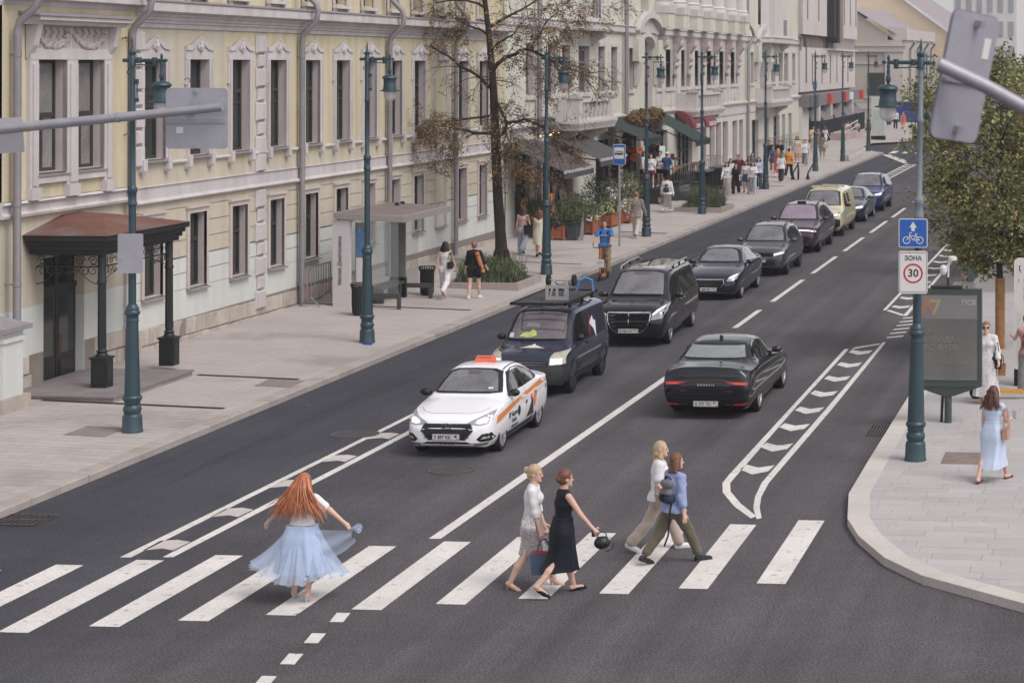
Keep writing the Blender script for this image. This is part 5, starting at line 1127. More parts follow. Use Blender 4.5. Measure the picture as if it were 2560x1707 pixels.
for lab,x,y in(('high terrace table with orange menus behind the man in blue',-24.0,107,),('far high terrace table with a menu stand',-24.1,111)):
 t=thing('bar_table',lab,'table',(x,y,1.0));B().box(-.35,.35,-.9,.9,1.0,1.06).build('top',wood,t)
 for sy in(-.7,.7):B().cyl((0,sy,0),(0,sy,1),.03,n=6).build('leg',iron_b,t)
 B().box(-.1,.1,-.06,.06,1.06,1.3).build('menu_stand',mat('menu_orange',(184,118,78),rough=.6),t)
t=thing('white_lightbox','white vertical light box sign on the terrace','sign',(-24.2,109.0,1.2));B().box(-.14,.14,-.05,.05,.3,1.6).build('box',mat('lightbox_white',(208,216,208),rough=.4,emit=.25),t);b=B()
for k in range(3):ringy(b,0,.6+k*.35,.07,.02,-.06,-.052,12)
b.build('symbols',mat('lightbox_grey',(130,150,140),rough=.5),t)
hf=thing('hanging_flowers','mass of brown and maroon hanging flowers over the bar entrance','hanging flowers')
b=B();
for c,r,n in(((-24.0,103.2,4.45),(.6,1.6,.45),900),((-23.7,104.6,4.55),(.55,1.4,.4),800),((-23.8,101.6,4.4),(.5,1.0,.4),500)):leaves(b,c,r,n,.11,rg,.6,.2)
tag(b.build('foliage',lf_brown,hf,fix=False),kind='stuff')
b=B()
for c,r,n in(((-24.3,101.6,3.0),(.25,.4,1.4),500),((-24.2,106.6,2.6),(.3,.6,1.5),700),((-24.3,99.4,2.4),(.25,.4,1.2),420),((-23.9,102.6,3.9),(.5,1.5,.4),400)):leaves(b,c,r,n,.10,rg,.6,.1)
tag(b.build('maroon_garland',lf_maroon,hf,fix=False),kind='stuff')
b=B()
for c in((-23.9,100.6,3.0),(-23.8,102.0,2.9),(-23.6,105.0,3.2),(-23.8,100.9,2.6)):leaves(b,c,(.2,.3,.2),60,.08,rg,.6,.1)
tag(b.build('orange_flowers',flower_o,hf,fix=False),kind='stuff')
ff=thing('flower_garland','white and green flower garland with string lights above the second awning','flower garland')
b=B();leaves(b,(-24.5,91.8,4.55),(.3,1.2,.5),500,.1,rg,.6,.1);leaves(b,(-24.6,87.5,4.6),(.3,2.6,.35),500,.1,rg,.6,.1);tag(b.build('foliage',mat('leaf_blue_green',(70,92,82),rough=.6,var=.4,vs=8),ff,fix=False),kind='stuff')
b=B();leaves(b,(-24.4,91.8,4.6),(.35,1.2,.5),160,.09,rg,.6,.1);leaves(b,(-24.5,88,4.5),(.3,2.6,.3),120,.08,rg,.6,.1);tag(b.build('blossom',flower_w,ff,fix=False),kind='stuff')
b=B()
for i in range(14):b.ell((-24.3+rg.uniform(-.1,.1),86+i*.45,4.2+rg.uniform(-.1,.1)),.03,6,4)
tag(b.build('string_lights',mat('bulb_glow',(255,190,110),emit=4),ff),kind='stuff')
B().box(-24.5,-24.3,89.5,91,4.2,4.75).build('dark_sign',iron_d,ff)
def rail_run(lab,pts,z,h=1.1,n=14,top=.02):
 t=thing('metal_railing',lab,'railing');P=[Vector((*p,z)) for p in pts]
 for a,c in zip(P,P[1:]):
  B().bar(a+Vector((0,0,h)),c+Vector((0,0,h)),top*2).build('top_rail',galv,t);m=max(2,int((c-a).length/.45));me=B().cyl((0,0,0),(0,0,h),.014,n=4).mesh('baluster',galv)
  for i in range(m+1):o=link('baluster',me,t);o.location=a+(c-a)*i/m
rail_run('thin grey railing along the wall behind the walking group',[(-24.2,112),(-23.9,124),(-25.3,124.5)],.3,1.25)
rail_run('thin grey railing along the far end of the green building',[(-25.6,146),(-24.9,160)],.35,1.25)
for i,(x,y,lab) in enumerate([(-23.6,150,'far crowd barrier behind the woman in the hat'),(-23.2,146,'far crowd barrier behind the woman in grey trousers')]):
 t=thing('crowd_barrier',lab,'barrier',(x,y,.28),.9);B().tube([(0,-1.4,.2),(0,-1.4,1.2),(0,1.4,1.2),(0,1.4,.2),(0,-1.4,.2)],.03,6).build('frame',galv,t)
 for k in range(9):B().cyl((0,-1.2+k*.3,.2),(0,-1.2+k*.3,1.2),.016,n=4).build('bar',galv,t)
me=B().lathe([(.19,0),(.19,.36),(.16,.42),(.001,.43)],14).mesh('stone_bollard',mat('bollard_stone',(184,176,170),rough=.8,var=.08),40)
for i in range(6):
 o=link('stone_bollard',me);o.location=(-19.25-.06*i,146.6+i*2.0,.16);tag(o,['round stone bollard nearest in the far row','second round stone bollard in the far row','third round stone bollard in the far row','fourth round stone bollard in the far row','fifth round stone bollard in the far row','last round stone bollard before the corner lamp'][i],'bollard','round stone bollards at the kerb')
t=thing('map_board','white map board far away at the corner of the side street','map board',(-21.3,181.8,.2));B().box(-.62,.62,-.15,.15,0,.35).build('base',iron_d,t);p_=B().box(-.6,.6,-.12,.12,.35,3.7).build('panel',mat('far_map',(196,202,194),rough=.5,var=.06,vs=2),t);B().box(-.5,.5,-.13,-.12,.5,2.6).build('map_sheet',mat('far_map_sheet',(180,190,180),rough=.5,var=.12,vs=1.5),p_)
t=thing('poster_stand','black framed poster with a smiling woman in front of the tarpaulin','poster',(-15.6,200,.13));B().box(-1.0,1.0,-.2,.2,0,5.2).build('frame',iron_b,t)
pf=B().box(-.82,.82,-.22,-.2,1.6,4.95).build('poster',mat('poster_orange_bg',(196,132,104),rough=.4,var=.25,vs=1.2),t)
B().ell((-.1,-.22,3.9),(.42,.02,.55),12,8).build('portrait_face',mat('poster_skin',(198,140,110),rough=.5),pf);B().ell((-.2,-.215,4.15),(.6,.02,.6),12,8).build('portrait_hair',mat('poster_hair',(92,58,48),rough=.5,var=.2),pf);B().box(-.35,.05,-.235,-.22,1.9,2.9).build('portrait_bottle',s_white,pf)
by=thing('bicycle','dark bicycle parked at a slanted stand on the left pavement','bicycle',(-19.35,124.2,.16),.12)
for y in(-.52,.52):
 w=B().lathe([(.29,-.035),(.345,-.03),(.345,.03),(.29,.035)],24,Matrix.Translation((0,y,.345))@Matrix.Rotation(PI/2,4,'Y'),caps=False).build('wheel',MATS['tyre_black'],by)
 b=B()
 for i in range(8):a=2*PI*i/8;b.cyl((0,y,.345),(0,y+.32*math.cos(a),.345+.32*math.sin(a)),.004,n=3)
 b.build('spokes',steel,w)
B().tube([(0,.52,.345),(0,.1,.3),(0,.22,.8),(0,-.4,.85),(0,.1,.3)],.04,6).build('frame',iron_b,by);B().tube([(0,-.52,.345),(0,-.4,.85),(0,-.36,1.0)],.02,6).build('fork',iron_b,by);B().tube([(-.32,-.4,1.0),(0,-.36,1.02),(.32,-.4,1.0)],.015,6).build('handlebar',iron_b,by);B().tube([(0,.22,.8),(0,.24,.92)],.015,5).build('seat_post',iron_b,by);B().box(-.07,.07,.12,.38,.92,.97).build('saddle',iron_b,by);B().tube([(0,.52,.345),(0,.22,.8)],.014,5).build('seat_stay',iron_b,by)
for dx,lab in((-.35,'left black angled bicycle stand'),(.55,'right black angled bicycle stand')):
 B0=tag(B().prism([(-.12,0),(.12,0),(.05,.35),(.4,1.0),(.34,1.02),(-.02,.4)],-.03,.03,'y').build('bicycle_stand',iron_b),lab+' beside the parked bicycle','bicycle stand');B0.location=(-19.35+dx,124.3,.16)
# trees
bark=mat('dark_bark',(54,46,42),rough=.95,var=.3,vs=6,bump=.6,bs=22);twig_m=mat('twig_bark',(62,54,48),rough=.95,var=.2,vs=5)
rt=random.Random(21)
def branch(B_,tips,p,d,l,r,lev,rg,droop=.12,spread=.7,seg=5,kink=.28):
 pts=[p];rr=[r];q=Vector(p);d=Vector(d).normalized()
 for i in range(seg):
  d=(d+Vector((rg.uniform(-1,1),rg.uniform(-1,1),rg.uniform(-1,1)))*kink*(.5 if lev>1 else 1)-Vector((0,0,droop*(1 if lev<2 else.4)))).normalized()
  q=q+d*l/seg;pts.append(q.copy());rr.append(max(.0045,r*(1-.75*(i+1)/seg)))
 B_.tube(pts,rr,6 if r>.03 else(4 if r>.012 else 3),False)
 if lev<=0:tips.append((pts[-1],d));tips.append((pts[-3],d));return
 n=rg.randint(3,5) if lev>1 else rg.randint(3,6)
 for k in range(n):
  t=rg.uniform(.3,1.0);i=min(seg-1,int(t*seg));b0=pts[i]+(pts[i+1]-pts[i])*(t*seg-i) if i<seg else pts[-1]
  nd=(d+Vector((rg.uniform(-1,1),rg.uniform(-1,1),rg.uniform(-.8,.8)))*spread*1.5).normalized()
  branch(B_,tips,b0,nd,l*rg.uniform(.42,.7),rr[i]*.6,lev-1,rg,droop,spread,seg,kink)
def leaf_quads(b,pts,n,spread,size,rg):
 for p,d in pts:
  for _ in range(n):
   c=p+Vector((rg.gauss(0,spread),rg.gauss(0,spread),rg.gauss(0,spread)-.04));s=size*rg.uniform(.6,1.35)
   t=Vector((rg.uniform(-1,1),rg.uniform(-1,1),rg.uniform(-1,.4))).normalized();u=t.cross(Vector((rg.uniform(-1,1),rg.uniform(-1,1),rg.uniform(-1,1)))).normalized();w=t.cross(u)
   b.add([c-t*s,c+u*s*.55+w*s*.15,c+t*s,c-u*s*.55+w*s*.15],[(0,1,2,3)])
lt=thing('autumn_tree','nearly bare tree with dark trunk and clusters of brown leaves','tree')
TY=71.9
tr=[(-21.66,.15,.30),(-21.66,.4,.24),(-21.7,1.2,.195),(-21.79,2.5,.175),(-21.86,4.2,.165),(-21.88,4.8,.16),(-21.93,6.0,.14),(-22.0,7.0,.125),(-22.12,8.3,.10),(-22.26,9.5,.085),(-22.2,10.8,.06),(-22.3,12.3,.03)]
b=B();b.tube([(x,TY+.03*math.sin(z),z) for x,z,r in tr],[r for*_,r in tr],14)
for k in range(9):
 a=2*PI*k/9;b.tube([(-21.66+.22*math.cos(a),TY+.22*math.sin(a),.8),(-21.66+.30*math.cos(a),TY+.30*math.sin(a),.35),(-21.66+.42*math.cos(a),TY+.42*math.sin(a),.14)],[.03,.07,.06],5)
b.build('trunk',bark,lt,smooth=60)
limbs=[([(-21.87,4.75,0),(-21.55,4.95,.0),(-21.35,5.25,.1),(-20.9,5.35,.2),(-20.4,5.1,.3),(-19.9,4.8,.4)],.075),([(-22.0,7.0,0),(-21.5,7.5,-.1),(-20.95,7.75,-.2),(-20.4,7.69,-.3),(-19.8,7.4,-.4),(-19.2,7.15,-.4),(-18.5,6.7,-.5)],.08),([(-20.45,7.7,-.3),(-20.2,8.3,-.3),(-19.9,8.8,-.4),(-19.5,9.1,-.5),(-19.0,9.3,-.6)],.035),([(-21.95,6.4,0),(-22.4,6.75,.1),(-22.8,7.0,.2),(-23.6,7.5,.3),(-24.3,7.9,.4),(-25.1,8.7,.6)],.075),([(-21.88,4.8,0),(-22.4,4.85,.1),(-22.9,4.95,.1),(-23.7,5.1,.1),(-24.5,4.95,.0),(-25.0,5.1,-.1)],.06),([(-21.95,6.25,0),(-21.6,5.7,-.3),(-21.4,5.4,-.5),(-21.25,4.8,-.8),(-20.7,4.3,-1.1)],.06),([(-21.9,5.5,0),(-22.5,5.4,-.7),(-23.2,5.3,-1.2),(-24.0,4.7,-1.6)],.05),([(-22.15,8.5,0),(-21.4,9.0,.3),(-20.6,9.5,.6),(-19.8,10.2,.8)],.06),([(-22.2,9.2,0),(-22.9,9.5,-.3),(-23.7,9.4,-.7),(-24.6,10,-1)],.05),([(-22.05,7.6,0),(-21.6,8.0,-.6),(-20.9,8.3,-1.1),(-20.3,8.9,-1.5)],.05),([(-22.1,8.0,0),(-22.6,8.5,.5),(-23.3,8.7,.9),(-24.0,9.3,1.3)],.05),([(-21.8,4.3,0),(-21.2,4.1,-.4),(-20.6,4.0,-.7),(-20.0,3.6,-.9)],.04),([(-22.25,9.6,0),(-21.7,10.5,.1),(-21.0,11.2,.2)],.05),([(-22.25,10.2,0),(-22.9,11,.1),(-23.6,11.6,.2)],.045)]
b=B();tb=B();tips=[]
for pts,r in limbs:
 P=[Vector((x,TY+dy,z)) for x,z,dy in pts]
 Q=[P[0]]
 for a,c in zip(P,P[1:]):
  m=(a+c)/2+Vector((rt.gauss(0,.05),rt.gauss(0,.08),rt.gauss(0,.05)));Q+=[m,c]
 b.tube(Q,[r*(1-.8*i/(len(Q)-1)) for i in range(len(Q))],8,False)
 for i in range(2,len(Q)):
  for _ in range(2 if r>.05 else 2):
   d=(Q[i]-Q[i-1]).normalized()+Vector((rt.uniform(-1,1),rt.uniform(-1,1),rt.uniform(-.9,.7)))
   branch(tb,tips,Q[i],d,rt.uniform(.7,1.45),r*.24,3 if rt.random()<.45 else 2,rt,.10,.6)
b.build('limb',bark,lt,smooth=60);tag(tb.build('twigs',twig_m,lt,fix=False),kind='stuff')
low=[t for t in tips if 3.0<t[0].z<5.3];hi=[t for t in tips if t[0].z>=5.3]
rt.shuffle(low);rt.shuffle(hi)
dead=mat('leaf_rust',(150,104,66),rough=.75,var=.4,vs=7,stain=(96,62,38),ss=4,sl=.52)
olive=mat('leaf_olive',(112,100,46),rough=.7,var=.4,vs=7,stain=(126,86,48),ss=3,sl=.5)
b=B();leaf_quads(b,[t for t in low if rt.random()<.20],3,.12,.045,rt);leaf_quads(b,hi[:len(hi)//5],3,.10,.042,rt)
tag(b.build('crown',dead,lt,fix=False),kind='stuff')
b=B();leaf_quads(b,[t for t in low if rt.random()<.12],3,.13,.05,rt);leaf_quads(b,hi[len(hi)//5:len(hi)//3],3,.12,.05,rt);tag(b.build('green_leaves',olive,lt,fix=False),kind='stuff')
def leafy_tree(label,x,y,z0,h0,cr,n,seed,wrap=False,tr_r=.1,size=.055,dens=16,lobes=None):
 rg=random.Random(seed);t=thing('leafy_tree',label,'tree')
 top=cr[2][1]
 b=B();b.tube([(x,y,z0),(x+.03,y,z0+h0*.5),(x-.02,y,h0),(x+.06,y,h0+(top-h0)*.45),(x+.02,y,top)],[tr_r*1.25,tr_r,tr_r*.95,tr_r*.6,.02],10);b.build('trunk',bark,t,smooth=60)
 tips=[];tb=B();(cx,rx),(cy,ry),(cz0,cz1)=cr
 for k in range(n):
  zz=h0+(top-h0)*(k/n)**1.1*.85;a=k*2.4+rg.uniform(-.4,.4);f_=math.sin(PI*min(1,.18+.82*(1-(zz-h0)/(top-h0))**.8))
  rl=rx*(.35+.65*f_)
  branch(tb,tips,Vector((x+.02,y,zz)),(math.cos(a),math.sin(a),.45 if zz<h0+1 else.6),rl*rg.uniform(.55,.8),tr_r*.4,3,rg,.05,.65,5,.2)
 tag(tb.build('branches',twig_m,t,fix=False),kind='stuff')
 rg.shuffle(tips);k=int(len(tips)*.74)
 b=B();leaf_quads(b,tips[:k],dens,.13,size,rg);tag(b.build('crown',mat('leaf_linden',(118,126,72),rough=.6,var=.45,vs=2.2,stain=(92,102,58),ss=1.4,sl=.5),t,fix=False),kind='stuff')
 b=B();leaf_quads(b,tips[k:],dens,.13,size,rg);tag(b.build('yellowing_leaves',mat('leaf_ochre',(164,144,82),rough=.6,var=.4,vs=2.5,stain=(122,116,66),ss=1.6,sl=.48),t,fix=False),kind='stuff')
 if wrap:
  me=B().box(-.008,.008,-.006,.006,0,1.78).mesh('reed',mat('reed_mat',(176,128,82),rough=.85,var=.2,vs=5,rand=.18))
  w=B().cyl((x,y,z0),(x,y,z0+1.77),.112,n=16).build('reed_wrap',MATS['reed_mat'],t)
  for i in range(40):a=2*PI*i/40;o=link('reed',me,w);o.location=(x+.118*math.cos(a),y+.118*math.sin(a),z0+rg.uniform(-.0,.03));o.rotation_euler=(0,0,a)
 return t
leafy_tree('olive leaved young tree with a reed wrapped trunk at the right edge',-3.15,53.5,.13,2.25,((0,2.7),(0,2.4),(2.3,6.3)),34,5,True,.085,.062,5)
leafy_tree('second leafy tree farther up the right pavement',-3.7,72,.13,3.6,((0,1.7),(0,1.7),(3.2,7.2)),18,8,False,.09,.07,5)
for x,y,h,lab in((-24,430,11,'dark far tree below the high rise tower'),(-16,440,12,'dark far tree at the right edge of the skyline')):
 rg=random.Random(int(-x));t=thing('far_tree',lab,'tree');B().cyl((x,y,0),(x,y,h*.7),.35,.15).build('trunk',bark,t);b=B();leaves(b,(x,y,h*.6),(4.5,4,h*.42),2500,.5,rg,.6,.2);tag(b.build('crown',mat('leaf_far_green',(64,80,62),rough=.7,var=.35,vs=.5),t,fix=False),kind='stuff')
# vehicles
def pchip(P,xs):
 x=np.array([p[0] for p in P],float);y=np.array([p[1] for p in P],float);h=np.diff(x);dl=np.diff(y)/h;n=len(x);m=np.zeros(n)
 for i in range(1,n-1):
  if dl[i-1]*dl[i]>0:w1,w2=2*h[i]+h[i-1],h[i]+2*h[i-1];m[i]=(w1+w2)/(w1/dl[i-1]+w2/dl[i])
 m[0],m[-1]=dl[0],dl[-1]
 k=np.clip(np.searchsorted(x,xs)-1,0,n-2);t=(xs-x[k])/h[k]
 return(2*t**3-3*t**2+1)*y[k]+(t**3-2*t**2+t)*h[k]*m[k]+(-2*t**3+3*t**2)*y[k+1]+(t**3-t**2)*h[k]*m[k+1]
def ring_round(pts,rad):
 out=[pts[0]]
 for i in range(1,len(pts)-1):
  p,a,c=pts[i],pts[i-1],pts[i+1];u,w=a-p,c-p;r=min(rad[i],.48*u.length,.48*w.length);s,e=p+u.normalized()*r,p+w.normalized()*r
  for j in range(5):t=j/4;out.append(s*(1-t)**2+p*2*t*(1-t)+e*t*t)
 out.append(pts[-1]);return out
paint_c={}
def car_paint(name,rgb,metal=.0,rough=.32):
 return mat('paint_'+name,rgb,rough=rough,metal=metal,var=.02,coat=1,spec=.5 if sum(rgb)>250 else.12,coord='obj')
carglass=mat('car_glass',(104,102,106),rough=.04,spec=.9,coat=1,var=.34,vs=1.9,coord='obj');cartint=mat('car_tinted_glass',(16,18,20),rough=.04,spec=.8,coat=1,var=.2,vs=2,coord='obj')  # windscreen glass: sky reflection streaks and cabin tone painted into its pale colour
blk=mat('black_trim',(24,24,26),rough=.45,var=.08,coord='obj');blkp=mat('matt_black_plastic',(52,54,56),rough=.7,var=.08,coord='obj');chrome=mat('chrome',(200,198,200),rough=.12,metal=1,var=.03)
tyre=mat('tyre_black',(26,26,28),rough=.85);alloy=mat('alloy',(172,168,170),rough=.3,metal=.7,var=.05);alloy_d=mat('dark_alloy',(64,64,68),rough=.35,metal=.6)
lampglass=mat('headlight_glass',(150,150,152),rough=.08,spec=.8,coat=1,var=.2,vs=5,coord='obj');lamp_on=mat('headlight_on',(236,238,240),rough=.3,emit=.8);tail=mat('tail_light',(150,28,24),rough=.15,coat=1);amber=mat('amber_lens',(190,84,40),rough=.3)
platem=mat('plate_white',(206,200,200),rough=.4,var=.02)
class Car:
 def screen(s,zb,zm,zt,wb,wm,wt,gm,drop=.055):
  s.decal('windscreen_surround','f',s.mirrored([(wb,zb),(wm,zm),(wt,zt-drop),(wt*.72,zt-.012),(.0001,zt)]),blk,.008,.04);g=.022;wb,wm,wt=wb*.95,wm*.94,wt*.93
  return s.decal('windscreen','f',s.mirrored([(wb-.045,zb+g),(wm-.035,zm),(wt-.035,zt-drop-.018),(wt*.68,zt-.035),(.0001,zt-.024)]),gm,.013,.04)
 def __init__(s,name,label,cat,L,W,top,belt,wid,wtop,bot,paint,wheels,r,x,yf,rz=0,group=None,taper=None,under=blk,rd=.07):
  s.L,s.W=L,W;s.t=thing(name,label,cat,(x,yf,0),rz,group)
  ys=np.unique(np.concatenate([np.linspace(0,.25,14),np.linspace(.25,L-.25,84),np.linspace(L-.25,L,14)]))
  zt,zb,zl=pchip(top,ys),pchip(bot,ys),pchip(belt,ys);w=pchip(wid,ys);wt=pchip(wtop,ys)
  V=[];F=[];N=None
  for i,y in enumerate(ys):
   b_,l_,t_=zb[i],min(zl[i],zt[i]-.02),zt[i];ww,tt=w[i]*W/2,wt[i]*W/2;hgt=l_-b_
   dr=min(rd,(t_-l_)*.6)
   pts=[Vector(q) for q in((0,b_),(ww*.86,b_),(ww*.965,b_+.22*hgt),(ww,b_+.5*hgt),(ww*.99,b_+.8*hgt),(ww*.955,l_),(tt,t_-dr),(tt*.72,t_-dr*.25),(0,t_))]
   rr=ring_round(pts,[0,.05,.1,.1,.12,.05,.09,.2,0])
   N=len(rr)
   for q in rr:V.append((q.x,y,q.y))
   for q in rr[-2:0:-1]:V.append((-q.x,y,q.y))
  K=2*N-2
  for i in range(len(ys)-1):
   for j in range(K):j2=(j+1)%K;F.append((i*K+j,i*K+j2,(i+1)*K+j2,(i+1)*K+j))
  for e,i in((1,0),(-1,len(ys)-1)):
   c=np.mean([V[i*K+j] for j in range(K)],axis=0);prev=i*K
   for sc,dy in((.93,.018),(.75,.03),(.4,.036)):
    base=len(V)
    for j in range(K):p=V[i*K+j];V.append((c[0]+(p[0]-c[0])*sc,p[1]-e*dy,c[2]+(p[2]-c[2])*sc))
    for j in range(K):
     j2=(j+1)%K;q=(prev+j,prev+j2,base+j2,base+j);F.append(q[::-1] if e==1 else q)
    prev=base
   V.append((c[0],V[i*K][1]-e*.037,c[2]));
   for j in range(K):j2=(j+1)%K;q=(prev+j,prev+j2,len(V)-1);F.append(q[::-1] if e==1 else q)
  me=bpy.data.meshes.new('body');me.from_pydata(V,[],F);me.materials.append(paint);me.materials.append(iron_d)
  bm=bmesh.new();bm.from_mesh(me);bmesh.ops.recalc_face_normals(bm,faces=bm.faces);s.bvh=BVHTree.FromBMesh(bm);bm.to_mesh(me);bm.free()
  cb=B()
  for y in wheels:
   for sg in(-1,1):
    n=28;R=r+.055;x0,x1=W/2-.30,W/2+.1
    cb.add([(sg*xx,y+R*math.cos(2*PI*k/n),r+R*math.sin(2*PI*k/n)) for xx in(x0,x1) for k in range(n)],[tuple(range(n)),tuple(range(2*n-1,n-1,-1))]+[(k,k+n,(k+1)%n+n,(k+1)%n) for k in range(n)])
  cm_=cb.mesh('cut',iron_d);cm_.materials.clear();cm_.materials.append(paint);cm_.materials.append(iron_d)
  bm=bmesh.new();bm.from_mesh(cm_);bmesh.ops.recalc_face_normals(bm,faces=bm.faces)
  for f_ in bm.faces:f_.material_index=1
  bm.to_mesh(cm_);bm.free()
  o=link('body',me,s.t);co=link('cut',cm_)
  md=o.modifiers.new('b','BOOLEAN');md.object=co;md.solver='EXACT';md.operation='DIFFERENCE'
  try:md.material_mode='INDEX'
  except Exception:pass
  ev=bpy.data.meshes.new_from_object(o.evaluated_get(bpy.context.evaluated_depsgraph_get()));o.modifiers.clear();o.data=ev;ev.name='body';bpy.data.objects.remove(co)
  ev.shade_smooth();ev.set_sharp_from_angle(angle=math.radians(38));s.body=o
 def hit(s,p,d):
  h=s.bvh.ray_cast(Vector(p),Vector(d));return(h[0],h[1]) if h[0] is not None else None
 def proj(s,view,u,v):
  if view=='f':h=s.hit((u,-3,v),(0,1,0))
  elif view=='b':h=s.hit((u,s.L+3,v),(0,-1,0))
  elif view=='r':h=s.hit((4,u,v),(-1,0,0))
  elif view=='l':h=s.hit((-4,u,v),(1,0,0))
  else:h=s.hit((u,v,5),(0,0,-1))
  if h is None:
   q={'f':(u,0,v),'b':(u,s.L,v),'r':(s.W/2,u,v),'l':(-s.W/2,u,v),'t':(u,v,1.5)}[view];n=s.bvh.find_nearest(Vector(q));return n[0],n[1]
  return h
 def decal(s,name,view,poly,m,off=.004,step=.07,parent=None,smooth=True,rim=.0):
  """panel that follows the body: polygon given in the two axes of the view, cast onto the body surface"""
  P=[]
  n=len(poly)
  for i in range(n):
   a,c=Vector(poly[i]),Vector(poly[(i+1)%n]);k=max(1,int((c-a).length/step))
   P+=[a+(c-a)*j/k for j in range(k)]
  nb=len(P);xs=[p.x for p in P];ys=[p.y for p in P]
  gx,gy=min(xs)+step/2,min(ys)+step/2;pts=list(P)
  pl=[tuple(p) for p in P]
  x=gx
  while x<max(xs):
   y=gy
   while y<max(ys):
    if inside((x,y),pl) and min((Vector((x,y))-p).length for p in P)>step*.45:pts.append(Vector((x,y)))
    y+=step
   x+=step
  vs_,_,fs,*_=delaunay_2d_cdt(pts,[(i,(i+1)%nb) for i in range(nb)],[list(range(nb))],1,1e-5)
  V=[];
  for q in vs_:h,nn=s.proj(view,q.x,q.y);V.append(tuple(h+nn*off))
  F=[tuple(f_) for f_ in fs]
  if rim:
   k=len(V);V+=[tuple(Vector(v)-s.proj(view,q.x,q.y)[1]*rim) for v,q in zip(V[:nb],vs_[:nb])] if len(vs_)>=nb else[]
   if len(V)>k:F+=[(i,(i+1)%nb,k+(i+1)%nb,k+i) for i in range(nb)]
  b=B();b.v=V;b.f=F
  o=b.build(name,m,parent or s.t,smooth=50 if smooth else 0);return o
 def both(s,name,poly,m,off=.004,step=.07,**k):return[s.decal(name,v,poly,m,off,step,**k) for v in('r','l')]
 def mir(s,name,view,poly,m,off=.004,step=.05,**k):
  return[s.decal(name,view,poly,m,off,step,**k),s.decal(name,view,[(-u,v) for u,v in poly],m,off,step,**k)]
 def line(s,name,view,pts,w,m,off=.003,step=.08,parent=None):
  L_,R_=[],[];P=[Vector(p) for p in pts]
  Q=[]
  for a,c in zip(P,P[1:]):k=max(1,int((c-a).length/step));Q+=[a+(c-a)*j/k for j in range(k)]
  Q.append(P[-1]);V=[];F=[]
  for i,p in enumerate(Q):
   t=(Q[min(i+1,len(Q)-1)]-Q[max(i-1,0)]).normalized();nn=Vector((-t.y,t.x))*w/2
   for q in(p-nn,p+nn):h,n_=s.proj(view,q.x,q.y);V.append(tuple(h+n_*off))
   if i:F.append((2*i-2,2*i-1,2*i+1,2*i))
  b=B();b.v=V;b.f=F;return b.build(name,m,parent or s.t)
 def wheel(s,y,r,w=.21,spokes=10,rim=alloy,rr=.68,thick=.05):
  me,mr_=s.wheelmesh(r,w,spokes,rim,rr,thick)
  for sg in(1,-1):
   o=link('wheel',me,s.t);o.location=(sg*(s.W/2-w/2-.03),y,r);o.rotation_euler=(0,0,0 if sg>0 else PI)
   link('rim',mr_,o)
 def wheelmesh(s,r,w,spokes,rim,rr,thick):
  key=(round(r,3),spokes,rim.name)
  if key in paint_c:return paint_c[key]
  M=Matrix.Rotation(PI/2,4,'Y')
  t=B().lathe([(r*rr,-w/2),(r*.93,-w/2),(r,-w*.36),(r,w*.36),(r*.93,w/2),(r*rr,w/2),(r*rr*.97,w*.42),(r*rr*.95,-w*.42),(r*rr,-w/2)],32,M,caps=False)
  b=B().lathe([(r*rr*1.0,w*.47),(r*rr*.93,w*.46),(r*rr*.90,w*.30)],32,M,caps=False)
  for k in range(spokes):
   a=2*PI*k/spokes;c_,s_=math.cos(a),math.sin(a)
   b.add([(w*.44,y*c_-z*s_,y*s_+z*c_) for y,z in((r*.10,-thick*.45),(r*rr*.92,-thick*.35),(r*rr*.92,thick*.35),(r*.10,thick*.45))]+[(w*.30,y*c_-z*s_,y*s_+z*c_) for y,z in((r*.10,-thick*.6),(r*rr*.92,-thick*.5),(r*rr*.92,thick*.5),(r*.10,thick*.6))],[(0,1,2,3),(0,4,5,1),(2,6,7,3),(1,5,6,2)])
  b.lathe([(.001,w*.48),(r*.13,w*.47),(r*.17,w*.40),(r*.17,w*.2)],12,M,caps=False)
  mt=t.mesh('wheel',tyre,40);mr_=b.mesh('rim',rim)
  bk2=B().lathe([(.001,w*.12),(r*rr*.92,w*.12)],20,M,caps=False);k=len(mr_.vertices)
  mr_.materials.append(iron_d)
  bm=bmesh.new();bm.from_mesh(mr_);vv=[bm.verts.new(v) for v in bk2.v]
  for f_ in bk2.f:
   try:q=bm.faces.new([vv[i] for i in f_]);q.material_index=1
   except ValueError:pass
  bm.to_mesh(mr_);bm.free();paint_c[key]=(mt,mr_);return paint_c[key]
 def plate(s,view,txt,reg,z,rus=True):
  y=-.01;h=s.proj(view,0,z)[0];h2=min(s.proj(view,u,v)[0].y for u in(-.25,.25) for v in(z-.05,z+.05)) if view=='f' else max(s.proj(view,u,v)[0].y for u in(-.25,.25) for v in(z-.05,z+.05))
  y=(min(h.y,h2)-.05) if view=='f' else(max(h.y,h2)+.012);sg=1 if view=='f' else-1
  M=Matrix.Translation((0,y,z)) if view=='f' else Matrix.Translation((0,y,z))@Matrix.Rotation(PI,4,'Z')
  o=B().box(-.26,.26,0,.015,-.056,.056,M).build('number_plate',platem,s.t)
  b=B().box(-.255,.255,-.0015,0,.047,.05,M).box(-.255,.255,-.0015,0,-.05,-.047,M).box(.115,.119,-.0015,0,-.05,.05,M).box(-.255,-.251,-.0015,0,-.047,.047,M).box(.251,.255,-.0015,0,-.047,.047,M);b.build('plate_border',s_black,o)
  txt and text(txt,.088,'plate_lettering',s_black,o,M@Matrix.Translation((-.065,-.003,-.003))@VT,bold=.0015,sx=.92);text(reg,.07,'plate_lettering',s_black,o,M@Matrix.Translation((.185,-.003,.012))@VT,bold=.001,sx=.85)
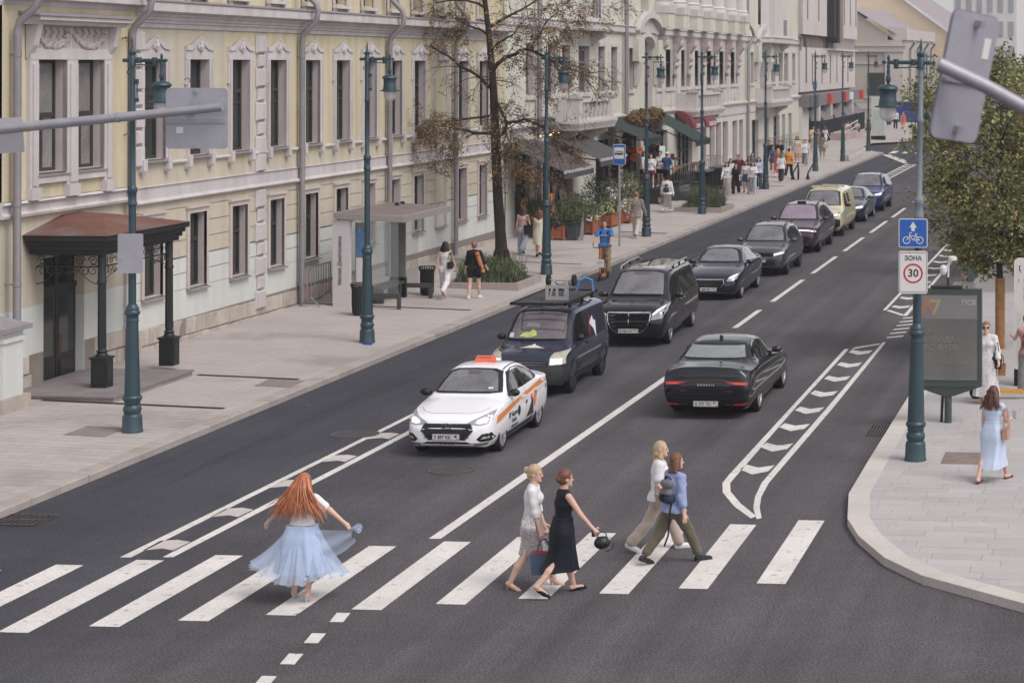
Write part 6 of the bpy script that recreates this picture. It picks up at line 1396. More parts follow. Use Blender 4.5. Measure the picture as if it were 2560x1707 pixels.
  B().box(.2,.245,-.002,0,-.043,-.032,M).build('plate_flag',mat('flag_red',(176,60,66),rough=.5),o)
 def mirror(s,y,z,m,x=None,w=.24):
  for sg in(-1,1):
   h=s.proj('r' if sg>0 else 'l',y,z)[0].x
   b=B().ell((0,0,0),(w/2,.085,.075),12,8);o=b.build('mirror',m,s.t,smooth=60);o.location=(h+sg*(w*.55),y,z+.03);o.rotation_euler=(.0,0,sg*-.12)
   B().bar((h-sg*.02,y+.02,z-.03),(h+sg*.12,y,z+.0),.05,.03).build('mirror_arm',blk,o).matrix_parent_inverse=(Matrix.Translation(o.location)@Matrix.Rotation(sg*-.12,4,'Z')).inverted()
 def mirrored(s,pts):return pts+[(-u,v) for u,v in reversed(pts)]
def grille_bars(c,view,u0,u1,zs,m,th=.02,dep=.03,name='grille_bar',parent=None,par=None):
 for z in zs:
  n=8;V=[];P=[]
  for i in range(n+1):h=c.proj(view,u0+(u1-u0)*i/n,z)[0];P.append(h+Vector((0,-dep if view=='f' else dep,0)))
  b=B()
  for a,q in zip(P,P[1:]):b.bar(a,q,.03,th)
  b.build(name,m,par or c.t)
SED=dict(bot=[(0,.24),(.25,.17),(.8,.155),(3.6,.155),(4.1,.19),(4.405,.32)],wid=[(0,.66),(.04,.78),(.12,.88),(.3,.955),(.7,.99),(1.3,1),(3.2,1),(3.9,.985),(4.2,.93),(4.33,.85),(4.405,.72)],wtop=[(0,.55),(.2,.72),(.7,.80),(1.1,.80),(1.5,.70),(2.0,.66),(3.0,.655),(3.5,.66),(3.8,.72),(4.2,.77),(4.33,.77),(4.405,.66)])
def scale_p(P,L,L0=4.405):return[(a*L/L0,v) for a,v in P]
# white and orange taxi
c=Car('taxi_car','white taxi with orange side stripe and orange roof light at the head of the queue','taxi',4.405,1.73,[(0,.58),(.05,.70),(.15,.775),(.45,.86),(.85,.945),(1.12,.99),(1.2,1.03),(1.55,1.235),(1.9,1.395),(2.15,1.447),(2.5,1.46),(2.9,1.435),(3.3,1.34),(3.65,1.2),(3.95,1.095),(4.2,1.06),(4.33,1.0),(4.405,.8)],[(0,.54),(.15,.71),(.5,.80),(1.2,.895),(2.5,.945),(3.5,.99),(4.1,.985),(4.33,.92),(4.405,.76)],SED['wid'],SED['wtop'],SED['bot'],car_paint('white',(234,232,235)),(.84,3.44),.31,-12.72,38.73,.012)
for y in(.84,3.44):c.wheel(y,.31,.2,12,alloy,.72,.035)
gz=[(-.585,1.065),(.585,1.065),(.545,1.20),(.5,1.405-.03),(-.5,1.405-.03),(-.545,1.2)]
c.screen(1.03,1.2,1.41,.67,.60,.525,carglass)
wsp=c.decal('rear_view_mirror_shade','f',[(-.13,1.37),(.13,1.37),(.11,1.32),(-.11,1.32)],mat('frit_grey',(92,86,90),rough=.2),.017)
c.decal('windscreen_sticker','f',[(.40,1.09),(.49,1.09),(.485,1.115),(.4,1.115)],s_white,.017)
for pts in([(-.6,1.03),(-.1,1.035)],[(-.12,1.035),(.5,1.03)]):c.line('wiper','f',pts,.016,blk,.02)
c.decal('rear_window','b',c.mirrored([(.6,1.13),(.52,1.37)]),cartint)
sw=[(1.46,.985),(1.74,1.19),(1.95,1.335),(2.3,1.385),(2.75,1.365),(3.1,1.27),(3.42,1.13),(3.5,1.06),(3.3,1.03)]
c.both('side_window_surround',sw,blk,.003,.06)
c.both('side_window',[(1.62,1.02),(1.82,1.18),(2.05,1.30),(2.3,1.35),(2.42,1.345),(2.42,1.0)],cartint,.006,.06);c.both('side_window',[(2.5,1.005),(2.5,1.345),(2.75,1.33),(3.05,1.24),(3.22,1.13),(3.2,1.045)],cartint,.006,.06)
for sg in(-1,1):c.line('roof_seam','t',[(sg*.50,2.0),(sg*.495,2.5),(sg*.50,3.1)],.022,blk)
c.line('hood_seam','t',[(-.66,.62),(-.55,.36),(-.35,.24),(.35,.24),(.55,.36),(.66,.62)],.010,mat('seam_grey',(120,118,122),rough=.6))
orange=mat('taxi_orange',(222,130,40),rough=.3,coat=.6,var=.04)
c.both('orange_stripe',[(.38,.585),(.5,.72),(1.2,.80),(2.6,.90),(3.9,1.0),(4.2,.985),(4.2,.88),(3.2,.86),(2.0,.79),(1.1,.69),(.55,.60)],orange,.003);c.both('orange_band',[(3.02,.86),(3.28,.88),(3.06,.5),(2.96,.5),(2.93,.66)],orange,.003)
c.both('black_figure',[(2.45,.36),(2.8,.68),(2.9,.7),(2.92,.48),(3.02,.36)],mat('decal_dark',(58,54,50),rough=.4),.004);c.both('figure_head',[(2.72,.66),(2.85,.68),(2.86,.78),(2.74,.77)],mat('decal_red',(196,72,54),rough=.4),.005)
c.both('round_logo',[(1.88+.1*math.cos(a),.60+.1*math.sin(a)) for a in[2*PI*i/12 for i in range(12)]],mat('decal_black',(36,34,38),rough=.4),.004)
for k in range(2):
 for j in range(2):c.both('checker_mark',[(1.15+k*.06+j*.03,.56+j*.05),(1.2+k*.06+j*.03,.565+j*.05),(1.2+k*.06+j*.03,.61+j*.05),(1.15+k*.06+j*.03,.605+j*.05)],blk,.004);c.both('checker_mark',[(3.85+k*.05+j*.02,.74+j*.04),(3.89+k*.05+j*.02,.745+j*.04),(3.89+k*.05+j*.02,.78+j*.04),(3.85+k*.05+j*.02,.775+j*.04)],blk,.004)
def side_text(c,s_,size,y,z,m,off=.012):
 for v in('r','l'):
  x=c.proj(v,y,z)[0].x+(off if v=='r' else-off);M=Matrix.Translation((x,y,z))@(Matrix.Rotation(PI/2,4,'Z') if v=='r' else Matrix.Rotation(-PI/2,4,'Z'))@VT;text(s_,size,'side_lettering',m,c.t,M)
side_text(c,'Яндекс',.13,1.55,.61,s_black);side_text(c,'Такси',.12,1.5,.48,s_black);side_text(c,'(495) 999-99-99',.07,1.6,.36,s_black);side_text(c,'897',.1,2.4,.68,s_black)
c.mir('headlight','f',[(.38,.655),(.46,.70),(.70,.80),(.79,.83),(.80,.70),(.74,.63),(.62,.61),(.5,.62)],lampglass,.005);c.mir('headlight_lamp','f',[(.53,.65),(.62,.635),(.71,.66),(.73,.735),(.66,.74),(.56,.70)],lamp_on,.009)
c.decal('grille','f',c.mirrored([(.34,.345),(.50,.52),(.46,.62),(.43,.645)]),mat('grille_black',(30,32,38),rough=.4),.006);grille_bars(c,'f',-.42,.42,(.40,.45,.50,.55,.60),mat('grille_slat',(48,50,58),rough=.35),.018,.012)
c.line('grille_frame','f',[(-.34,.34),(-.50,.52),(-.45,.65)],.014,chrome,.01);c.line('grille_frame','f',[(.34,.34),(.50,.52),(.45,.65)],.014,chrome,.01)
e=B();y_=c.proj('f',0,.605)[0].y-.035
for i in range(20):a,d_=2*PI*i/20,2*PI*(i+1)/20;e.bar((.095*math.cos(a),y_,.605+.05*math.sin(a)),(.095*math.cos(d_),y_,.605+.05*math.sin(d_)),.012,.014)
e.bar((-.035,y_,.575),(-.015,y_,.635),.012,.016);e.bar((.015,y_,.575),(.035,y_,.635),.012,.016);e.bar((-.03,y_,.60),(.03,y_,.61),.012,.014);e.build('emblem',chrome,c.t)
c.mir('fog_light_recess','f',[(.56,.36),(.66,.455),(.80,.47),(.82,.36),(.78,.31),(.62,.31)],blk,.006);c.mir('fog_light','f',[(.63,.36),(.68,.41),(.77,.415),(.77,.365)],lampglass,.010)
c.decal('lower_bumper','f',c.mirrored([(.5,.235),(.78,.24),(.84,.30),(.62,.29),(.45,.285)]),mat('scuffed_grey',(112,108,106),rough=.6,var=.3,vs=8),.007);c.decal('lower_intake','f',c.mirrored([(.5,.275),(.38,.315)]),blk,.008)
c.both('sill_trim',[(1.2,.2),(1.2,.30),(3.05,.33),(3.05,.2)],blkp,.004);c.plate('f','У 897 КК','48',.41);c.mirror(1.45,.985,blk)
for y in(2.38,3.42):
 c.line('door_seam','r',[(y,.32),(y+.02,.9),(y,.98)],.010,MATS['seam_grey'])
c.line('door_seam','r',[(1.25,.32),(1.22,.7),(1.33,.93)],.010,MATS['seam_grey'])
for y in(2.2,3.12):h=c.proj('r',y,.83)[0];B().box(h.x-.005,h.x+.035,y-.1,y+.1,.815,.85).build('door_handle',MATS['paint_white'],c.t)
tl_=B().box(-.22,.22,2.42,2.62,1.455,1.47).add([(-.2,2.43,1.47),(.2,2.43,1.47),(.2,2.61,1.47),(-.2,2.61,1.47),(-.17,2.46,1.57),(.17,2.46,1.57),(.17,2.58,1.57),(-.17,2.58,1.57)],[(0,1,5,4),(1,2,6,5),(2,3,7,6),(3,0,4,7),(4,5,6,7)]).build('taxi_roof_light',mat('taxi_light_orange',(222,104,72),rough=.4),c.t)
for k in range(6):B().box(-.15+k*.05,-.125+k*.05,2.445,2.45,1.53+.015*(k%2),1.545+.015*(k%2)).build('checker',blk,tl_)
c.mir('tail_light','b',[(.55,.92),(.82,.96),(.82,.84),(.6,.82)],tail,.005);c.both('tail_light',[(4.0,.95),(4.3,.93),(4.3,.84),(4.12,.85)],tail,.006)
TAXI=c
# dark blue panel van with a roof rack
nav=car_paint('navy',(38,42,62),.1,.4)
VW=lambda L:[(0,.80),(.04,.88),(.12,.94),(.35,.985),(.8,1),(L-.5,1),(L-.12,.97),(L,.9)]
c=Car('panel_van','dark navy panel van with roof rack and white bird emblem behind the taxi','van',4.28,1.795,[(0,.68),(.04,.86),(.12,.95),(.4,1.02),(.8,1.09),(.9,1.14),(1.2,1.42),(1.55,1.72),(1.75,1.80),(2.3,1.83),(3.9,1.82),(4.2,1.78),(4.28,1.3)],[(0,.64),(.12,.88),(.5,.96),(1,1.02),(2,1.04),(4.1,1.04),(4.28,.95)],VW(4.28),[(0,.7),(.3,.84),(.85,.84),(1.2,.80),(1.6,.775),(4.1,.78),(4.28,.75)],[(0,.3),(.3,.24),(4,.24),(4.28,.36)],nav,(.87,3.535),.325,-13.22,45.63,0,rd=.10)
for y in(.87,3.535):c.wheel(y,.325,.21,9,alloy_d,.68,.05)
c.screen(1.16,1.4,1.745,.72,.69,.63,mat('van_windscreen',(92,84,88),rough=.05,spec=.8,coat=1,var=.25,vs=2,coord='obj'))
c.decal('yellow_vest','f',[(-.42,1.22),(-.2,1.2),(-.02,1.24),(-.05,1.33),(-.14,1.37),(-.2,1.31),(-.34,1.3)],mat('hi_vis',(168,178,92),rough=.4,var=.2,vs=14,coord='obj'),.017);c.decal('seat','f',[(-.32,1.42),(-.28,1.5),(-.02,1.49),(.02,1.41)],mat('seat_grey',(124,120,122),rough=.3),.017);c.decal('paper','f',[(-.66,1.2),(-.55,1.2),(-.56,1.29),(-.65,1.29)],mat('paper_pale',(180,196,190),rough=.4),.017)
for pts in([(-.66,1.17),(-.15,1.15)],[(-.2,1.16),(.4,1.17)]):c.line('wiper','f',pts,.022,blk,.024)
c.both('door_window',[(1.2,1.1),(1.45,1.42),(1.68,1.66),(2.15,1.68),(2.2,1.1)],cartint,.005);
c.decal('bumper','f',c.mirrored([(.6,.3),(.87,.34),(.885,.72),(.5,.70)]),blkp,.012,rim=.02);c.both('bumper_wrap',[(.02,.34),(.42,.34),(.42,.42),(.5,.62),(.42,.70),(.02,.70)],blkp,.012);c.decal('grille','f',c.mirrored([(.53,.71),(.50,.82)]),blk,.014);grille_bars(c,'f',-.5,.5,(.735,.785),chrome,.022,.02);c.decal('bumper_intake','f',c.mirrored([(.46,.37),(.46,.46)]),blk,.016)
c.mir('headlight','f',[(.53,.72),(.54,.88),(.60,.97),(.84,1.0),(.86,.75)],mat('yellowed_lamp',(172,166,148),rough=.1,coat=1,spec=.8,var=.2,vs=6,coord='obj'),.012);c.mir('headlight_lamp','f',[(.56,.74),(.565,.86),(.80,.87),(.81,.76)],mat('headlight_dim',(240,240,236),rough=.3,emit=.9),.016)
eg=B();wing=[(0,-.14),(.05,-.09),(.04,-.05),(.10,-.06),(.13,-.02),(.2,.02),(.3,.07),(.12,.07),(.07,.05),(.05,.09),(.02,.07)]
c.decal('eagle_emblem','t',[(u,.62-v*1.35) for u,v in wing]+[(-u,.62-v*1.35) for u,v in reversed(wing[1:])],s_white,.005,.04)
for y0 in(.87,3.535):c.both('wheel_arch_trim',[(y0+.46*math.cos(a),.325+.46*math.sin(a)) for a in[PI*i/14 for i in range(15)]]+[(y0+.375*math.cos(a),.325+.375*math.sin(a)) for a in[PI-PI*i/14 for i in range(15)]],blkp,.015,.06)
c.both('sill_trim',[(1.33,.25),(1.33,.40),(3.08,.42),(3.08,.25)],blkp,.012);c.both('side_moulding',[(1.36,.55),(1.36,.66),(3.05,.68),(3.05,.57)],blkp,.010)
c.both('white_decal',[(2.55,1.35),(2.9,1.5),(2.95,1.38),(3.1,1.36),(2.9,.98),(2.8,1.2)],s_white,.006);c.both('red_decal',[(2.35,1.2),(2.62,1.55),(2.72,1.5),(2.6,1.2),(2.42,1.06)],mat('decal_wine',(112,36,44),rough=.3),.005)
c.line('door_seam','r',[(2.28,.42),(2.28,1.65),(2.15,1.72)],.012,blk);c.line('door_seam','r',[(1.22,.5),(1.1,1.05),(1.62,1.7)],.012,blk)
h=c.proj('r',2.12,.98)[0];B().box(h.x,h.x+.04,2.0,2.2,.96,1.0).build('door_handle',blk,c.t);c.mirror(1.28,1.16,blk,w=.2)
rk=B();
for x in(-.62,.62):rk.box(x-.03,x+.03,1.05,3.9,1.93,1.99)
for y in(1.05,3.84):rk.box(-.65,.65,y,y+.06,1.93,1.99)
rk=rk.build('roof_rack',blk,c.t)
for i in range(11):B().box(-.61,.61,1.3+i*.225,1.36+i*.225,1.945,1.975).build('rack_slat',mat('rack_slat',(84,82,86),rough=.5),rk)
for x in(-.55,.55):
 for y in(1.7,2.8,3.7):B().box(x-.03,x+.03,y,y+.06,1.8,1.93).build('rack_foot',blk,rk)
B().cyl((0,1.45,1.7),(0,1.3,2.05),.006,n=4).build('aerial',blk,c.t)
c.mir('tail_light','b',[(.7,.9),(.86,.9),(.84,1.5),(.7,1.5)],tail)
tt=thing('hand_trolley','aluminium hand trolley with black wheels lying on the van roof rack','trolley',(-12.92,47.2,1.99))
alu=mat('brushed_aluminium',(170,166,166),rough=.4,metal=.5,var=.08)
pn=B()
for u0,u1,v0,v1 in((-.27,.27,0,.09),(-.27,.27,.27,.34),(-.27,-.2,.09,.27),(.2,.27,.09,.27),(-.03,.03,.09,.27)):pn.box(u0,u1,-.02,.0,v0,v1)
pn.build('toe_plate',alu,tt)
for x in(-.3,.3):
 w=B().lathe([(.07,-.035),(.125,-.035),(.135,0),(.125,.035),(.07,.035)],18,Matrix.Translation((x,.35,.42))@Matrix.Rotation(PI/2,4,'Y')).build('wheel',tyre,tt);B().lathe([(.001,-.03),(.07,-.03),(.07,.03),(.001,.03)],12,Matrix.Translation((x,.35,.42))@Matrix.Rotation(PI/2,4,'Y')).build('hub',alloy_d,w)
B().cyl((-.3,.35,.42),(.3,.35,.42),.018).build('axle',alu,tt);b=B()
for x in(-.16,.16):b.tube([(x,0,.1),(x,.3,.4),(x,.9,.2),(x,1.2,.1)],.018,6)
b.bar((-.16,.6,.3),(.16,.6,.3),.03).bar((-.16,.9,.2),(.16,.9,.2),.03);b.build('frame',alu,tt);B().tube([(.2,.9,.12),(.28,.9,.36),(.42,.95,.42),(.55,1.0,.36),(.58,1.0,.1)],.025,8).build('blue_handle',mat('hose_blue',(60,130,196),rough=.4),tt)
# black people carrier
black=car_paint('black',(14,14,18),0,.4)
c=Car('people_carrier','glossy black people carrier with a wide chrome grille and roof rails','minivan',5.37,1.93,[(0,.72),(.04,.92),(.15,1.02),(.5,1.10),(1.0,1.17),(1.12,1.23),(1.5,1.52),(1.9,1.76),(2.2,1.84),(2.8,1.87),(4.7,1.86),(5.15,1.80),(5.3,1.6),(5.37,1.1)],[(0,.68),(.15,.92),(.6,1.0),(1.2,1.05),(2.5,1.09),(5.1,1.12),(5.37,1.0)],[(0,.80),(.04,.88),(.12,.94),(.35,.985),(.8,1),(4.9,1),(5.25,.96),(5.37,.88)],[(0,.68),(.3,.82),(1.1,.82),(1.5,.77),(2.0,.735),(5.1,.74),(5.37,.7)],[(0,.26),(.3,.2),(5,.2),(5.37,.34)],black,(.9,4.33),.345,-12.82,53.75,.03,rd=.11)
for y in(.9,4.33):c.wheel(y,.345,.23,5,alloy,.76,.14)
c.screen(1.22,1.5,1.79,.75,.70,.64,carglass);c.decal('sensor_shade','f',[(-.24,1.755),(.24,1.755),(.2,1.70),(-.2,1.70)],MATS['frit_grey'],.017)
for pts in([(-.7,1.235),(-.2,1.235)],[(-.3,1.24),(.62,1.235)]):c.line('wiper','f',pts,.022,blk,.024)
c.both('side_window',[(1.55,1.16),(1.8,1.4),(2.1,1.62),(2.45,1.70),(2.5,1.15)],cartint,.005);c.both('side_window',[(2.57,1.15),(2.53,1.70),(3.7,1.71),(3.72,1.16)],cartint,.005);c.both('side_window',[(3.79,1.16),(3.77,1.71),(4.85,1.68),(5.0,1.5),(5.02,1.18)],cartint,.005)
c.both('chrome_strip',[(2.1,1.105),(5.05,1.125),(5.05,1.15),(2.1,1.13)],chrome,.008,.2);c.both('chrome_sill',[(1.35,.25),(1.35,.28),(3.85,.29),(3.85,.26)],chrome,.010,.2)
for sg in(-1,1):
 pts=[(sg*.66,2.15,1.80),(sg*.67,2.3,1.885),(sg*.68,3.4,1.92),(sg*.68,4.6,1.90),(sg*.67,4.85,1.81)];r_=B().tube(pts,.025,8).build('roof_rail',alu,c.t,smooth=50)
 for y in(2.6,3.5,4.5):B().box(sg*.68-.02,sg*.68+.02,y-.06,y+.06,1.80,1.90).build('rail_foot',blk,r_)
c.decal('panoramic_roof','t',[(-.48,2.3),(.48,2.3),(.5,4.7),(-.5,4.7)],cartint,.004,.2)
c.decal('grille','f',c.mirrored([(.32,.40),(.46,.50),(.545,.68),(.56,.86),(.53,.90)]),iron_d,.008);grille_bars(c,'f',-.5,.5,(.83,.74),chrome,.03,.025);grille_bars(c,'f',-.46,.46,(.65,),chrome,.03,.025);grille_bars(c,'f',-.42,.42,(.56,),chrome,.026,.025);grille_bars(c,'f',-.35,.35,(.475,),chrome,.02,.025)
c.line('grille_frame','f',[(-.53,.90),(.53,.90),(.565,.86),(.545,.68),(.46,.50),(.32,.40),(-.32,.40),(-.46,.50),(-.545,.68),(-.565,.86),(-.53,.90)],.028,chrome,.022);c.line('grille_spine','f',[(0,.53),(0,.90)],.02,chrome,.04)
def star(c,z,r,view='f',off=.04):
 y_=c.proj(view,0,z)[0].y-off;b=B()
 for i in range(20):a,d_=2*PI*i/20,2*PI*(i+1)/20;b.bar((r*math.cos(a),y_,z+r*math.sin(a)),(r*math.cos(d_),y_,z+r*math.sin(d_)),.012,.014)
 for k in range(3):a=PI/2+2*PI*k/3;b.bar((0,y_,z),(r*math.cos(a),y_,z+r*math.sin(a)),.012,.018)
 return b.build('emblem',chrome,c.t)
b=B();h=c.proj('t',0,.42)[0]
for i in range(14):a,d_=2*PI*i/14,2*PI*(i+1)/14;b.bar((h.x+.035*math.cos(a),h.y,h.z+.055+.04*math.sin(a)),(h.x+.035*math.cos(d_),h.y,h.z+.055+.04*math.sin(d_)),.008,.01)
b.cyl((h.x,h.y,h.z),(h.x,h.y,h.z+.02),.012);b.build('bonnet_star',chrome,c.t)
c.mir('headlight','f',[(.58,.70),(.60,.84),(.72,.97),(.90,1.06),(.93,.92),(.86,.76)],lampglass,.008);c.mir('headlight_lamp','f',[(.60,.85),(.71,.955),(.86,1.03),(.85,.99),(.74,.92),(.64,.84)],lamp_on,.012)
c.line('chrome_lip','f',[(-.62,.245),(.62,.245)],.022,chrome,.014);c.plate('f','В 936 УО','797',.44);c.mirror(1.62,1.17,black,w=.27)
for y in(2.53,3.75):c.line('door_seam','r',[(y,.35),(y,1.1)],.012,iron_d)
c.line('door_seam','r',[(1.45,.4),(1.42,1.05),(1.55,1.2)],.012,iron_d)
for y in(2.35,2.75):h=c.proj('r',y,1.0)[0];B().box(h.x,h.x+.04,y-.11,y+.11,.985,1.015).build('door_handle',black,c.t)
# generic saloon and SUV builders for the rest of the queue
def saloon(name,label,cat,L,W,H,wh,r,paint,x,yf,rz=0,rim=alloy,sp=10,wid=None):
 k=L/4.92;T=[(0,.55),(.05,.68),(.15,.755),(.5,.845),(1.0,.935),(1.45,.99),(1.55,1.02),(1.95,1.22),(2.3,1.385),(2.55,1.435),(2.95,1.455),(3.4,1.42),(3.85,1.28),(4.3,1.105),(4.62,1.075),(4.83,1.06),(4.89,.98),(4.92,.80)]
 c=Car(name,label,cat,L,W,[(a*k,v*H/1.455) for a,v in T],[(a*k,v*H/1.455) for a,v in[(0,.51),(.15,.69),(.6,.79),(1.5,.89),(3,.93),(4.1,.97),(4.7,.97),(4.92,.74)]],scale_p(wid or SED['wid'],L),scale_p(SED['wtop'],L),scale_p(SED['bot'],L),paint,wh,r,x,yf,rz)
 s_=H/1.455;Z=lambda q:q*s_
 for y in wh:c.wheel(y,r,.22,sp,rim,.76,.045)
 c.screen(Z(1.025),Z(1.2),Z(1.40),.70,.63,.55,carglass)
 c.decal('rear_window','b',c.mirrored([(.62,Z(1.13)),(.52,Z(1.37))]),carglass,.005)
 yy=lambda q:q*k
 c.both('side_window_surround',[(yy(a),Z(v)) for a,v in[(1.86,.985),(2.14,1.17),(2.4,1.33),(2.8,1.38),(3.25,1.355),(3.65,1.25),(4.0,1.09),(3.95,1.02)]],chrome,.003);c.both('side_window',[(yy(a),Z(v)) for a,v in[(1.97,1.005),(2.22,1.165),(2.46,1.305),(2.78,1.355),(2.82,1.0)]],cartint,.006);c.both('side_window',[(yy(a),Z(v)) for a,v in[(2.9,1.0),(2.86,1.355),(3.22,1.33),(3.6,1.23),(3.9,1.08),(3.85,1.03)]],cartint,.006)
 for y in(2.86,3.8):c.line('door_seam','r',[(yy(y),.34),(yy(y),.95)],.012,iron_d)
 c.line('door_seam','r',[(yy(1.68),.34),(yy(1.62),.8),(yy(1.72),.97)],.012,iron_d)
 for y in(2.65,3.6):h=c.proj('r',yy(y),Z(.84))[0];B().box(h.x,h.x+.03,yy(y)-.1,yy(y)+.1,Z(.83),Z(.855)).build('door_handle',chrome,c.t)
 c.mirror(yy(1.95),Z(.99),paint);return c
c=saloon('saloon_car','dark blue saloon with a star grille behind the people carrier','car',4.92,1.852,1.47,(.85,3.79),.335,car_paint('midnight',(20,24,40),.1,.35),-12.8,64.2)
c.decal('grille','f',c.mirrored([(.40,.42),(.47,.52),(.45,.64)]),iron_d,.008);grille_bars(c,'f',-.44,.44,(.50,.58),chrome,.03,.03);c.line('grille_frame','f',[(-.45,.645),(.45,.645),(.475,.52),(.4,.42),(-.4,.42),(-.475,.52),(-.45,.645)],.022,chrome,.02);star(c,.53,.1,off=.06)
c.mir('headlight','f',[(.55,.59),(.60,.70),(.78,.79),(.86,.80),(.84,.66),(.72,.60)],lampglass,.008);c.mir('headlight_lamp','f',[(.60,.685),(.70,.745),(.83,.785),(.80,.73),(.68,.67)],lamp_on,.012);c.mir('air_intake','f',[(.5,.28),(.58,.42),(.82,.44),(.82,.30)],iron_d,.008);c.line('chrome_lip','f',[(-.6,.25),(.6,.25)],.018,chrome,.012);c.plate('f','847 НР','977',.355)
def suv(name,label,L,W,H,wh,r,paint,x,yf,rz=0,rim=alloy_d,sp=5,scr=carglass):
 k=L/4.5;Z=lambda q:q*H/1.67
 T=[(0,.70),(.04,.84),(.14,.93),(.5,1.0),(1.0,1.06),(1.15,1.10),(1.5,1.34),(1.85,1.56),(2.1,1.63),(2.6,1.67),(3.6,1.64),(4.1,1.54),(4.35,1.25),(4.46,1.1),(4.5,.85)]
 c=Car(name,label,'car',L,W,[(a*k,Z(v)) for a,v in T],[(a*k,Z(v)) for a,v in[(0,.66),(.14,.86),(.6,.93),(1.5,1.0),(3,1.04),(4.2,1.08),(4.5,.82)]],[(a*k,v) for a,v in[(0,.76),(.04,.86),(.12,.92),(.3,.97),(.8,1),(3.9,1),(4.3,.96),(4.5,.85)]],[(a*k,v) for a,v in[(0,.65),(.3,.78),(1.1,.79),(1.5,.74),(2,.70),(3.9,.69),(4.5,.62)]],[(0,.3),(.3*k,.24),(4.1*k,.24),(L,.4)],paint,wh,r,x,yf,rz,rd=.09)
 for y in wh:c.wheel(y,r,.24,sp,rim,.76,.11)
 c.screen(Z(1.115),Z(1.35),Z(1.605),.73*W/1.84,.67*W/1.84,.59*W/1.84,scr)
 y_=lambda q:q*k
 c.both('side_window',[(y_(a),Z(v)) for a,v in[(1.5,1.10),(1.75,1.33),(2.05,1.51),(2.45,1.55),(2.5,1.1)]],cartint,.005);c.both('side_window',[(y_(a),Z(v)) for a,v in[(2.57,1.1),(2.52,1.55),(3.3,1.53),(3.35,1.12)]],cartint,.005);c.both('side_window',[(y_(a),Z(v)) for a,v in[(3.42,1.13),(3.38,1.52),(3.8,1.46),(4.08,1.18)]],cartint,.005)
 for y in(2.53,3.38):c.line('door_seam','r',[(y_(y),.4),(y_(y),Z(1.05))],.012,iron_d)
 for y in(2.3,3.2):h=c.proj('r',y_(y),Z(.96))[0];B().box(h.x,h.x+.03,y_(y)-.1,y_(y)+.1,Z(.95),Z(.975)).build('door_handle',paint,c.t)
 c.both('sill_trim',[(1.3*k,.25),(1.3*k,.36),(3.3*k,.36),(3.3*k,.25)],blkp,.006);c.mirror(y_(1.62),Z(1.1),paint,w=.25)
 for sg in(-1,1):B().tube([(sg*.56*W/1.84,y_(2.1),Z(1.60)),(sg*.575*W/1.84,y_(2.25),Z(1.67)),(sg*.57*W/1.84,y_(3.5),Z(1.665)),(sg*.56*W/1.84,y_(3.75),Z(1.58))],.022,6).build('roof_rail',blk,c.t)
 return c
c=suv('suv_car','dark grey SUV with slim lit headlights behind the blue saloon',4.5,1.84,1.67,(.9,3.57),.345,car_paint('graphite',(74,74,80),.4,.35),-12.47,71.25)
c.decal('grille','f',c.mirrored([(.5,.70),(.5,.82)]),blk,.008);grille_bars(c,'f',-.5,.5,(.73,.79),chrome,.014,.015);c.mir('headlight','f',[(.50,.70),(.50,.80),(.84,.90),(.86,.80)],lampglass,.008);c.mir('headlight_lamp','f',[(.53,.72),(.53,.77),(.83,.84),(.84,.80)],lamp_on,.012);c.decal('lower_intake','f',c.mirrored([(.6,.34),(.55,.52)]),blk,.008);c.line('chrome_lip','f',[(-.72,.42),(-.5,.36),(.5,.36),(.72,.42)],.018,chrome,.014);c.plate('f','','777',.56)
c=suv('suv_car','large purple SUV with a thin light bar across its nose',5.2,2.0,1.8,(.97,4.07),.39,car_paint('plum',(70,50,66),.4,.3),-12.65,79.6,rim=alloy_d,scr=mat('lilac_screen',(140,122,140),rough=.05,spec=.8,coat=1,var=.12,vs=1.5,coord='obj'))
c.line('light_bar','f',[(-.9,.84),(-.6,.88),(0,.9),(.6,.88),(.9,.84)],.04,lamp_on,.012);c.decal('lower_grille','f',c.mirrored([(.55,.38),(.7,.6)]),blk,.008);c.line('chrome_lip','f',[(-.6,.36),(.6,.36)],.016,chrome,.014);h=c.proj('t',0,2.15*5.2/4.5)[0];B().box(-.16,.16,h.y-.1,h.y+.1,h.z-.02,h.z+.07).build('roof_sensor',blk,c.t)
cr_p=car_paint('cream',(214,200,158),0,.35)
c=Car('service_van','cream coloured service van with a pale roof beacon bar','van',4.96,1.92,[(0,.72),(.04,.92),(.15,1.03),(.5,1.12),(.95,1.2),(1.05,1.25),(1.4,1.55),(1.75,1.80),(2.0,1.88),(2.5,1.92),(4.6,1.92),(4.88,1.86),(4.96,1.2)],[(0,.68),(.15,.95),(.6,1.04),(1.2,1.1),(4.8,1.14),(4.96,1.0)],VW(4.96),[(0,.68),(.3,.82),(1,.82),(1.4,.78),(1.9,.75),(4.8,.755),(4.96,.73)],[(0,.3),(.3,.24),(4.7,.24),(4.96,.36)],cr_p,(.9,4.2),.335,-12.68,86.95,rd=.10)
for y in(.9,4.2):c.wheel(y,.335,.21,8,alloy_d,.68,.05)
c.screen(1.24,1.5,1.83,.77,.72,.65,carglass);c.both('side_window',[(1.5,1.2),(1.75,1.45),(2.0,1.68),(2.3,1.72),(2.32,1.2)],cartint,.005);c.both('side_window',[(2.6,1.28),(2.6,1.66),(3.3,1.66),(3.3,1.28)],cartint,.005)
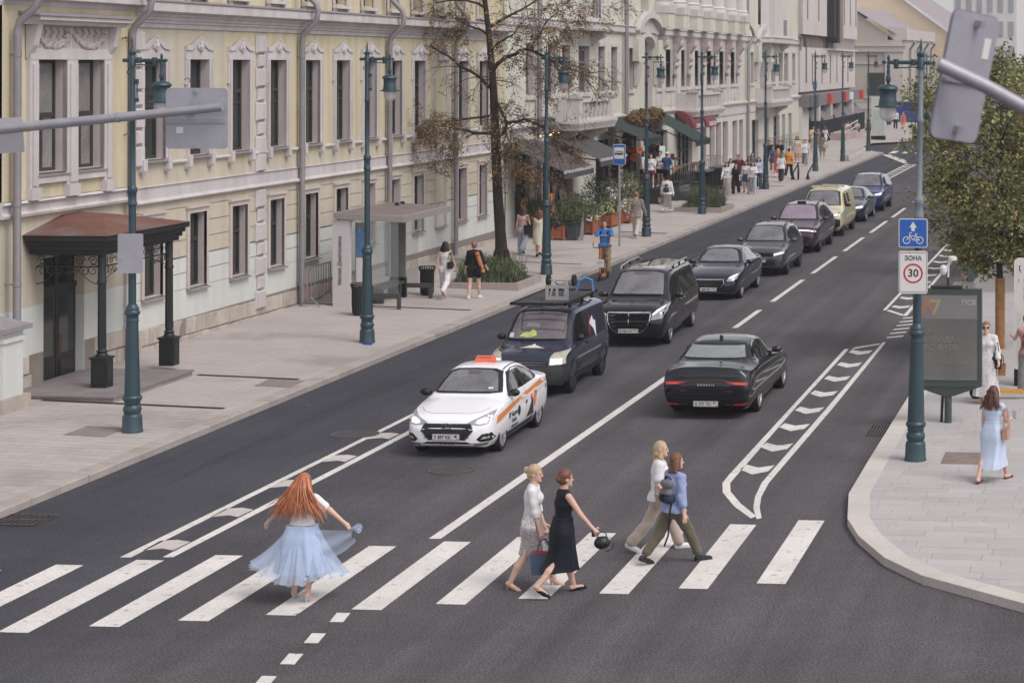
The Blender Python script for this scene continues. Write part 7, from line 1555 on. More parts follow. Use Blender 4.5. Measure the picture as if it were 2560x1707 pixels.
c.decal('bumper','f',c.mirrored([(.6,.3),(.86,.34),(.88,.72),(.45,.84)]),blk,.010);c.mir('headlight','f',[(.52,.84),(.56,.95),(.85,1.06),(.88,.9),(.7,.84)],lampglass,.008);c.mir('headlight_lamp','f',[(.58,.87),(.6,.93),(.78,.98),(.78,.89)],lamp_on,.012);c.both('green_stripe',[(.6,.86),(.6,.98),(4.5,1.02),(4.5,.9)],mat('stripe_green',(128,160,140),rough=.4),.005,.15);c.both('yellow_stripe',[(1.4,.72),(1.4,.82),(4.0,.86),(4.0,.76)],mat('stripe_yellow',(206,186,110),rough=.4),.005,.15);c.mirror(1.6,1.2,blk,w=.25)
bb=B().box(-.55,.55,1.95,2.15,1.93,2.02).build('beacon_bar',cr_p,c.t);B().box(-.12,.12,1.93,2.17,2.02,2.08).build('beacon',cr_p,bb);B().box(-.7,.7,2.6,2.8,1.92,1.97).build('roof_bar',cr_p,c.t)
c=saloon('saloon_car','dark blue grey saloon beside the cream van','car',4.95,1.87,1.48,(.87,3.84),.34,car_paint('steel_blue',(40,50,64),.3,.28),-12.63,94.5)
c.mir('headlight','f',[(.48,.62),(.5,.72),(.84,.78),(.85,.68)],lampglass,.008);c.mir('headlight_lamp','f',[(.52,.63),(.53,.70),(.8,.74),(.8,.66)],lamp_on,.012);c.mir('kidney_grille','f',[(.02,.5),(.03,.68),(.3,.68),(.34,.52),(.28,.48)],blk,.008);c.decal('lower_intake','f',c.mirrored([(.6,.28),(.6,.40)]),blk,.008)
BMW=c
c=suv('suv_car','bright blue SUV at the back of the queue',5.05,1.97,1.74,(.9,3.9),.375,car_paint('royal_blue',(36,54,112),.25,.28),-12.6,101.0)
c.decal('grille','f',c.mirrored([(.4,.4),(.5,.62),(.44,.86)]),blk,.008);c.mir('headlight','f',[(.55,.74),(.56,.86),(.9,.93),(.92,.80)],lampglass,.008);c.mir('headlight_lamp','f',[(.58,.80),(.58,.85),(.88,.91),(.9,.86)],lamp_on,.012)
o=dup(BMW.t,(-16.2,186,0),.05,'dark car waiting far away beside the poster with the smiling woman')
# black executive saloon seen from behind
bk_p=car_paint('blue_black',(14,17,28),0,.4)
Lg=5.27
c=saloon('saloon_car','glossy blue black executive saloon driving away from us','car',Lg,1.93,1.50,(.9,4.07),.365,bk_p,-8.68,48.52,PI,alloy,5,SED['wid'][:7]+[(3.9,.995),(4.25,.965),(4.36,.93),(4.405,.88)])
c.decal('rear_window_surround','b',c.mirrored([(.72,1.16),(.62,1.41)]),blk,.007);c.decal('rear_window_glass','b',c.mirrored([(.655,1.175),(.56,1.37)]),mat('pale_rear_glass',(122,128,128),rough=.05,spec=.9,coat=1,var=.12,vs=3,coord='obj'),.009)
h=c.proj('t',0,3.55)[0];B().prism([(3.45,h.z),(3.65,h.z-.02),(3.63,h.z+.07),(3.56,h.z+.065)],-.025,.025,'x').build('shark_fin_aerial',blk,c.t)
c.mir('tail_light','b',[(.40,.80),(.86,.79),(.86,.73),(.55,.745)],tail,.008);c.mir('tail_light_glow','b',[(.56,.775),(.82,.77),(.82,.745),(.6,.75)],mat('tail_lens_lit',(206,60,44),rough=.2,emit=.35),.012);c.line('light_strip','b',[(-.42,.80),(0,.80),(.42,.80)],.010,mat('dark_red_strip',(104,30,30),rough=.2),.008);c.line('light_strip','b',[(-.8,.665),(0,.66),(.8,.665)],.008,MATS['dark_red_strip'],.008)
def rear_text(c,s_,size,u,z,m,sx=1.6):
 y=max(c.proj('b',uu,z)[0].y for uu in(u-.2,u,u+.2))+.012;text(s_,size,'badge_lettering',m,c.t,Matrix.Translation((u,y,z))@Matrix.Rotation(PI,4,'Z')@VT,sx=sx)
rear_text(c,'G E N E S I S',.05,0,.73,s_white,1.35);rear_text(c,'G90',.045,.48,.615,chrome);rear_text(c,'AWD',.04,-.48,.605,chrome)
c.line('boot_seam','b',[(-.66,.80),(-.56,.57),(-.5,.545),(.5,.545),(.56,.57),(.66,.80)],.010,iron_d,.004);c.line('boot_lip','b',[(-.7,.865),(0,.885),(.7,.865)],.04,blk,.006);c.line('bumper_seam','b',[(-.86,.47),(0,.45),(.86,.47)],.02,blk,.005)
c.mir('reflector','b',[(.58,.31),(.58,.345),(.86,.36),(.86,.325)],mat('reflector_red',(170,30,32),rough=.2,emit=.2),.010);c.mir('reflector_chrome','b',[(.38,.315),(.40,.35),(.57,.345),(.57,.31)],mat('dull_chrome',(120,122,124),rough=.25,metal=.8),.010);c.mir('exhaust','b',[(.48,.20),(.50,.265),(.80,.275),(.82,.235),(.74,.2)],chrome,.010);c.mir('exhaust_opening','b',[(.51,.212),(.52,.255),(.78,.262),(.79,.235),(.72,.212)],iron_d,.014);c.line('chrome_lip','b',[(-.46,.232),(.46,.232)],.022,chrome,.012);c.plate('b','К 777 ТК','97',.34)  # red reflector is no lamp; faint glow added in place of returned light
c.both('chrome_strip',[(1.0,.42),(2.2,.33),(3.7,.33),(3.7,.35),(2.2,.35)],chrome,.006,.2)
# people: signed distance bodies turned into one continuous surface
def surf_net(f,org,h):
 s=f<0;nx,ny,nz=f.shape
 cnt=np.zeros((nx-1,ny-1,nz-1),np.int8);acc=np.zeros((nx-1,ny-1,nz-1,3),np.float32);num=np.zeros((nx-1,ny-1,nz-1),np.float32)
 sl=lambda a,n:slice(a,n-1+a)
 C8=[(a,b,c) for a in(0,1) for b in(0,1) for c in(0,1)]
 for a,b,c in C8:cnt+=s[sl(a,nx),sl(b,ny),sl(c,nz)]
 act=(cnt>0)&(cnt<8)
 for p in C8:
  for ax in range(3):
   if p[ax]:continue
   q=list(p);q[ax]=1
   A=f[sl(p[0],nx),sl(p[1],ny),sl(p[2],nz)];D_=f[sl(q[0],nx),sl(q[1],ny),sl(q[2],nz)]
   m=((A<0)!=(D_<0));t=np.where(m,A/np.where(m,A-D_,1),0)
   for k in range(3):acc[...,k]+=np.where(m,p[k]+(t if k==ax else 0),0)
   num+=m
 idx=np.full(act.shape,-1,np.int64);w=np.argwhere(act);idx[act]=np.arange(len(w))
 V=(w+acc[act]/num[act][:,None])*h+np.array(org)
 Q=[]
 for ax in range(3):
  o1,o2=[(1,2),(2,0),(0,1)][ax]
  n=[nx,ny,nz];sa=[slice(0,k) for k in n];sb=list(sa);sa[ax]=slice(0,n[ax]-1);sb[ax]=slice(1,n[ax])
  e=np.argwhere(s[tuple(sa)]!=s[tuple(sb)])
  e=e[(e[:,o1]>0)&(e[:,o2]>0)&(e[:,o1]<n[o1]-1)&(e[:,o2]<n[o2]-1)]
  if not len(e):continue
  def at(d1,d2):g=e.copy();g[:,o1]-=d1;g[:,o2]-=d2;return idx[g[:,0],g[:,1],g[:,2]]
  q=np.stack([at(1,1),at(0,1),at(0,0),at(1,0)],1);fl=~s[e[:,0],e[:,1],e[:,2]];q[fl]=q[fl][:,::-1];Q.append(q)
 Q=np.concatenate(Q);return V,Q[(Q>=0).all(1)]
def sdf_mesh(name,prims,h,m,parent,k=.02,clips=(),fold=None,jitter=0):
 """prims: ('c', p0, r0, p1, r1[, (sx, sy, sz) squash]) tapered capsules, ('e', centre, radii); clips: (point, normal) half spaces kept where (p-point).n < 0"""
 lo=np.array([1e9]*3);hi=-lo
 for p in prims:
  if p[0]=='c':pts,r=[p[1],p[3]],max(p[2],p[4])
  else:pts,r=[p[1]],max(p[2])
  for q in pts:lo=np.minimum(lo,np.array(q)-r);hi=np.maximum(hi,np.array(q)+r)
 lo-=3*h+.02;hi+=3*h+.02
 n=np.ceil((hi-lo)/h).astype(int)+1;f=np.full(n,1.0,np.float32)
 ax=[lo[i]+np.arange(n[i])*h for i in range(3)]
 for p in prims:
  mg=3*k+.03
  if p[0]=='c':r=max(p[2],p[4]);a=np.minimum(p[1],p[3])-r-mg;b=np.maximum(p[1],p[3])+r+mg
  else:a=np.array(p[1])-np.array(p[2])-mg;b=np.array(p[1])+np.array(p[2])+mg
  i0=np.maximum(0,np.floor((a-lo)/h).astype(int));i1=np.minimum(n,np.ceil((b-lo)/h).astype(int)+1)
  if(i1<=i0).any():continue
  X,Y,Z=np.meshgrid(*[ax[i][i0[i]:i1[i]] for i in range(3)],indexing='ij',sparse=True)
  if p[0]=='c':
   A=np.array(p[1]);D_=np.array(p[3])-A;L2=max(1e-9,D_@D_);x,y,z=X-A[0],Y-A[1],Z-A[2]
   t=np.clip((x*D_[0]+y*D_[1]+z*D_[2])/L2,0,1)
   if len(p)>5:sx,sy,sz=p[5]
   else:sx=sy=sz=1
   d=np.sqrt(((x-t*D_[0])/sx)**2+((y-t*D_[1])/sy)**2+((z-t*D_[2])/sz)**2)-(p[2]+(p[4]-p[2])*t)
  else:
   c,r=p[1],p[2];k0=np.sqrt(((X-c[0])/r[0])**2+((Y-c[1])/r[1])**2+((Z-c[2])/r[2])**2);d=(k0-1)*min(r)*(.6+.4*k0)
  S_=tuple(slice(i0[i],i1[i]) for i in range(3));g=f[S_]
  hh=np.clip(.5+.5*(g-d)/k,0,1);f[S_]=g+(d-g)*hh-k*hh*(1-hh)
 X,Y,Z=np.meshgrid(*ax,indexing='ij',sparse=True)
 if fold is not None:f=f+fold(X,Y,Z)
 for c,nn in clips:f=np.maximum(f,(X-c[0])*nn[0]+(Y-c[1])*nn[1]+(Z-c[2])*nn[2])
 V,Q=surf_net(f.astype(np.float32),lo,h)
 me=bpy.data.meshes.new(name);me.from_pydata(V.tolist(),[],Q.tolist());me.materials.append(m);me.shade_smooth()
 return link(name,me,parent)
def rotv(v,axis,a):return Vector(v)@Matrix.Rotation(-a,3,axis)
SKIN=[mat('skin_light',(206,164,144),rough=.55,var=.06,vs=6,coord='obj'),mat('skin_warm',(190,142,118),rough=.55,var=.06,vs=6,coord='obj'),mat('skin_tan',(164,112,88),rough=.55,var=.06,vs=6,coord='obj')]
def cloth(name,rgb,**k):k.setdefault('rough',.85);k.setdefault('var',.07);k.setdefault('vs',5);return mat('cloth_'+name,rgb,coord='obj',bump=.15,bs=30,sheen=.2 if sum(rgb)>200 else.03,**k)
def hairm(name,rgb):return mat('hair_'+name,rgb,rough=.45,var=.25,vs=14,coord='obj',bump=.3,bs=60)
HAIR=dict(brown=hairm('brown',(74,50,38)),dark=hairm('dark',(40,32,30)),blond=hairm('blond',(180,152,118)),red=hairm('copper',(174,98,60)),auburn=hairm('auburn',(112,70,50)),chestnut=hairm('chestnut',(92,58,44)),grey=hairm('grey',(150,140,132)),green=hairm('green',(62,120,92)),ginger=hairm('ginger',(140,102,74)))
eye_m=mat('eye_dark',(40,32,30),rough=.2);lip_m=mat('lip',(164,92,86),rough=.5)
def wavy(amp,fx,fy,fz,ph=0):
 r_=random.Random(int(ph*1000));K=[(r_.uniform(.5,1.6)*fx*r_.choice((-1,1)),r_.uniform(.5,1.6)*fy*r_.choice((-1,1)),r_.uniform(.4,1.4)*fz,r_.uniform(0,6)) for _ in range(5)]
 return lambda X,Y,Z:amp*(sum(1-1.7*np.abs(np.sin(.5*(a*X+b*Y+c*Z)+p)) for a,b,c,p in K)*.45)
class P:
 """A standing or walking person facing -y; angles in degrees. leg = (thigh swing forward, knee bend, sideways), arm = (swing forward, sideways, elbow bend[, elbow twist])"""
 def __init__(s,label,pos,rz,h=1.7,res=.016,legL=(0,0,2),legR=(0,0,2),armL=(0,8,8),armR=(0,8,8),lean=2,head=(0,0),skin=0,female=True,build=1.0,heel=0,cat='person',group=None,seated=False,footL=0,footR=0,fingers=None):
  s.t=thing('person',label,cat,pos,math.radians(rz),group);s.h=h;s.res=res;s.sk=SKIN[skin];s.fem=female
  R=math.radians;q=h;w=build;s.w=w
  hip=Vector((0,0,.515*q));s.lean=R(lean)
  up=Vector((0,-math.sin(s.lean),math.cos(s.lean)))
  s.hip=hip;s.waist=hip+up*.095*q;s.chest=hip+up*.225*q;s.neck=hip+up*.318*q;s.up=up
  shw=(.098 if female else.117)*q*w**.5;hw=(.058 if female else.052)*q
  s.sh={'L':hip+up*.288*q+Vector((shw,0,0)),'R':hip+up*.288*q+Vector((-shw,0,0))}
  s.headc=hip+up*.40*q+Vector((0,-.012*q,.018*q));s.hy,s.ht=R(head[0]),R(head[1])
  s.j={}
  for S_,leg,arm,ft in(('L',legL,armL,footL),('R',legR,armR,footR)):
   sg=1 if S_=='L' else-1
   a,kb,ab=R(leg[0]),R(leg[1]),R(leg[2])
   h0=hip+Vector((sg*hw,0,-.01*q));d=Vector((sg*math.sin(ab),-math.sin(a)*math.cos(ab),-math.cos(a)*math.cos(ab)));kn=h0+d*.238*q
   a2=a-kb;d2=Vector((sg*math.sin(ab*.6),-math.sin(a2),-math.cos(a2))).normalized();an=kn+d2*.238*q
   fp=R(ft)+(0 if not heel else R(-28));fd=Vector((sg*.12,-math.cos(fp),math.sin(fp))).normalized()
   s.j['leg'+S_]=(h0,kn,an,fd,d2)
   e,si,eb=R(arm[0]),R(arm[1]),R(arm[2]);tw=R(arm[3]) if len(arm)>3 else 0
   ud=Vector((sg*math.sin(si),-math.sin(e)*math.cos(si),-math.cos(e)*math.cos(si)));el=s.sh[S_]+ud*.168*q
   fo=Vector((-sg*math.sin(tw),-math.cos(tw),0));fo=(fo-ud*fo.dot(ud));fo=fo.normalized() if fo.length>.05 else Vector((0,0,1))
   fd2=(ud*math.cos(eb)+fo*math.sin(eb)).normalized();wr=el+fd2*.145*q;s.j['arm'+S_]=(s.sh[S_],el,wr,fd2,fo)
  zmin=min(min((an-Vector((0,0,.045*q*1))).z,(an+fd*.11*q).z-.012*q,(an-fd*.03*q-Vector((0,0,.04*q+heel*1.0*(0)))).z-.01*q) for h0,kn,an,fd,d2 in(s.j['legL'],s.j['legR']))
  s.dz=0 if seated else-zmin+heel*.0
  if not seated:s.t.location.z+=-zmin
  s.heel=heel;s.zmin=zmin
  b=[];dp=.80
  b+=[('c',(-hw*.85,.0,hip.z),.060*q*w,(hw*.85,0,hip.z),.060*q*w,(1,.95,1.1))]
  wv,cv=s.waist,s.chest
  b+=[('c',tuple(hip+up*.02*q),.078*q*w,tuple(wv),.068*q*w,(1.12,dp,1)),('c',tuple(wv),.068*q*w,tuple(cv),.079*q*w**.8,(1.12,dp,1)),('c',tuple(cv),.079*q*w**.8,tuple(hip+up*.268*q),.062*q,(1.25,dp,.8))]
  b+=[('c',tuple(s.sh['L']*.86+s.sh['R']*.14),.032*q,tuple(s.neck-up*.012*q),.034*q),('c',tuple(s.sh['R']*.86+s.sh['L']*.14),.032*q,tuple(s.neck-up*.012*q),.034*q)]
  if female:
   for sg in(-1,1):b.append(('e',tuple(cv+Vector((sg*.040*q,-.044*q,-.010*q))),(.036*q,.030*q,.036*q)))
   for sg in(-1,1):b.append(('e',tuple(hip+Vector((sg*.036*q,.034*q,-.022*q))),(.05*q*w,.044*q,.05*q)))
  s.torso=b
  s.body_p=list(b);hc=s.headc;s.body_p+=[('c',tuple(s.neck-s.up*.015*q),.033*q,tuple(hc-Vector((0,-.008*q,.035*q))),.03*q)]
  hm=Matrix.Rotation(s.hy,3,'Z')@Matrix.Rotation(s.ht,3,'X');s.hm=hm
  H_=lambda x,y,z:tuple(hc+hm@Vector((x*q,y*q,z*q)));s.H=H_
  r0=.0
  s.body_p+=[('e',H_(0,.004,.012),(.047*q,.056*q,.056*q)),('e',H_(0,-.018,-.03),(.033*q,.034*q,.036*q)),('c',H_(0,-.054,.004),.006*q,H_(0,-.0605,-.016),.009*q),('e',H_(0,-.042,-.054),(.018*q,.016*q,.014*q))]
  for sg in(-1,1):s.body_p.append(('e',H_(sg*.047,.006,-.006),(.007*q,.014*q,.019*q)))
  for S_ in 'LR':
   h0,kn,an,fd,d2=s.j['leg'+S_];lw=w**.6
   s.body_p+=[('c',tuple(h0),.053*q*lw,tuple(kn),.034*q*lw),('c',tuple(kn),.033*q*lw,tuple(kn*.62+an*.38+Vector((0,.010*q,0))),.034*q*lw),('c',tuple(kn*.62+an*.38+Vector((0,.008*q,0))),.033*q*lw,tuple(an),.020*q),('c',tuple(an-fd*.02*q-Vector((0,0,.018*q))),.020*q,tuple(an+fd*.075*q-Vector((0,0,.028*q))),.017*q),('c',tuple(an+fd*.075*q-Vector((0,0,.028*q))),.017*q,tuple(an+fd*.11*q-Vector((0,0,.034*q))),.011*q)]
   a0,el,wr,fd2,fo=s.j['arm'+S_]
   s.body_p+=[('c',tuple(a0),.0285*q*lw,tuple(el),.0220*q*lw),('c',tuple(el),.0225*q*lw,tuple(wr),.0150*q)]
   s.body_p+=s.hand(wr,fd2,fo,1 if S_=='L' else-1,fingers or('curl' if res<.014 else 'flat'))
 def hand(s,wr,d,fo,sg,mode):
  q=s.h;side=d.cross(fo).normalized();out=[]
  n=Vector((-sg,0,0));n=(n-d*n.dot(d));n=n.normalized() if n.length>.05 else side
  t=d.cross(n).normalized();t=t if t.dot(fo)>0 else-t
  pc=wr+d*.03*q
  out.append(('c',tuple(wr+d*.006*q),.0155*q,tuple(wr+d*.045*q),.0185*q,(1,1,1)))
  if s.res>.02:return out+[('c',tuple(wr+d*.045*q),.016*q,tuple(wr+d*.095*q+n*.01*q),.010*q)]
  cu=.55 if mode=='curl' else.25
  for i,ln in enumerate((.040,.045,.042,.033)):
   b=wr+d*.050*q+t*(.017-.0115*i)*q;k1=b+(d+n*cu*.6).normalized()*ln*.55*q;k2=k1+(d*(1-cu*.8)+n*cu*1.5).normalized()*ln*.55*q
   out+=[('c',tuple(b),.0062*q,tuple(k1),.0056*q),('c',tuple(k1),.0056*q,tuple(k2),.0046*q)]
  b=wr+d*.018*q+t*.014*q;k1=b+(d*.7+t*.8+n*.2).normalized()*.026*q;out+=[('c',tuple(b),.0075*q,tuple(k1),.0065*q),('c',tuple(k1),.0065*q,tuple(k1+(d*.9+t*.3+n*.4).normalized()*.022*q),.005*q)]
  return out
 def finish(s,eyes=True):
  o=sdf_mesh('body',s.body_p,s.res,s.sk,s.t,k=.016 if s.res<.02 else.022)
  if eyes and s.res<.03:
   q=s.h
   for sg in(-1,1):
    B().ell((0,0,0),(.008*q,.005*q,.005*q),8,5).build('eye',eye_m,s.t).location=Vector(s.H(sg*.018,-.047,.006))
   e=B().ell((0,0,0),(.014*q,.004*q,.004*q),8,4).build('mouth',lip_m,s.t);e.location=Vector(s.H(0,-.0525,-.034));e.rotation_euler=(0,0,s.hy)
  return s
 def infl(s,ps,inf):return[('c',p[1],p[2]+inf,p[3],p[4]+inf)+tuple(p[5:]) if p[0]=='c' else(p[0],p[1],tuple(r+inf for r in p[2])) for p in ps]
 def arm_pr(s,S_,frac,inf,flare=0):
  a0,el,wr,fd2,fo=s.j['arm'+S_];q=s.h;lw=s.w**.6;out=[]
  if frac<=0:return out
  e=a0+(el-a0)*min(1,frac*2);out.append(('c',tuple(a0),.0285*q*lw+inf,tuple(e),(.0285-.0065*min(1,frac*2))*q*lw+inf+flare*(frac<=.5)))
  if frac>.5:f_=(frac-.5)*2;e2=el+(wr-el)*f_;out.append(('c',tuple(el),.0225*q*lw+inf,tuple(e2),(.0225-.0075*f_)*q*lw+inf+flare))
  return out
 def top(s,m,sleeve=.3,hem=-.02,inf=.012,neck=.0,flare=.0,name='top',fold=.007,tuck=False):
  """sleeve 0..1 of the arm, hem = height of the lower edge relative to the hip in body heights"""
  pr=s.infl(s.torso,inf)
  q=s.h;zh=s.hip.z+hem*q
  if hem<.03:pr.append(('c',(-.05*q,.005*q,zh),.066*q*s.w+inf*1.3+flare,(.05*q,.005*q,zh),.066*q*s.w+inf*1.3+flare))
  if sleeve>0:sl=s.arm_pr('L',sleeve,inf*1.15,flare*.5)+s.arm_pr('R',sleeve,inf*1.15,flare*.5)
  else:sl=[]
  clips=[((0,0,zh),(0,0,-1)),(tuple(s.neck+s.up*(.0-neck)*q+Vector((0,-.03*q,0))),tuple((s.up*1+Vector((0,-.55,0))).normalized()))]
  fo=wavy(fold,16,20,34,s.h*3)
  return sdf_mesh(name,pr+sl,s.res,m,s.t,k=.03,clips=clips,fold=fo)
 def cuff_ends(s):pass
 def trousers(s,m,length=1.0,inf=.012,wide=0.0,name='trousers',waist=.09,fold=.007):
  q=s.h;lw=s.w**.6;pr=s.infl(s.torso[:2]+(s.torso[-2:] if s.fem else[]),inf)
  cl=[(tuple(s.hip+s.up*waist*q),tuple(s.up))]
  for S_ in 'LR':
   h0,kn,an,fd,d2=s.j['leg'+S_]
   if length<=.5:e=h0+(kn-h0)*length*2;pr.append(('c',tuple(h0),.054*q*lw+inf,tuple(e),(.054-.018*length*2)*q*lw+inf+wide))
   else:
    f_=(length-.5)*2;e=kn+(an-kn)*f_*.96;pr+=[('c',tuple(h0),.054*q*lw+inf,tuple(kn),.036*q*lw+inf+wide*.55),('c',tuple(kn),.036*q*lw+inf+wide*.55,tuple(e),.028*q*lw+inf+wide)]
  return sdf_mesh(name,pr,s.res,m,s.t,k=.016,clips=cl,fold=wavy(fold,22,18,26,s.h*5))
 def skirt(s,m,prof,name='skirt',fold=.01,nf=9,off=(0,0),slit=None):
  """prof: [(z in body heights from the ground, rx, ry)] from top to hem, a closed lofted cloth with folds growing to the hem"""
  q=s.h;n=48;b=B();k=len(prof);z0=s.zmin
  zs=[p[0]*q+z0 for p in prof];fine=[]
  for i in range(k-1):
   for j in range(4):t=j/4;fine.append((zs[i]+(zs[i+1]-zs[i])*t,prof[i][1]+(prof[i+1][1]-prof[i][1])*t,prof[i][2]+(prof[i+1][2]-prof[i][2])*t))
  fine.append((zs[-1],prof[-1][1],prof[-1][2]));K=len(fine)
  ext=[]
  for z,rx,ry in fine:
   X0,X1,Y0,Y1=[],[],[],[]
   def pt(x,y,rx_,ry_):X0.append(x-rx_);X1.append(x+rx_);Y0.append(y-ry_);Y1.append(y+ry_)
   if z>s.hip.z-.05*q:t_=min(1,max(0,(z-s.hip.z)/(.1*q)));lx=.118-.036*t_;pt(0,.006*q*(1-t_)-(z-s.hip.z)*math.tan(s.lean),lx*q*s.w+.008,(.080-.018*t_)*q*s.w+.010)
   for S_ in 'LR':
    h0,kn,an,fd,d2=s.j['leg'+S_]
    for a_,b_,r0,r1 in((h0,kn,.053,.036),(kn,an,.036,.022)):
     if min(a_.z,b_.z)-.02<=z<=max(a_.z,b_.z)+.02:t_=min(1,max(0,(z-a_.z)/((b_.z-a_.z) or 1)));c_=a_.lerp(b_,t_);r_=(r0+(r1-r0)*t_)*q*s.w**.6+.014;pt(c_.x,c_.y,r_,r_*1.1)
   if X0:x0,x1,y0,y1=min(X0),max(X1),min(Y0),max(Y1);ext.append(((x0+x1)/2,(y0+y1)/2,max(rx,(x1-x0)/2),max(ry,(y1-y0)/2)))
   else:ext.append((0,0,rx,ry))
  for _ in range(3):ext=[tuple(sum(e[k_] for e in ext[max(0,i-1):i+2])/len(ext[max(0,i-1):i+2]) for k_ in range(2))+tuple(max(ext[i][k_],sum(e[k_] for e in ext[max(0,i-1):i+2])/len(ext[max(0,i-1):i+2])) for k_ in(2,3)) for i in range(len(ext))]
  for i,(z,_,_) in enumerate(fine):
   t=i/(K-1);cx,cy,rx,ry=ext[i]
   for j in range(n):
    a=2*PI*j/n;rr=1+fold/max(rx,.05)*t*(math.sin(nf*a+1.1*math.sin(3*a)+s.h*7)+.4*math.sin(2.3*nf*a))
    ca,sa=math.cos(a),math.sin(a);ca,sa=math.copysign(abs(ca)**.62,ca),math.copysign(abs(sa)**.62,sa);b.v.append((cx+ca*rx*rr+off[0]*t,cy+sa*ry*rr+off[1]*t,z+.006*math.sin(nf*a)*t))
  for i in range(K-1):
   for j in range(n):j2=(j+1)%n;b.f.append((i*n+j,(i+1)*n+j,(i+1)*n+j2,i*n+j2))
  b.f.append(tuple(range(n)));c_=len(b.v);zc=fine[-1][0]+.04;b.v.append((ext[-1][0]+off[0],ext[-1][1]+off[1],zc+.1))
  for j in range(n):b.f.append(((K-1)*n+j,c_,(K-1)*n+(j+1)%n))
  return b.build(name,m,s.t,smooth=70)
 def shoes(s,m,kind='sneaker',sole=None):
  q=s.h
  for S_ in 'LR':
   h0,kn,an,fd,d2=s.j['leg'+S_];dn=Vector((0,0,-1))
   a,b_,c_=an-fd*.022*q+dn*.022*q,an+fd*.07*q+dn*.030*q,an+fd*.112*q+dn*.034*q
   if kind=='sneaker':pr=[('c',tuple(a),.026*q,tuple(b_),.023*q),('c',tuple(b_),.023*q,tuple(c_),.017*q),('c',tuple(an+dn*.004*q),.025*q,tuple(a),.024*q)];cl=[]
   elif kind=='flat':pr=[('c',tuple(a+dn*.004*q),.022*q,tuple(b_+dn*.004*q),.020*q),('c',tuple(b_),.020*q,tuple(c_),.013*q)];cl=[(tuple(an+dn*.016*q+fd*.03*q),tuple((Vector((0,0,1))+fd*-.3).normalized()))]
   elif kind=='sandal':pr=[('c',tuple(a+dn*.022*q),.016*q,tuple(c_+dn*.004*q),.013*q,(1.2,1.2,.8)),('c',tuple(b_+Vector((.02*q,0,0))),.012*q,tuple(b_-Vector((.02*q,0,0))),.012*q)];cl=[]
   else:
    hl=a+dn*.005*q;pr=[('c',tuple(a+dn*.014*q),.012*q,tuple(b_+dn*.012*q),.010*q),('c',tuple(b_+dn*.008*q),.014*q,tuple(c_),.010*q)];cl=[]
   o=sdf_mesh('shoe',pr,min(s.res,.012),m,s.t,k=.008,clips=cl)
   if kind=='heel':
    B().tube([a+dn*.012*q,Vector((a.x+.0,a.y+.005*q,s.zmin+.002))],[.011*q,.004*q],6).build('heel',m,o)
    B().tube([an+Vector((.02*q,0,0)),an+Vector((0,.022*q,.0)),an-Vector((.02*q,0,0))],.004*q,5).build('strap',m,o)
   if sole and kind=='sneaker':B().add(*(lambda z:([tuple(v) for v in z[0]],z[1]))((lambda c0,c1,wv,t_:([c0-wv,c1-wv*.9,c1+wv*.9,c0+wv,c0-wv+t_,c1-wv*.9+t_,c1+wv*.9+t_,c0+wv+t_],[(0,1,2,3),(7,6,5,4),(0,4,5,1),(1,5,6,2),(2,6,7,3),(3,7,4,0)]))(a-fd*.022*q-Vector((0,0,.024*q)),c_+fd*.012*q-Vector((0,0,.014*q)),fd.cross(Vector((0,0,1)))*.024*q,Vector((0,0,.012*q))))).build('sole',sole,o)
  return s
 def hair(s,m,style='short',length=.2,fringe=True):
  q=s.h;H_=s.H
  pr=[('e',H_(0,.010,.022),(.054*q,.060*q,.058*q))];k=.012
  if style in('short','bun','pony','bob','long'):pr.append(('e',H_(0,.024,-.008),(.050*q,.044*q,.045*q)))
  back=s.hm@Vector((0,1,0));lat=s.hm@Vector((1,0,0))
  if style=='bob':
   for sg in(-1,1):pr+=[('c',H_(sg*.044,.006,.0),.022*q,H_(sg*.052,.004,-.075),.024*q)]
   pr+=[('c',H_(0,.04,.0),.038*q,H_(0,.04,-.08),.040*q),('c',H_(-.03,.03,-.04),.03*q,H_(.03,.03,-.04),.03*q)]
  if style=='bun':pr+=[('e',H_(0,.072,.026),(.028*q,.026*q,.028*q)),('c',H_(.012,.08,.03),.016*q,H_(-.012,.074,.016),.016*q)]
  if style=='pony':pr+=[('c',H_(0,.065,.03),.016*q,H_(0,.085,-.03),.022*q),('c',H_(0,.085,-.03),.022*q,H_(0,.075,-.03-length),.010*q)]
  if style=='long':
   for i in range(7):
    t=(i-3)/3;x0=t*.042;a=Vector(H_(x0,.036-.018*abs(t),-.005));e=a+Vector((lat.x,lat.y,0))*t*.028*q*(1+length*2)+Vector((back.x,back.y,0))*(.030-.01*abs(t))*q-Vector((0,0,length*q*(1-.12*abs(t))))
    pr.append(('c',tuple(a),.026*q,tuple(e),.015*q))
   for sg in(-1,1):pr.append(('c',H_(sg*.044,.0,.012),.018*q,H_(sg*.050,-.004,-.07),.016*q))
  fwd=s.hm@Vector((0,-1,0));upv=s.hm@Vector((0,0,1))
  cl=[]
  o=sdf_mesh('hair',pr,min(s.res,.013),m,s.t,k=k,fold=lambda X,Y,Z:.0022*np.sin(190*X+30*Z)*np.sin(170*Y+25*Z))
  bm=bmesh.new();bm.from_mesh(o.data);hc=Vector(s.headc);kill=[]
  for f_ in bm.faces:
   v=f_.calc_center_median()-hc;fy,fz=v.dot(fwd)/q,v.dot(upv)/q;fx=abs(v.dot(lat))/q
   if fz>-.085 and fz<.040-.35*max(0,.03-fy)*0 and fy>.022 and fx<(.043 if fz<.03 else.036):kill.append(f_)
  bmesh.ops.delete(bm,geom=kill,context='FACES');bm.to_mesh(o.data);bm.free();return o
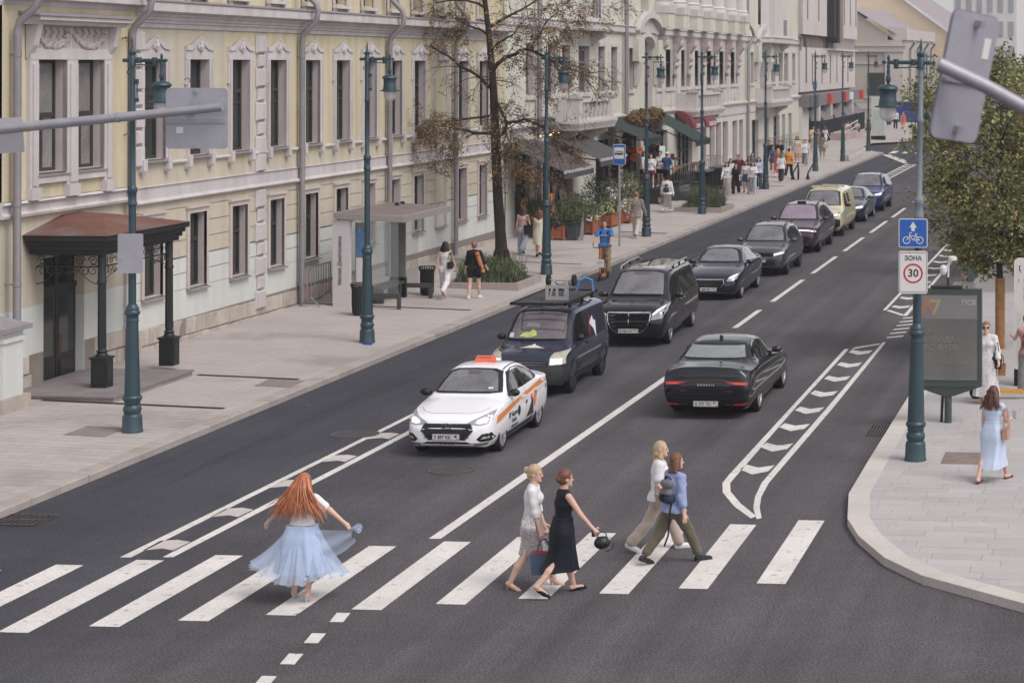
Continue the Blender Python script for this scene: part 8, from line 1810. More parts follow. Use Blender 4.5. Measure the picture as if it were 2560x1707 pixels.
 def cap(s,m,brim=True,dirn=-1):
  q=s.h;o=sdf_mesh('cap',[('e',s.H(0,.006,.030),(.056*q,.064*q,.05*q))]+([('c',s.H(0,-.05,.024),.03*q,s.H(0,-.085,.018),.026*q,(1.3,1.2,.25))] if brim else[]),min(s.res,.014),m,s.t,clips=[(s.H(0,0,.014),(0,0,-1))]);return o
 def W(s,v):return s.t.matrix_basis@Vector(v)
 def hand_at(s,S_):a0,el,wr,fd2,fo=s.j['arm'+S_];return s.W(wr+fd2*.075*s.h)
 def loc(s,v):return s.W(v)
def bag(label,cat,name,at,w,d,hgt,m,rz=0,strap=0,strap_m=None,handle=True,open_top=None):
 t=thing(name,label,cat,at,rz)
 B().add([(-w*.42,-d/2,-hgt),(w*.42,-d/2,-hgt),(w*.42,d/2,-hgt),(-w*.42,d/2,-hgt),(-w/2,-d/2,0),(w/2,-d/2,0),(w/2,d/2,0),(-w/2,d/2,0)],[(0,3,2,1),(0,1,5,4),(1,2,6,5),(2,3,7,6),(3,0,4,7),(4,5,6,7)]).build('bag_body',m,t)
 if handle:
  for yy in(-d/2,d/2):B().tube([(-w*.22,yy,-.04),(-w*.2,yy,.10),(-w*.06,yy*.3,strap or.2),(w*.06,yy*.3,strap or.2),(w*.2,yy,.10),(w*.22,yy,-.04)],.008,5).build('handle',strap_m or m,t)
 if open_top:B().box(-w*.4,w*.4,-d*.4,d*.4,-.01,.02).build('contents',open_top,t)
 return t
WALK=dict(legL=(22,8,2),legR=(-16,22,2),armL=(-18,8,12),armR=(20,8,18))
WALK2=dict(legL=(-16,22,2),legR=(22,8,2),armL=(20,8,18),armR=(-18,8,12))
white=cloth('white',(214,210,212));offw=cloth('ivory',(206,198,190));black_c=cloth('black',(18,18,20));navy_c=cloth('navy',(13,18,32));denim=cloth('denim',(58,80,108));beige_c=cloth('beige',(176,160,144));grey_c=cloth('grey',(128,126,128));khaki=cloth('khaki',(92,84,66));lightd=cloth('light_denim',(160,166,178));darkd=cloth('dark_denim',(52,58,68));skyb=cloth('pale_blue',(178,192,214));shirtb=cloth('shirt_blue',(138,150,192))
wht_sole=mat('sole_white',(208,204,202),rough=.6);blk_shoe=mat('shoe_black',(30,32,36),rough=.6,coord='obj');tan_shoe=mat('shoe_tan',(186,132,104),rough=.45,coord='obj');wht_shoe=mat('shoe_white',(206,202,200),rough=.6,coord='obj');brn_shoe=mat('shoe_brown',(66,44,36),rough=.5,coord='obj')
leather=mat('leather_black',(28,30,32),rough=.4,coord='obj',var=.1);leather_b=mat('leather_blue',(66,84,108),rough=.45,coord='obj',var=.05)
NR=.0115
# woman spinning in a pale blue tulle skirt
p=P('red haired woman spinning in a pale blue tulle skirt on the zebra crossing',(-11.43,28.5,.0),172,1.69,NR,legL=(6,10,3),legR=(-4,6,4),armL=(4,47,10,0),armR=(-4,58,10,60),lean=3,head=(8,6),build=1.16,heel=.07)
p.finish();p.top(white,.34,.075,.016,name='t_shirt',neck=.0)
hr=p.hair(HAIR['red'],'long',.24)
q=p.h;b=B();r_=random.Random(4)
SB=[B(),B()]
for i in range(190):
 t=r_.uniform(-1,1);a0_=Vector(p.H(t*.045,.05-.012*abs(t)+r_.uniform(0,.012),.03+r_.uniform(-.03,.02)));ln=r_.uniform(.20,.335);sp=t*.155+r_.uniform(-.05,.05)
 pts=[a0_,a0_+Vector((sp*.35*q,.045*q,-.35*ln*q)),a0_+Vector((sp*.8*q,.062*q+r_.uniform(0,.02),-.7*ln*q)),a0_+Vector((sp*1.25*q,.06*q+r_.uniform(-.01,.03),-ln*q))]
 SB[i%5>2].tube(pts,[.009,.010,.008,.003],4,False)
tag(SB[0].build('hair_strands',HAIR['red'],p.t,smooth=60),kind='stuff');tag(SB[1].build('lighter_hair_strands',hairm('light_copper',(196,128,84)),p.t,smooth=60),kind='stuff')
tulle=cloth('tulle',(190,204,228),alpha=.46);tulle_d=cloth('tulle_lining',(164,180,210))
p.skirt(tulle_d,[(.615,.18,.15),(.52,.26,.22),(.40,.32,.28),(.25,.37,.33)],'skirt_lining',.02,7)
def tulle_layer(nm,rbot,zb,seed,m):
 n=140;K=16;b=B();rg_=random.Random(seed);ph=rg_.uniform(0,6)
 for i in range(K+1):
  t=i/K
  for j in range(n):
   a=2*PI*j/n
   lobe=.04*math.cos(a-.15)+.07*math.cos(2*(a-.2))+.04*math.cos(3*a+ph)
   rr=.19+(rbot-.19+lobe*1.6)*t**.95;rr+=.042*t*t*math.sin(14*a+ph+1.5*math.sin(2*a))+.018*t*math.sin(31*a+ph)
   z=1.02-(1.02-zb)*t**.92+(.14*max(0,math.cos(a-.25))**4+.06*max(0,math.cos(a-2.9))**4)*t*t+.02*t*math.sin(14*a+ph)
   b.v.append((rr*math.cos(a),rr*.86*math.sin(a),z+p.zmin))
 for i in range(K):
  for j in range(n):j2=(j+1)%n;b.f.append((i*n+j,(i+1)*n+j,(i+1)*n+j2,i*n+j2))
 return b.build(nm,m,p.t,smooth=80,fix=False)
tulle_layer('tulle_layer',.56,.30,1,tulle);tulle_layer('tulle_layer',.50,.36,2,tulle)
hx=p.j['armR'];hv=hx[2]+hx[3]*.09*q
b=B();n=14;K=12
for i in range(K+1):
 t=i/K
 for j in range(n+1):
  u=j/n;A_=Vector((-.14,.05+.05*u,1.0-.34*u+p.zmin));E_=hv+Vector((-.05*u,.02*math.sin(6*u),-.02-.17*u));v=A_.lerp(E_,t)+Vector((0,.03*math.sin(9*u+4*t),-.12*math.sin(PI*t)*u));b.v.append(tuple(v))
for i in range(K):
 for j in range(n):b.f.append((i*(n+1)+j,i*(n+1)+j+1,(i+1)*(n+1)+j+1,(i+1)*(n+1)+j))
b.build('lifted_tulle',tulle,p.t,smooth=80,fix=False)
b=B()
for k in range(5):a=k/5*2*PI;b.tube([hv,hv+Vector((-.06+.02*math.cos(a),.03*math.sin(a),.01+.02*math.cos(a))),hv+Vector((-.13,.05*math.sin(a),.02+.05*math.cos(a)))],[.012,.02,.03],6,False)
b.build('tulle_bunch',tulle,p.t,smooth=80)
p.shoes(mat('shoe_pale_blue',(168,184,206),rough=.5,coord='obj'),'heel')
w_=p.j['armL'];B().lathe([(.022*q,-.004),(.024*q,0),(.022*q,.004)],14,Matrix.Translation(w_[2])@w_[3].to_track_quat('Z','Y').to_matrix().to_4x4(),caps=False).build('bracelet',chrome,p.t)
# blond woman in a white blouse and sequin skirt
p=P('blond woman with a bun in a white blouse and silver sequin skirt',(-8.42,29.42,0),100,1.74,NR,legL=(24,6,2),legR=(-13,16,2),armL=(8,8,10),armR=(10,8,6),lean=2,head=(-6,4),heel=.08,skin=0)
p.finish();p.top(white,.97,.085,.016,name='blouse',flare=.004,fold=.006)
sq=cloth('sequins',(196,186,186),rough=.25,metal=.55,speck=.55,spk=70)
p.skirt(sq,[(.615,.125,.105),(.56,.165,.145),(.48,.175,.16),(.38,.165,.17),(.285,.165,.175)],'sequin_skirt',.008,6)
p.hair(HAIR['blond'],'bun');p.shoes(tan_shoe,'heel');B().ell((0,0,0),.008,8,5).build('earring',s_white,p.t).location=Vector(p.H(-.05,.004,-.03))
hp=p.hand_at('R');bag('blue leather tote bag with a red lining carried by the blond woman','tote bag','tote_bag',hp+Vector((.02,0,-.20)),.40,.14,.29,leather_b,.25,.2,None,True,mat('bag_lining_red',(156,36,40),rough=.7))
# woman in a navy dress
p=P('woman with auburn hair in a long sleeveless navy dress',(-7.88,29.08,0),128,1.74,NR,legL=(17,4,2),legR=(-17,30,2),armL=(4,8,12),armR=(30,14,8),lean=2,head=(-4,2),footR=-35)
p.finish();p.top(navy_c,0,.06,.010,name='dress_bodice',neck=-.035,fold=.002)
p.skirt(navy_c,[(.63,.118,.098),(.57,.145,.128),(.50,.165,.15),(.38,.155,.165),(.28,.165,.20),(.205,.20,.25)],'dress_skirt',.012,5,(0,.02))
p.hair(HAIR['auburn'],'short');sdf_mesh('hair_bun',[('e',p.H(0,.06,.0),(.03*p.h,.024*p.h,.036*p.h))],.012,HAIR['auburn'],p.t);p.shoes(mat('shoe_navy_black',(24,24,30),rough=.4,coord='obj'),'flat')
hp=p.hand_at('R');t=thing('handbag','small black drawstring handbag held out by the woman in navy','handbag',hp+Vector((.06,.0,-.10)),.4);o=sdf_mesh('bag_body',[('e',(0,0,-.02),(.115,.08,.09)),('c',(-.05,0,.04),.03,(.05,0,.04),.03)],.012,leather,t);B().tube([(-.07,0,.04),(-.05,0,.12),(.0,0,.14),(.05,0,.12),(.07,0,.04)],.009,5).build('handle',leather,t);B().tube([(.1,0,0),(.17,0,-.04),(.13,.02,-.13),(.05,.02,-.15)],.007,5).build('strap',leather,t)
t=thing('phone','dark phone in the hand of the woman in navy','phone',p.hand_at('R')+Vector((-.05,-.02,.04)),.5);B().box(-.035,.035,-.005,.005,-.07,.07).build('case',leather,t)
# blond bob in white t-shirt
p=P('person with a blond bob in a white t-shirt and beige trousers',(-7.12,31.8,0),105,1.7,NR,legL=(26,4,2),legR=(-24,18,2),armL=(4,10,70,20),armR=(-8,10,50),lean=2,head=(-6,0),footR=-25)
p.finish();p.top(white,.34,-.03,.026,name='t_shirt',flare=.012,fold=.007);p.trousers(cloth('sand',(172,154,142)),.98,.014,.022,fold=.007);p.hair(HAIR['blond'],'bob');p.shoes(wht_shoe,'sneaker',wht_sole)
bag('beige shoulder bag behind the person in the white t-shirt','shoulder bag','shoulder_bag',p.W((-.17,.02,p.hip.z+.08)),.26,.08,.22,cloth('canvas',(138,122,104)),1.9,.3)
# brown hair, blue shirt, backpack
p=P('woman with auburn hair in a light blue shirt and khaki trousers with a backpack',(-6.72,31.05,0),136,1.68,NR,legL=(-26,16,4),legR=(30,6,4),armL=(8,12,12),armR=(-8,14,8),lean=3,head=(-14,2),footL=-20)
p.finish();p.top(shirtb,.72,-.02,.022,name='shirt',flare=.012,fold=.008);p.trousers(khaki,.92,.013,.012,fold=.007);p.hair(HAIR['auburn'],'long',.085);p.shoes(blk_shoe,'sneaker',mat('sole_dark',(44,48,54),rough=.7))
t=thing('backpack','grey and navy backpack on the woman in the light blue shirt','backpack',p.W(p.chest+Vector((-.0,.115,-.13))),p.t.rotation_euler.z);cp=cloth('pack_grey',(104,100,104));cn=cloth('pack_navy',(42,54,78))
sdf_mesh('upper_body',[('c',(-.07,.03,.0),.075,(.07,.03,.0),.075),('c',(-.07,.03,.14),.06,(.07,.03,.14),.06)],.013,cp,t,.03,[((0,0,-.01),(0,0,-1))]);sdf_mesh('lower_body',[('c',(-.08,.03,-.07),.08,(.08,.03,-.07),.08)],.013,cn,t,.02,[((0,0,-.01),(0,0,1))])
B().tube([(-.06,-.02,.2),(-.05,.03,.25),(.05,.03,.25),(.06,-.02,.2)],.010,5).build('grab_handle',black_c,t);B().tube([(.1,-.0,.18),(.10,-.12,.30),(.11,-.22,.2)],.02,6).build('strap',black_c,t);B().tube([(-.10,.0,-.06),(-.13,.06,-.25),(-.14,.1,-.6),(-.13,.16,-.75)],.014,5).build('loose_strap',black_c,t);B().box(-.03,.03,.1,.12,-.1,.0).build('buckle',black_c,t)
t=thing('coffee_cup','paper coffee cup held between the two women at the right end of the crossing','cup',p.W((.24,-.12,p.chest.z+.02)));B().lathe([(.03,-.05),(.04,.05),(.001,.05)],12).build('cup',mat('cup_red',(186,76,50),rough=.5),t);B().lathe([(.042,.05),(.038,.065),(.001,.066)],12).build('lid',s_black,t)
# pale blue dress, right pavement
p=P('curly haired woman in a pale blue sleeveless dress on the right pavement',(-2.3,36.85,.131),158,1.68,NR,legL=(-18,14,2),legR=(26,6,2),armL=(6,8,10),armR=(18,12,75,10),lean=2,head=(-4,6),skin=0)
p.finish();p.top(skyb,.05,.05,.012,name='dress_bodice',neck=.0,fold=.003);p.skirt(skyb,[(.63,.12,.10),(.57,.155,.14),(.48,.18,.165),(.36,.19,.18),(.24,.195,.20),(.15,.21,.22)],'dress_skirt',.010,4);hr=p.hair(HAIR['chestnut'],'long',.15)
b=B();r_=random.Random(9)
for i in range(70):
 t_=r_.uniform(-1,1);a0_=Vector(p.H(t_*.05,.045-.015*abs(t_)+r_.uniform(0,.02),.02+r_.uniform(-.04,.02)));pts=[a0_+Vector((t_*.02*k+.012*math.sin(3*k+i),.012*k+.010*math.cos(3*k+i),-.045*k)) for k in range(7)];b.tube(pts,[.012,.013,.013,.012,.011,.009,.004],4,False)
tag(b.build('curls',HAIR['chestnut'],p.t,smooth=60),kind='stuff');p.shoes(brn_shoe,'sandal')
t=thing('phone','pale phone held up by the woman in the pale blue dress','phone',p.hand_at('R')+Vector((.04,.0,.05)),.6);B().box(-.04,.04,-.005,.005,-.075,.075).build('case',mat('phone_grey',(120,120,140),rough=.3),t);t.rotation_euler=(-.6,.5,.6)
bag('tan shoulder bag hanging at the side of the woman in the pale blue dress','shoulder bag','shoulder_bag',p.W((-.25,-.02,p.hip.z+.12)),.24,.09,.2,mat('leather_tan',(176,134,110),rough=.5,coord='obj'),1.4,.34)
# white floral dress on the phone
flo=cloth('floral',(206,202,200),stain=(104,98,104),ss=26,sl=.57)
p=P('woman in sunglasses and a white floral dress talking on a phone',(-2.95,45.1,.131),-6,1.7,.013,legL=(2,2,2),legR=(-2,2,2),armL=(6,14,30),armR=(28,26,142,-10),lean=1,head=(8,2),build=1.1)
p.finish(False);p.top(flo,.9,.03,.02,name='dress_bodice',flare=.01,fold=.006);p.skirt(flo,[(.64,.145,.12),(.56,.18,.16),(.42,.21,.19),(.25,.24,.22),(.10,.27,.25)],'dress_skirt',.02,8);p.hair(HAIR['ginger'],'short');p.shoes(tan_shoe,'sandal')
g_=B();q=p.h
for sg in(-1,1):g_.ell((sg*.021*q,0,0),(.019*q,.008*q,.014*q),10,6)
g_.box(-.04*q,.04*q,.0,.006*q,.004*q,.008*q);gl_=g_.build('sunglasses',blk,p.t);gl_.location=Vector(p.H(0,-.052,.006));gl_.rotation_euler=(0,0,p.hy)
bag('black handbag on a strap beside the floral dress','handbag','handbag',p.W((.24,-.06,p.hip.z+.10)),.22,.1,.26,leather,.1,.3,leather);bag('small leopard print bag under the black handbag','handbag','handbag',p.W((.33,.02,p.hip.z-.06)),.17,.08,.26,mat('leopard',(150,96,52),rough=.7,stain=(52,34,26),ss=30,sl=.52,coord='obj'),.2,.2)
t=thing('phone','dark phone at the ear of the woman in the floral dress','phone',Vector(p.W(p.H(-.062,-.01,-.01))));B().box(-.006,.006,-.035,.035,-.07,.07).build('case',leather,t)
# man behind the panel, woman at the right edge
p=P('grey bearded man in a white shirt behind the advertising panel',(-4.15,54.6,.131),-8,1.8,.016,female=False,armL=(6,10,40),armR=(4,10,10),build=1.12);p.finish();p.top(offw,.5,-.05,.02,name='shirt');p.trousers(darkd,1,.014,.01);p.hair(HAIR['grey'],'crop');p.shoes(blk_shoe);sdf_mesh('beard',[('e',p.H(0,-.04,-.05),(.026*p.h,.022*p.h,.022*p.h))],.012,HAIR['grey'],p.t);B().tube([p.chest+Vector((.12,-.115,.10)),p.chest+Vector((-.04,-.135,-.06)),p.chest+Vector((-.13,-.08,-.2))],.012,5).build('bag_strap',s_black,p.t)
p=P('person in grey trousers with a red backpack at the right edge',(-2.13,46.45,.131),200,1.7,.016,legL=(8,4,2),legR=(-6,6,2),armL=(40,14,60),armR=(10,10,20));p.finish();p.top(cloth('rose_top',(178,130,118)),.1,-.02,.012);p.trousers(grey_c,.98,.014,.02);p.hair(HAIR['brown'],'short');p.shoes(wht_shoe,'sneaker',wht_sole)
t=thing('backpack','red brown leather backpack at the right edge of the picture','backpack',p.W(p.chest+Vector((0,.13,-.1))),p.t.rotation_euler.z);sdf_mesh('pack_body',[('c',(-.06,0,-.08),.10,(.06,0,-.08),.10),('c',(-.05,0,.1),.085,(.05,0,.1),.085)],.016,mat('leather_red',(128,52,38),rough=.45,coord='obj',var=.2,vs=9),t,.03)
# left pavement near the shelter
MR=.016
p=P('woman in white trousers with a black shoulder bag walking away past the shelter',(-20.61,62.55,.2),176,1.7,MR,legL=(18,4,2),legR=(-18,40,2),armL=(-14,10,10),armR=(16,12,12),footR=-40);p.finish();p.top(offw,.0,-.01,.012,neck=.0);p.trousers(white,1,.012,.012);p.hair(HAIR['dark'],'long',.10);p.shoes(tan_shoe,'sneaker',wht_sole)
bag('black shoulder bag of the woman in white trousers','shoulder bag','shoulder_bag',p.W((-.2,.06,p.waist.z+.06)),.28,.1,.2,leather,1.5,.3,leather)
p=P('woman in black shorts with a rolled orange mat walking away',(-19.73,62.66,.17),182,1.72,MR,legL=(-8,10,2),legR=(12,3,2),armL=(0,12,8),armR=(8,18,30));p.finish();p.top(black_c,.62,-.02,.022,flare=.01);p.trousers(black_c,.22,.016,.01);p.hair(HAIR['ginger'],'bun');p.shoes(wht_shoe,'sneaker',wht_sole)
t=thing('yoga_mat','rolled orange exercise mat slung on the woman in black shorts','exercise mat',p.W(p.waist+Vector((-.2,.10,.05))));t.rotation_euler=(.1,-.28,0);B().lathe([(.001,-.32),(.066,-.32),(.066,.32),(.001,.32)],16).build('roll',mat('mat_orange',(190,116,74),rough=.8,coord='obj'),t)
for z in(-.2,.22):B().lathe([(.067,z-.012),(.071,z),(.067,z+.012)],16,caps=False).build('band',iron_b,t)
bag('black gym bag at the hip of the woman with the orange mat','sports bag','sports_bag',p.W(p.hip+Vector((-.2,.06,.1))),.3,.14,.26,black_c,1.4,.2)
p=P('long haired woman in grey wide trousers with a black bag by the trees',(-22.1,76.0,.24),178,1.72,MR,legL=(12,4,2),legR=(-14,36,2),armL=(-6,8,8),armR=(8,14,14),footR=-35);p.finish();p.top(cloth('pink_top',(190,150,148)),.05,.05,.01,neck=.02);p.trousers(lightd,1,.014,.045);p.hair(HAIR['brown'],'long',.24);p.shoes(blk_shoe)
bag('large black shoulder bag of the long haired woman','shoulder bag','shoulder_bag',p.W((-.24,.06,p.waist.z+.02)),.42,.13,.32,leather,1.2,.34,leather)
p=P('woman in a cream dress half hidden behind the street lamp',(-21.28,75.3,.22),178,1.66,MR,legL=(10,4,2),legR=(-12,30,2));p.finish();p.top(cloth('cream',(206,200,178)),.05,.05,.012);p.skirt(cloth('cream',(0,0,0)),[(.62,.12,.10),(.5,.17,.15),(.28,.21,.19)],'dress_skirt',.02,6);p.hair(HAIR['auburn'],'long',.18);p.shoes(blk_shoe)
p=P('man in a beige hooded jacket walking away beside the blue bus stop sign',(-19.78,84.2,.17),176,1.84,MR,female=False,build=1.12,**WALK);p.finish();p.top(cloth('taupe',(138,124,114)),.98,-.06,.026,name='jacket',flare=.008);p.trousers(cloth('pale_sand',(190,180,168)),1,.014,.012);p.hair(HAIR['ginger'],'crop');p.shoes(blk_shoe,'sneaker',wht_sole);sdf_mesh('hood',[('c',tuple(p.neck+Vector((-.06,.05,-.03))),.05,tuple(p.neck+Vector((.06,.05,-.03))),.05)],.016,MATS['cloth_taupe'],p.t);B().tube([p.chest+Vector((-.14,.12,.1)),p.chest+Vector((.02,.14,-.04)),p.chest+Vector((.15,.1,-.18))],.014,5).build('bag_strap',black_c,p.t)
p=P('person in a white jumper and long grey skirt with a dark backpack walking away',(-21.4,97.4,.22),178,1.7,.018,armL=(0,14,20),armR=(0,12,8),**{k:v for k,v in WALK2.items() if 'leg' in k});p.finish();p.top(white,.98,-.03,.03,name='jumper',flare=.012);p.skirt(cloth('grey_skirt',(122,118,116)),[(.58,.15,.13),(.45,.18,.16),(.14,.2,.19)],'skirt',.015,7);p.cap(black_c);p.hair(HAIR['dark'],'short');p.shoes(wht_shoe)
t=thing('backpack','dark drawstring backpack on the person in the white jumper','backpack',p.W(p.chest+Vector((0,.13,-.1))),p.t.rotation_euler.z);sdf_mesh('pack_body',[('c',(-.04,0,-.1),.11,(.04,0,-.1),.11),('c',(-.03,0,.1),.06,(.03,0,.1),.06)],.018,cloth('pack_slate',(58,64,70)),t,.03)
bag('black and white chequered shopping bag carried by the person in the white jumper','shopping bag','shopping_bag',p.hand_at('L')+Vector((0,0,-.1)),.28,.1,.34,mat('chequer_bag',(190,186,184),rough=.7,coord='obj',stain=(30,30,32),ss=14,sl=.46),.2,.16)
# scooter rider
sc_=scooter('kick_scooter','orange and black kick scooter ridden along the kerb',(-17.55,70.0,0),PI*.995,mat('scooter_orange',(196,104,40),rough=.45),True)
B().box(-.14,.14,.5,.52,.45,.72).build('number_board',s_white,sc_);text('777',.1,'board_lettering',s_black,sc_,Matrix.Translation((0,.525,.6))@Matrix.Rotation(PI,4,'Z')@VT)
p=P('young man in a blue t-shirt and camouflage trousers riding a scooter',(-17.55,70.15,.16),2,1.8,.014,female=False,legL=(8,12,3),legR=(-6,14,3),armL=(34,12,30,6),armR=(34,12,30,6),lean=4,head=(3,-4),skin=1,fingers='curl');p.finish();p.top(cloth('vivid_blue',(34,110,180)),.32,-.01,.02,name='t_shirt',flare=.008);camo=cloth('camouflage',(150,126,96),stain=(84,66,48),ss=9,sl=.5);p.trousers(camo,1,.02,.02,fold=.008);p.hair(HAIR['dark'],'short');p.shoes(blk_shoe)
text('ncile Ring',.085,'shirt_lettering',s_white,p.t,Matrix.Translation((0,p.chest.y-.155,p.chest.z-.03))@VT)
for sg in(-1,1):B().tube([p.sh['L' if sg>0 else 'R']*.8+p.neck*.2+Vector((0,.05,.02)),p.chest+Vector((sg*.11,-.125,.07)),p.chest+Vector((sg*.13,-.09,-.12))],.022,6).build('backpack_strap',black_c,p.t)
# group walking towards us
FR=.022
G='people walking towards us on the left pavement'
def quick(label,x,y,rz,h,pose,topm,sleeve,botm,kind,hm,hstyle,shoe=wht_shoe,fem=True,hem=-.02,inf=.016,wide=.012,skin=0,res=FR,group=None,z=None,blen=1.0,build=1.0,prof=None,hl=.1,skirtm=None):
 p=P(label,(x,y,pz(x) if z is None else z),rz,h,res,female=fem,skin=skin,build=build,group=group,**pose);p.finish();p.top(topm,sleeve,hem,inf,flare=.006)
 if kind=='t':p.trousers(botm,blen,.014,wide)
 elif kind=='s':p.skirt(botm,prof or[(.6,.14,.12),(.5,.17,.15),(.3,.2,.18)],'skirt',.012,6)
 if hstyle:p.hair(hm,hstyle,hl)
 p.shoes(shoe);return p
ST=dict(legL=(3,2,2),legR=(-3,3,2),armL=(4,8,14),armR=(2,8,14))
CR=dict(legL=(14,5,2),legR=(-10,16,2),armL=(26,12,80,30),armR=(-6,10,12))
quick('woman in a white blouse and white satin trousers at the left of the group',-20.98,110.1,3,1.70,WALK,white,.9,offw,'t',HAIR['dark'],'long',wide=.035,group=G)
quick('woman in a white top behind the woman in white satin trousers',-21.3,112.9,2,1.70,ST,offw,.4,black_c,'t',HAIR['dark'],'long',group=G)
quick('woman all in black with a t-shirt and wide trousers at the front of the group',-20.41,109.7,4,1.66,WALK2,black_c,.4,black_c,'t',HAIR['brown'],'long',hem=-.06,wide=.03,group=G)
quick('broad man in a maroon polo shirt in the middle of the group',-21.31,115.3,2,1.80,ST,cloth('maroon',(92,34,46)),.4,darkd,'t',HAIR['dark'],'crop',fem=False,build=1.2,skin=1,group=G)
quick('woman in an open white shirt and denim skirt in the group',-20.2,111.5,5,1.70,CR,white,.9,denim,'s',HAIR['dark'],'long',blk_shoe,prof=[(.6,.14,.12),(.5,.165,.145),(.36,.175,.15)],group=G)
quick('dark haired woman in sunglasses partly hidden in the group',-20.87,116.2,2,1.68,ST,cloth('mauve',(124,104,104)),.3,denim,'t',HAIR['dark'],'long',group=G,skin=1)
quick('woman in a white blouse and light grey wide jeans in the group',-19.77,111.2,4,1.70,CR,white,.95,lightd,'t',HAIR['brown'],'long',wide=.035,group=G)
quick('woman in a denim jacket and white top at the back of the group',-21.18,119.0,2,1.74,ST,cloth('denim_jacket',(76,98,128)),.95,beige_c,'t',HAIR['dark'],'long',group=G)
quick('woman in a lilac shirt and dark flared jeans at the right of the group',-20.16,115.2,5,1.74,WALK,cloth('lilac',(186,182,206)),.95,darkd,'t',HAIR['dark'],'long',blk_shoe,wide=.03,group=G)
G2='people farther along the left pavement'
quick('man in a black t-shirt and navy shorts facing us',-22.58,132.8,2,1.86,ST,black_c,.4,navy_c,'t',HAIR['brown'],'crop',blk_shoe,False,skin=2,blen=.42,build=1.15,group=G2)
quick('woman in a blue denim playsuit facing us',-21.8,129.8,2,1.68,WALK,denim,.35,denim,'t',HAIR['brown'],'long',blen=.2,inf=.022,skin=1,group=G2)
quick('second man in black behind the woman in red',-22.09,134.0,-3,1.82,ST,black_c,.4,black_c,'t',HAIR['brown'],'crop',blk_shoe,False,skin=1,group=G2)
quick('blond woman in a long red dress walking away',-20.85,125.9,178,1.72,WALK2,cloth('coral_red',(196,66,52)),.3,cloth('coral_red',(0,0,0)),'s',HAIR['blond'],'bob',prof=[(.62,.15,.13),(.5,.19,.17),(.16,.24,.22)],group=G2)
quick('person with long green hair in a white t-shirt and black trousers walking away',-19.97,121.7,178,1.66,WALK,white,.4,cloth('worn_black',(56,58,60)),'t',HAIR['green'],'long',blk_shoe,hem=-.06,inf=.024,wide=.03,hl=.15,group=G2)
quick('person in an orange top and black trousers walking away',-20.19,125.9,176,1.74,WALK2,cloth('amber',(204,132,34)),.55,black_c,'t',HAIR['dark'],'crop',wht_shoe,True,hem=-.05,inf=.028,build=1.2,group=G2)
quick('woman in a short beige dress with a pink bag facing us',-22.12,141.5,4,1.80,CR,cloth('pale_beige',(196,184,172)),.35,cloth('pale_beige',(0,0,0)),'s',HAIR['brown'],'long',prof=[(.62,.15,.13),(.5,.18,.16),(.37,.19,.17)],group=G2,skin=1)
quick('woman in a white t-shirt and grey trousers facing us',-21.11,138.3,5,1.76,WALK,white,.35,grey_c,'t',HAIR['brown'],'short',wide=.03,group=G2)
pp=quick('woman in a black sun hat and green floral dress with a beige bag',-21.35,148.1,6,1.78,CR,cloth('sage',(118,128,112)),.3,cloth('sage',(0,0,0)),'s',HAIR['dark'],'long',prof=[(.62,.15,.13),(.5,.19,.17),(.28,.25,.22)],group=G2,skin=2)
ht=B().lathe([(.001,.1),(.08,.1),(.1,.0),(.26,-.03),(.26,-.045),(.1,-.02)],18).build('sun_hat',black_c,pp.t);ht.location=Vector(pp.H(0,.01,.045))
for lab,q_,m,sz in(('pink handbag of the woman in the short beige dress',(-22.0,141.2,1.15),cloth('pink_bag',(208,164,158)),.36),('beige handbag of the woman in the sun hat',(-21.1,147.9,1.25),cloth('sand_bag',(190,166,146)),.36)):bag(lab,'handbag','handbag',q_,sz,.12,.26,m,.1,.25)
quick('woman in white walking behind the sun hat',-23.3,163,150,1.72,WALK,white,.3,white,'t',HAIR['auburn'],'long',group=G2);quick('man in a pale yellow t-shirt near the barriers',-23.7,159.5,20,1.80,ST,cloth('pale_yellow',(214,196,150)),.4,beige_c,'t',HAIR['brown'],'crop',fem=False,group=G2,skin=1);quick('woman in a brown dress near the barriers',-23.1,158,30,1.70,ST,cloth('mocha',(132,108,96)),.1,cloth('mocha',(0,0,0)),'s',HAIR['brown'],'long',prof=[(.62,.14,.12),(.5,.18,.16),(.3,.2,.19)],group=G2)
XR_=.03
G3='people far away at the end of the street'
quick('woman in a long dark green dress far away',-23.8,212.3,5,1.78,WALK,cloth('dark_green',(52,60,48)),.8,cloth('dark_green',(0,0,0)),'s',HAIR['brown'],'long',prof=[(.62,.15,.13),(.45,.2,.18),(.12,.24,.22)],res=XR_,group=G3);quick('man in a white shirt and black trousers far away',-22.5,206.6,5,1.84,ST,white,.9,black_c,'t',HAIR['brown'],'crop',blk_shoe,False,res=XR_,group=G3);quick('woman in an orange dress far away behind the lamp',-21.7,206.2,5,1.74,WALK,cloth('orange_dress',(204,96,62)),.2,cloth('orange_dress',(0,0,0)),'s',HAIR['auburn'],'long',res=XR_,group=G3)
quick('person in a pale blue jacket behind the far lamp',-23.2,192.4,170,1.78,ST,cloth('ice_blue',(176,186,208)),.95,navy_c,'t',HAIR['brown'],'crop',fem=False,res=XR_,group=G3);quick('woman in black shorts crossing the far road',-16.3,163.7,178,1.72,WALK2,black_c,.1,black_c,'t',HAIR['dark'],'long',blk_shoe,blen=.2,hl=.2,res=.026,group=G3);bag('black shoulder bag of the woman crossing the far road','shoulder bag','shoulder_bag',(-15.95,163.6,1.25),.4,.14,.34,leather,1.2,.3);quick('person in a magenta shirt far away behind the black car',-14.3,205,5,1.8,ST,cloth('magenta',(176,36,70)),.9,darkd,'t',HAIR['dark'],'short',res=XR_,group=G3)
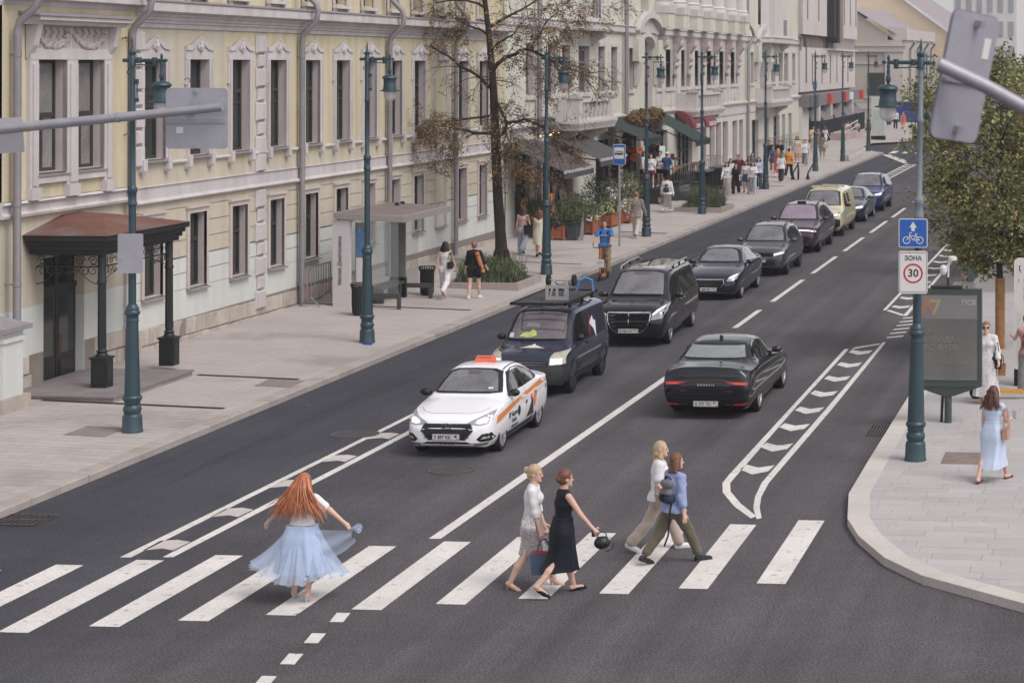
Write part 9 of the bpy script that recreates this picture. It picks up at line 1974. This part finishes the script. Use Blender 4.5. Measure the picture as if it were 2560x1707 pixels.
# staff and guests at the terrace
quick('waitress in a white shirt and maroon shorts standing on the terrace',-23.45,103,10,1.64,ST,white,.5,cloth('wine_shorts',(124,62,70)),'t',HAIR['dark'],'bun',wht_shoe,blen=.24,res=.018,z=1.0);quick('waitress in a white shirt and black shorts standing on the terrace',-23.1,103.6,-8,1.74,dict(legL=(3,2,2),legR=(-3,3,2),armL=(20,10,70,20),armR=(20,10,70,20)),white,.9,black_c,'t',HAIR['brown'],'bun',wht_shoe,blen=.2,res=.018,z=1.0)
pp=quick('man in a blue polo shirt and white cap standing by the terrace steps',-22.72,103.3,150,1.76,dict(legL=(3,2,2),legR=(-3,3,2),armL=(10,24,50),armR=(6,14,30)),cloth('petrol_blue',(46,76,124)),.4,navy_c,'t',HAIR['brown'],'crop',wht_shoe,False,blen=.42,res=.018,build=1.15,skin=1,z=.95);pp.cap(white)
quick('waitress in a white shirt behind the street lamp on the terrace',-23.9,103.2,90,1.74,ST,white,.9,black_c,'t',HAIR['dark'],'long',blk_shoe,res=.02,z=1.0)
def sitter(label,x,y,z,rz,topm,hm,hs,legm,skin=0,res=.02,group=None,fem=True):
 p=P(label,(x,y,z),rz,1.7,res,female=fem,skin=skin,seated=True,legL=(82,84,4),legR=(78,78,4),armL=(35,10,50,20),armR=(35,10,50,20),lean=6,group=group);p.t.location.z=z-p.hip.z+.11;p.finish();p.top(topm,.4,-.0,.018);p.trousers(legm,.9,.014,.008);p.hair(hm,hs);p.shoes(wht_shoe);return p
sitter('dark haired guest in black sitting among the plants',-23.1,87.4,.72,0,black_c,HAIR['dark'],'crop',black_c,1,.018,None,False);sitter('blond guest sitting behind the railing',-23.2,97.0,.9,20,offw,HAIR['blond'],'long',denim);sitter('guest in a dusty pink top sitting behind the railing',-23.4,98.8,.95,20,cloth('dusty_pink',(190,150,140)),HAIR['brown'],'short',denim);sitter('guest leaning back behind the tall shrub',-23.6,95.6,.8,200,white,HAIR['ginger'],'crop',denim,1,.02,None,False)
for i,(x,y,c_,lab) in enumerate([(-23.9,187.6,beige_c,'person in beige sitting on the bank steps'),(-23.2,189.3,grey_c,'person in grey sitting on the bank steps'),(-22.7,191,offw,'person in white sitting on the far end of the bank steps'),(-24.6,186.2,cloth('peach_top',(206,160,140)),'person bending over by the handrail')]):sitter(lab,x,y,.75,15+i*10,c_,HAIR['brown'],'short',black_c if i!=2 else beige_c,1,XR_,'people sitting on the bank steps')
# buildings on the near right, just outside the view, which the cars reflect
rb=thing('right_building','plain grey stone building row on the right side of the street outside the view','building')
rw=mat('right_wall',(74,72,66),rough=.9,var=.1,vs=.3)
B().box(4.2,18,64,210,-.1,11).build('wall',rw,rb)
me=B().box(-.12,-.02,-.7,.7,0,2.2).mesh('window',dglass)
for s in range(26):
 for z in(1.2,4.6,7.6):o=link('window',me,rb);o.location=(4.2,69+s*5.4,z)
b_=tag(B().box(-.12,.12,-.03,.03,0,.05).build('crushed_can',mat('can_blue',(46,66,160),rough=.3)),'crushed blue can at the foot of the second street lamp','can');b_.location=(-19.35,52.55,pz(-19.4))
for i,(x,y) in enumerate([(-17.6,44.2),(-17.2,50.1),(-17.9,56.4),(-17.8,71.3),(-17.5,77.8),(-17.9,88.2)]):
 o=B().add([(-.05,0,.0),(0,-.03,.012),(.05,0,.0),(0,.03,.012)],[(0,1,2,3)]).build('fallen_leaf',MATS['leaf_ochre']);o.location=(x,y,.006);tag(o,'dry fallen leaf on the road by the left kerb, '+['nearest to the porch lamp','beside the shelter lamp','below the flower bed','left of the people carrier','beside the scooter rider','farthest up the kerb'][i],'leaf','fallen leaves near the kerb')
hz=tag(B().box(-95,45,-40,672,-1.2,64).build('haze',None),kind='stuff')
hm_=bpy.data.materials.new('haze_air');hm_.use_nodes=True;n_=hm_.node_tree.nodes;n_.remove(n_['Principled BSDF'])
pv_=n_.new('ShaderNodeVolumePrincipled');pv_.inputs['Color'].default_value=(.93,.94,1,1);pv_.inputs['Density'].default_value=.00042;pv_.inputs['Anisotropy'].default_value=.2
hm_.node_tree.links.new(pv_.outputs[0],n_['Material Output'].inputs['Volume']);hz.data.materials.append(hm_)
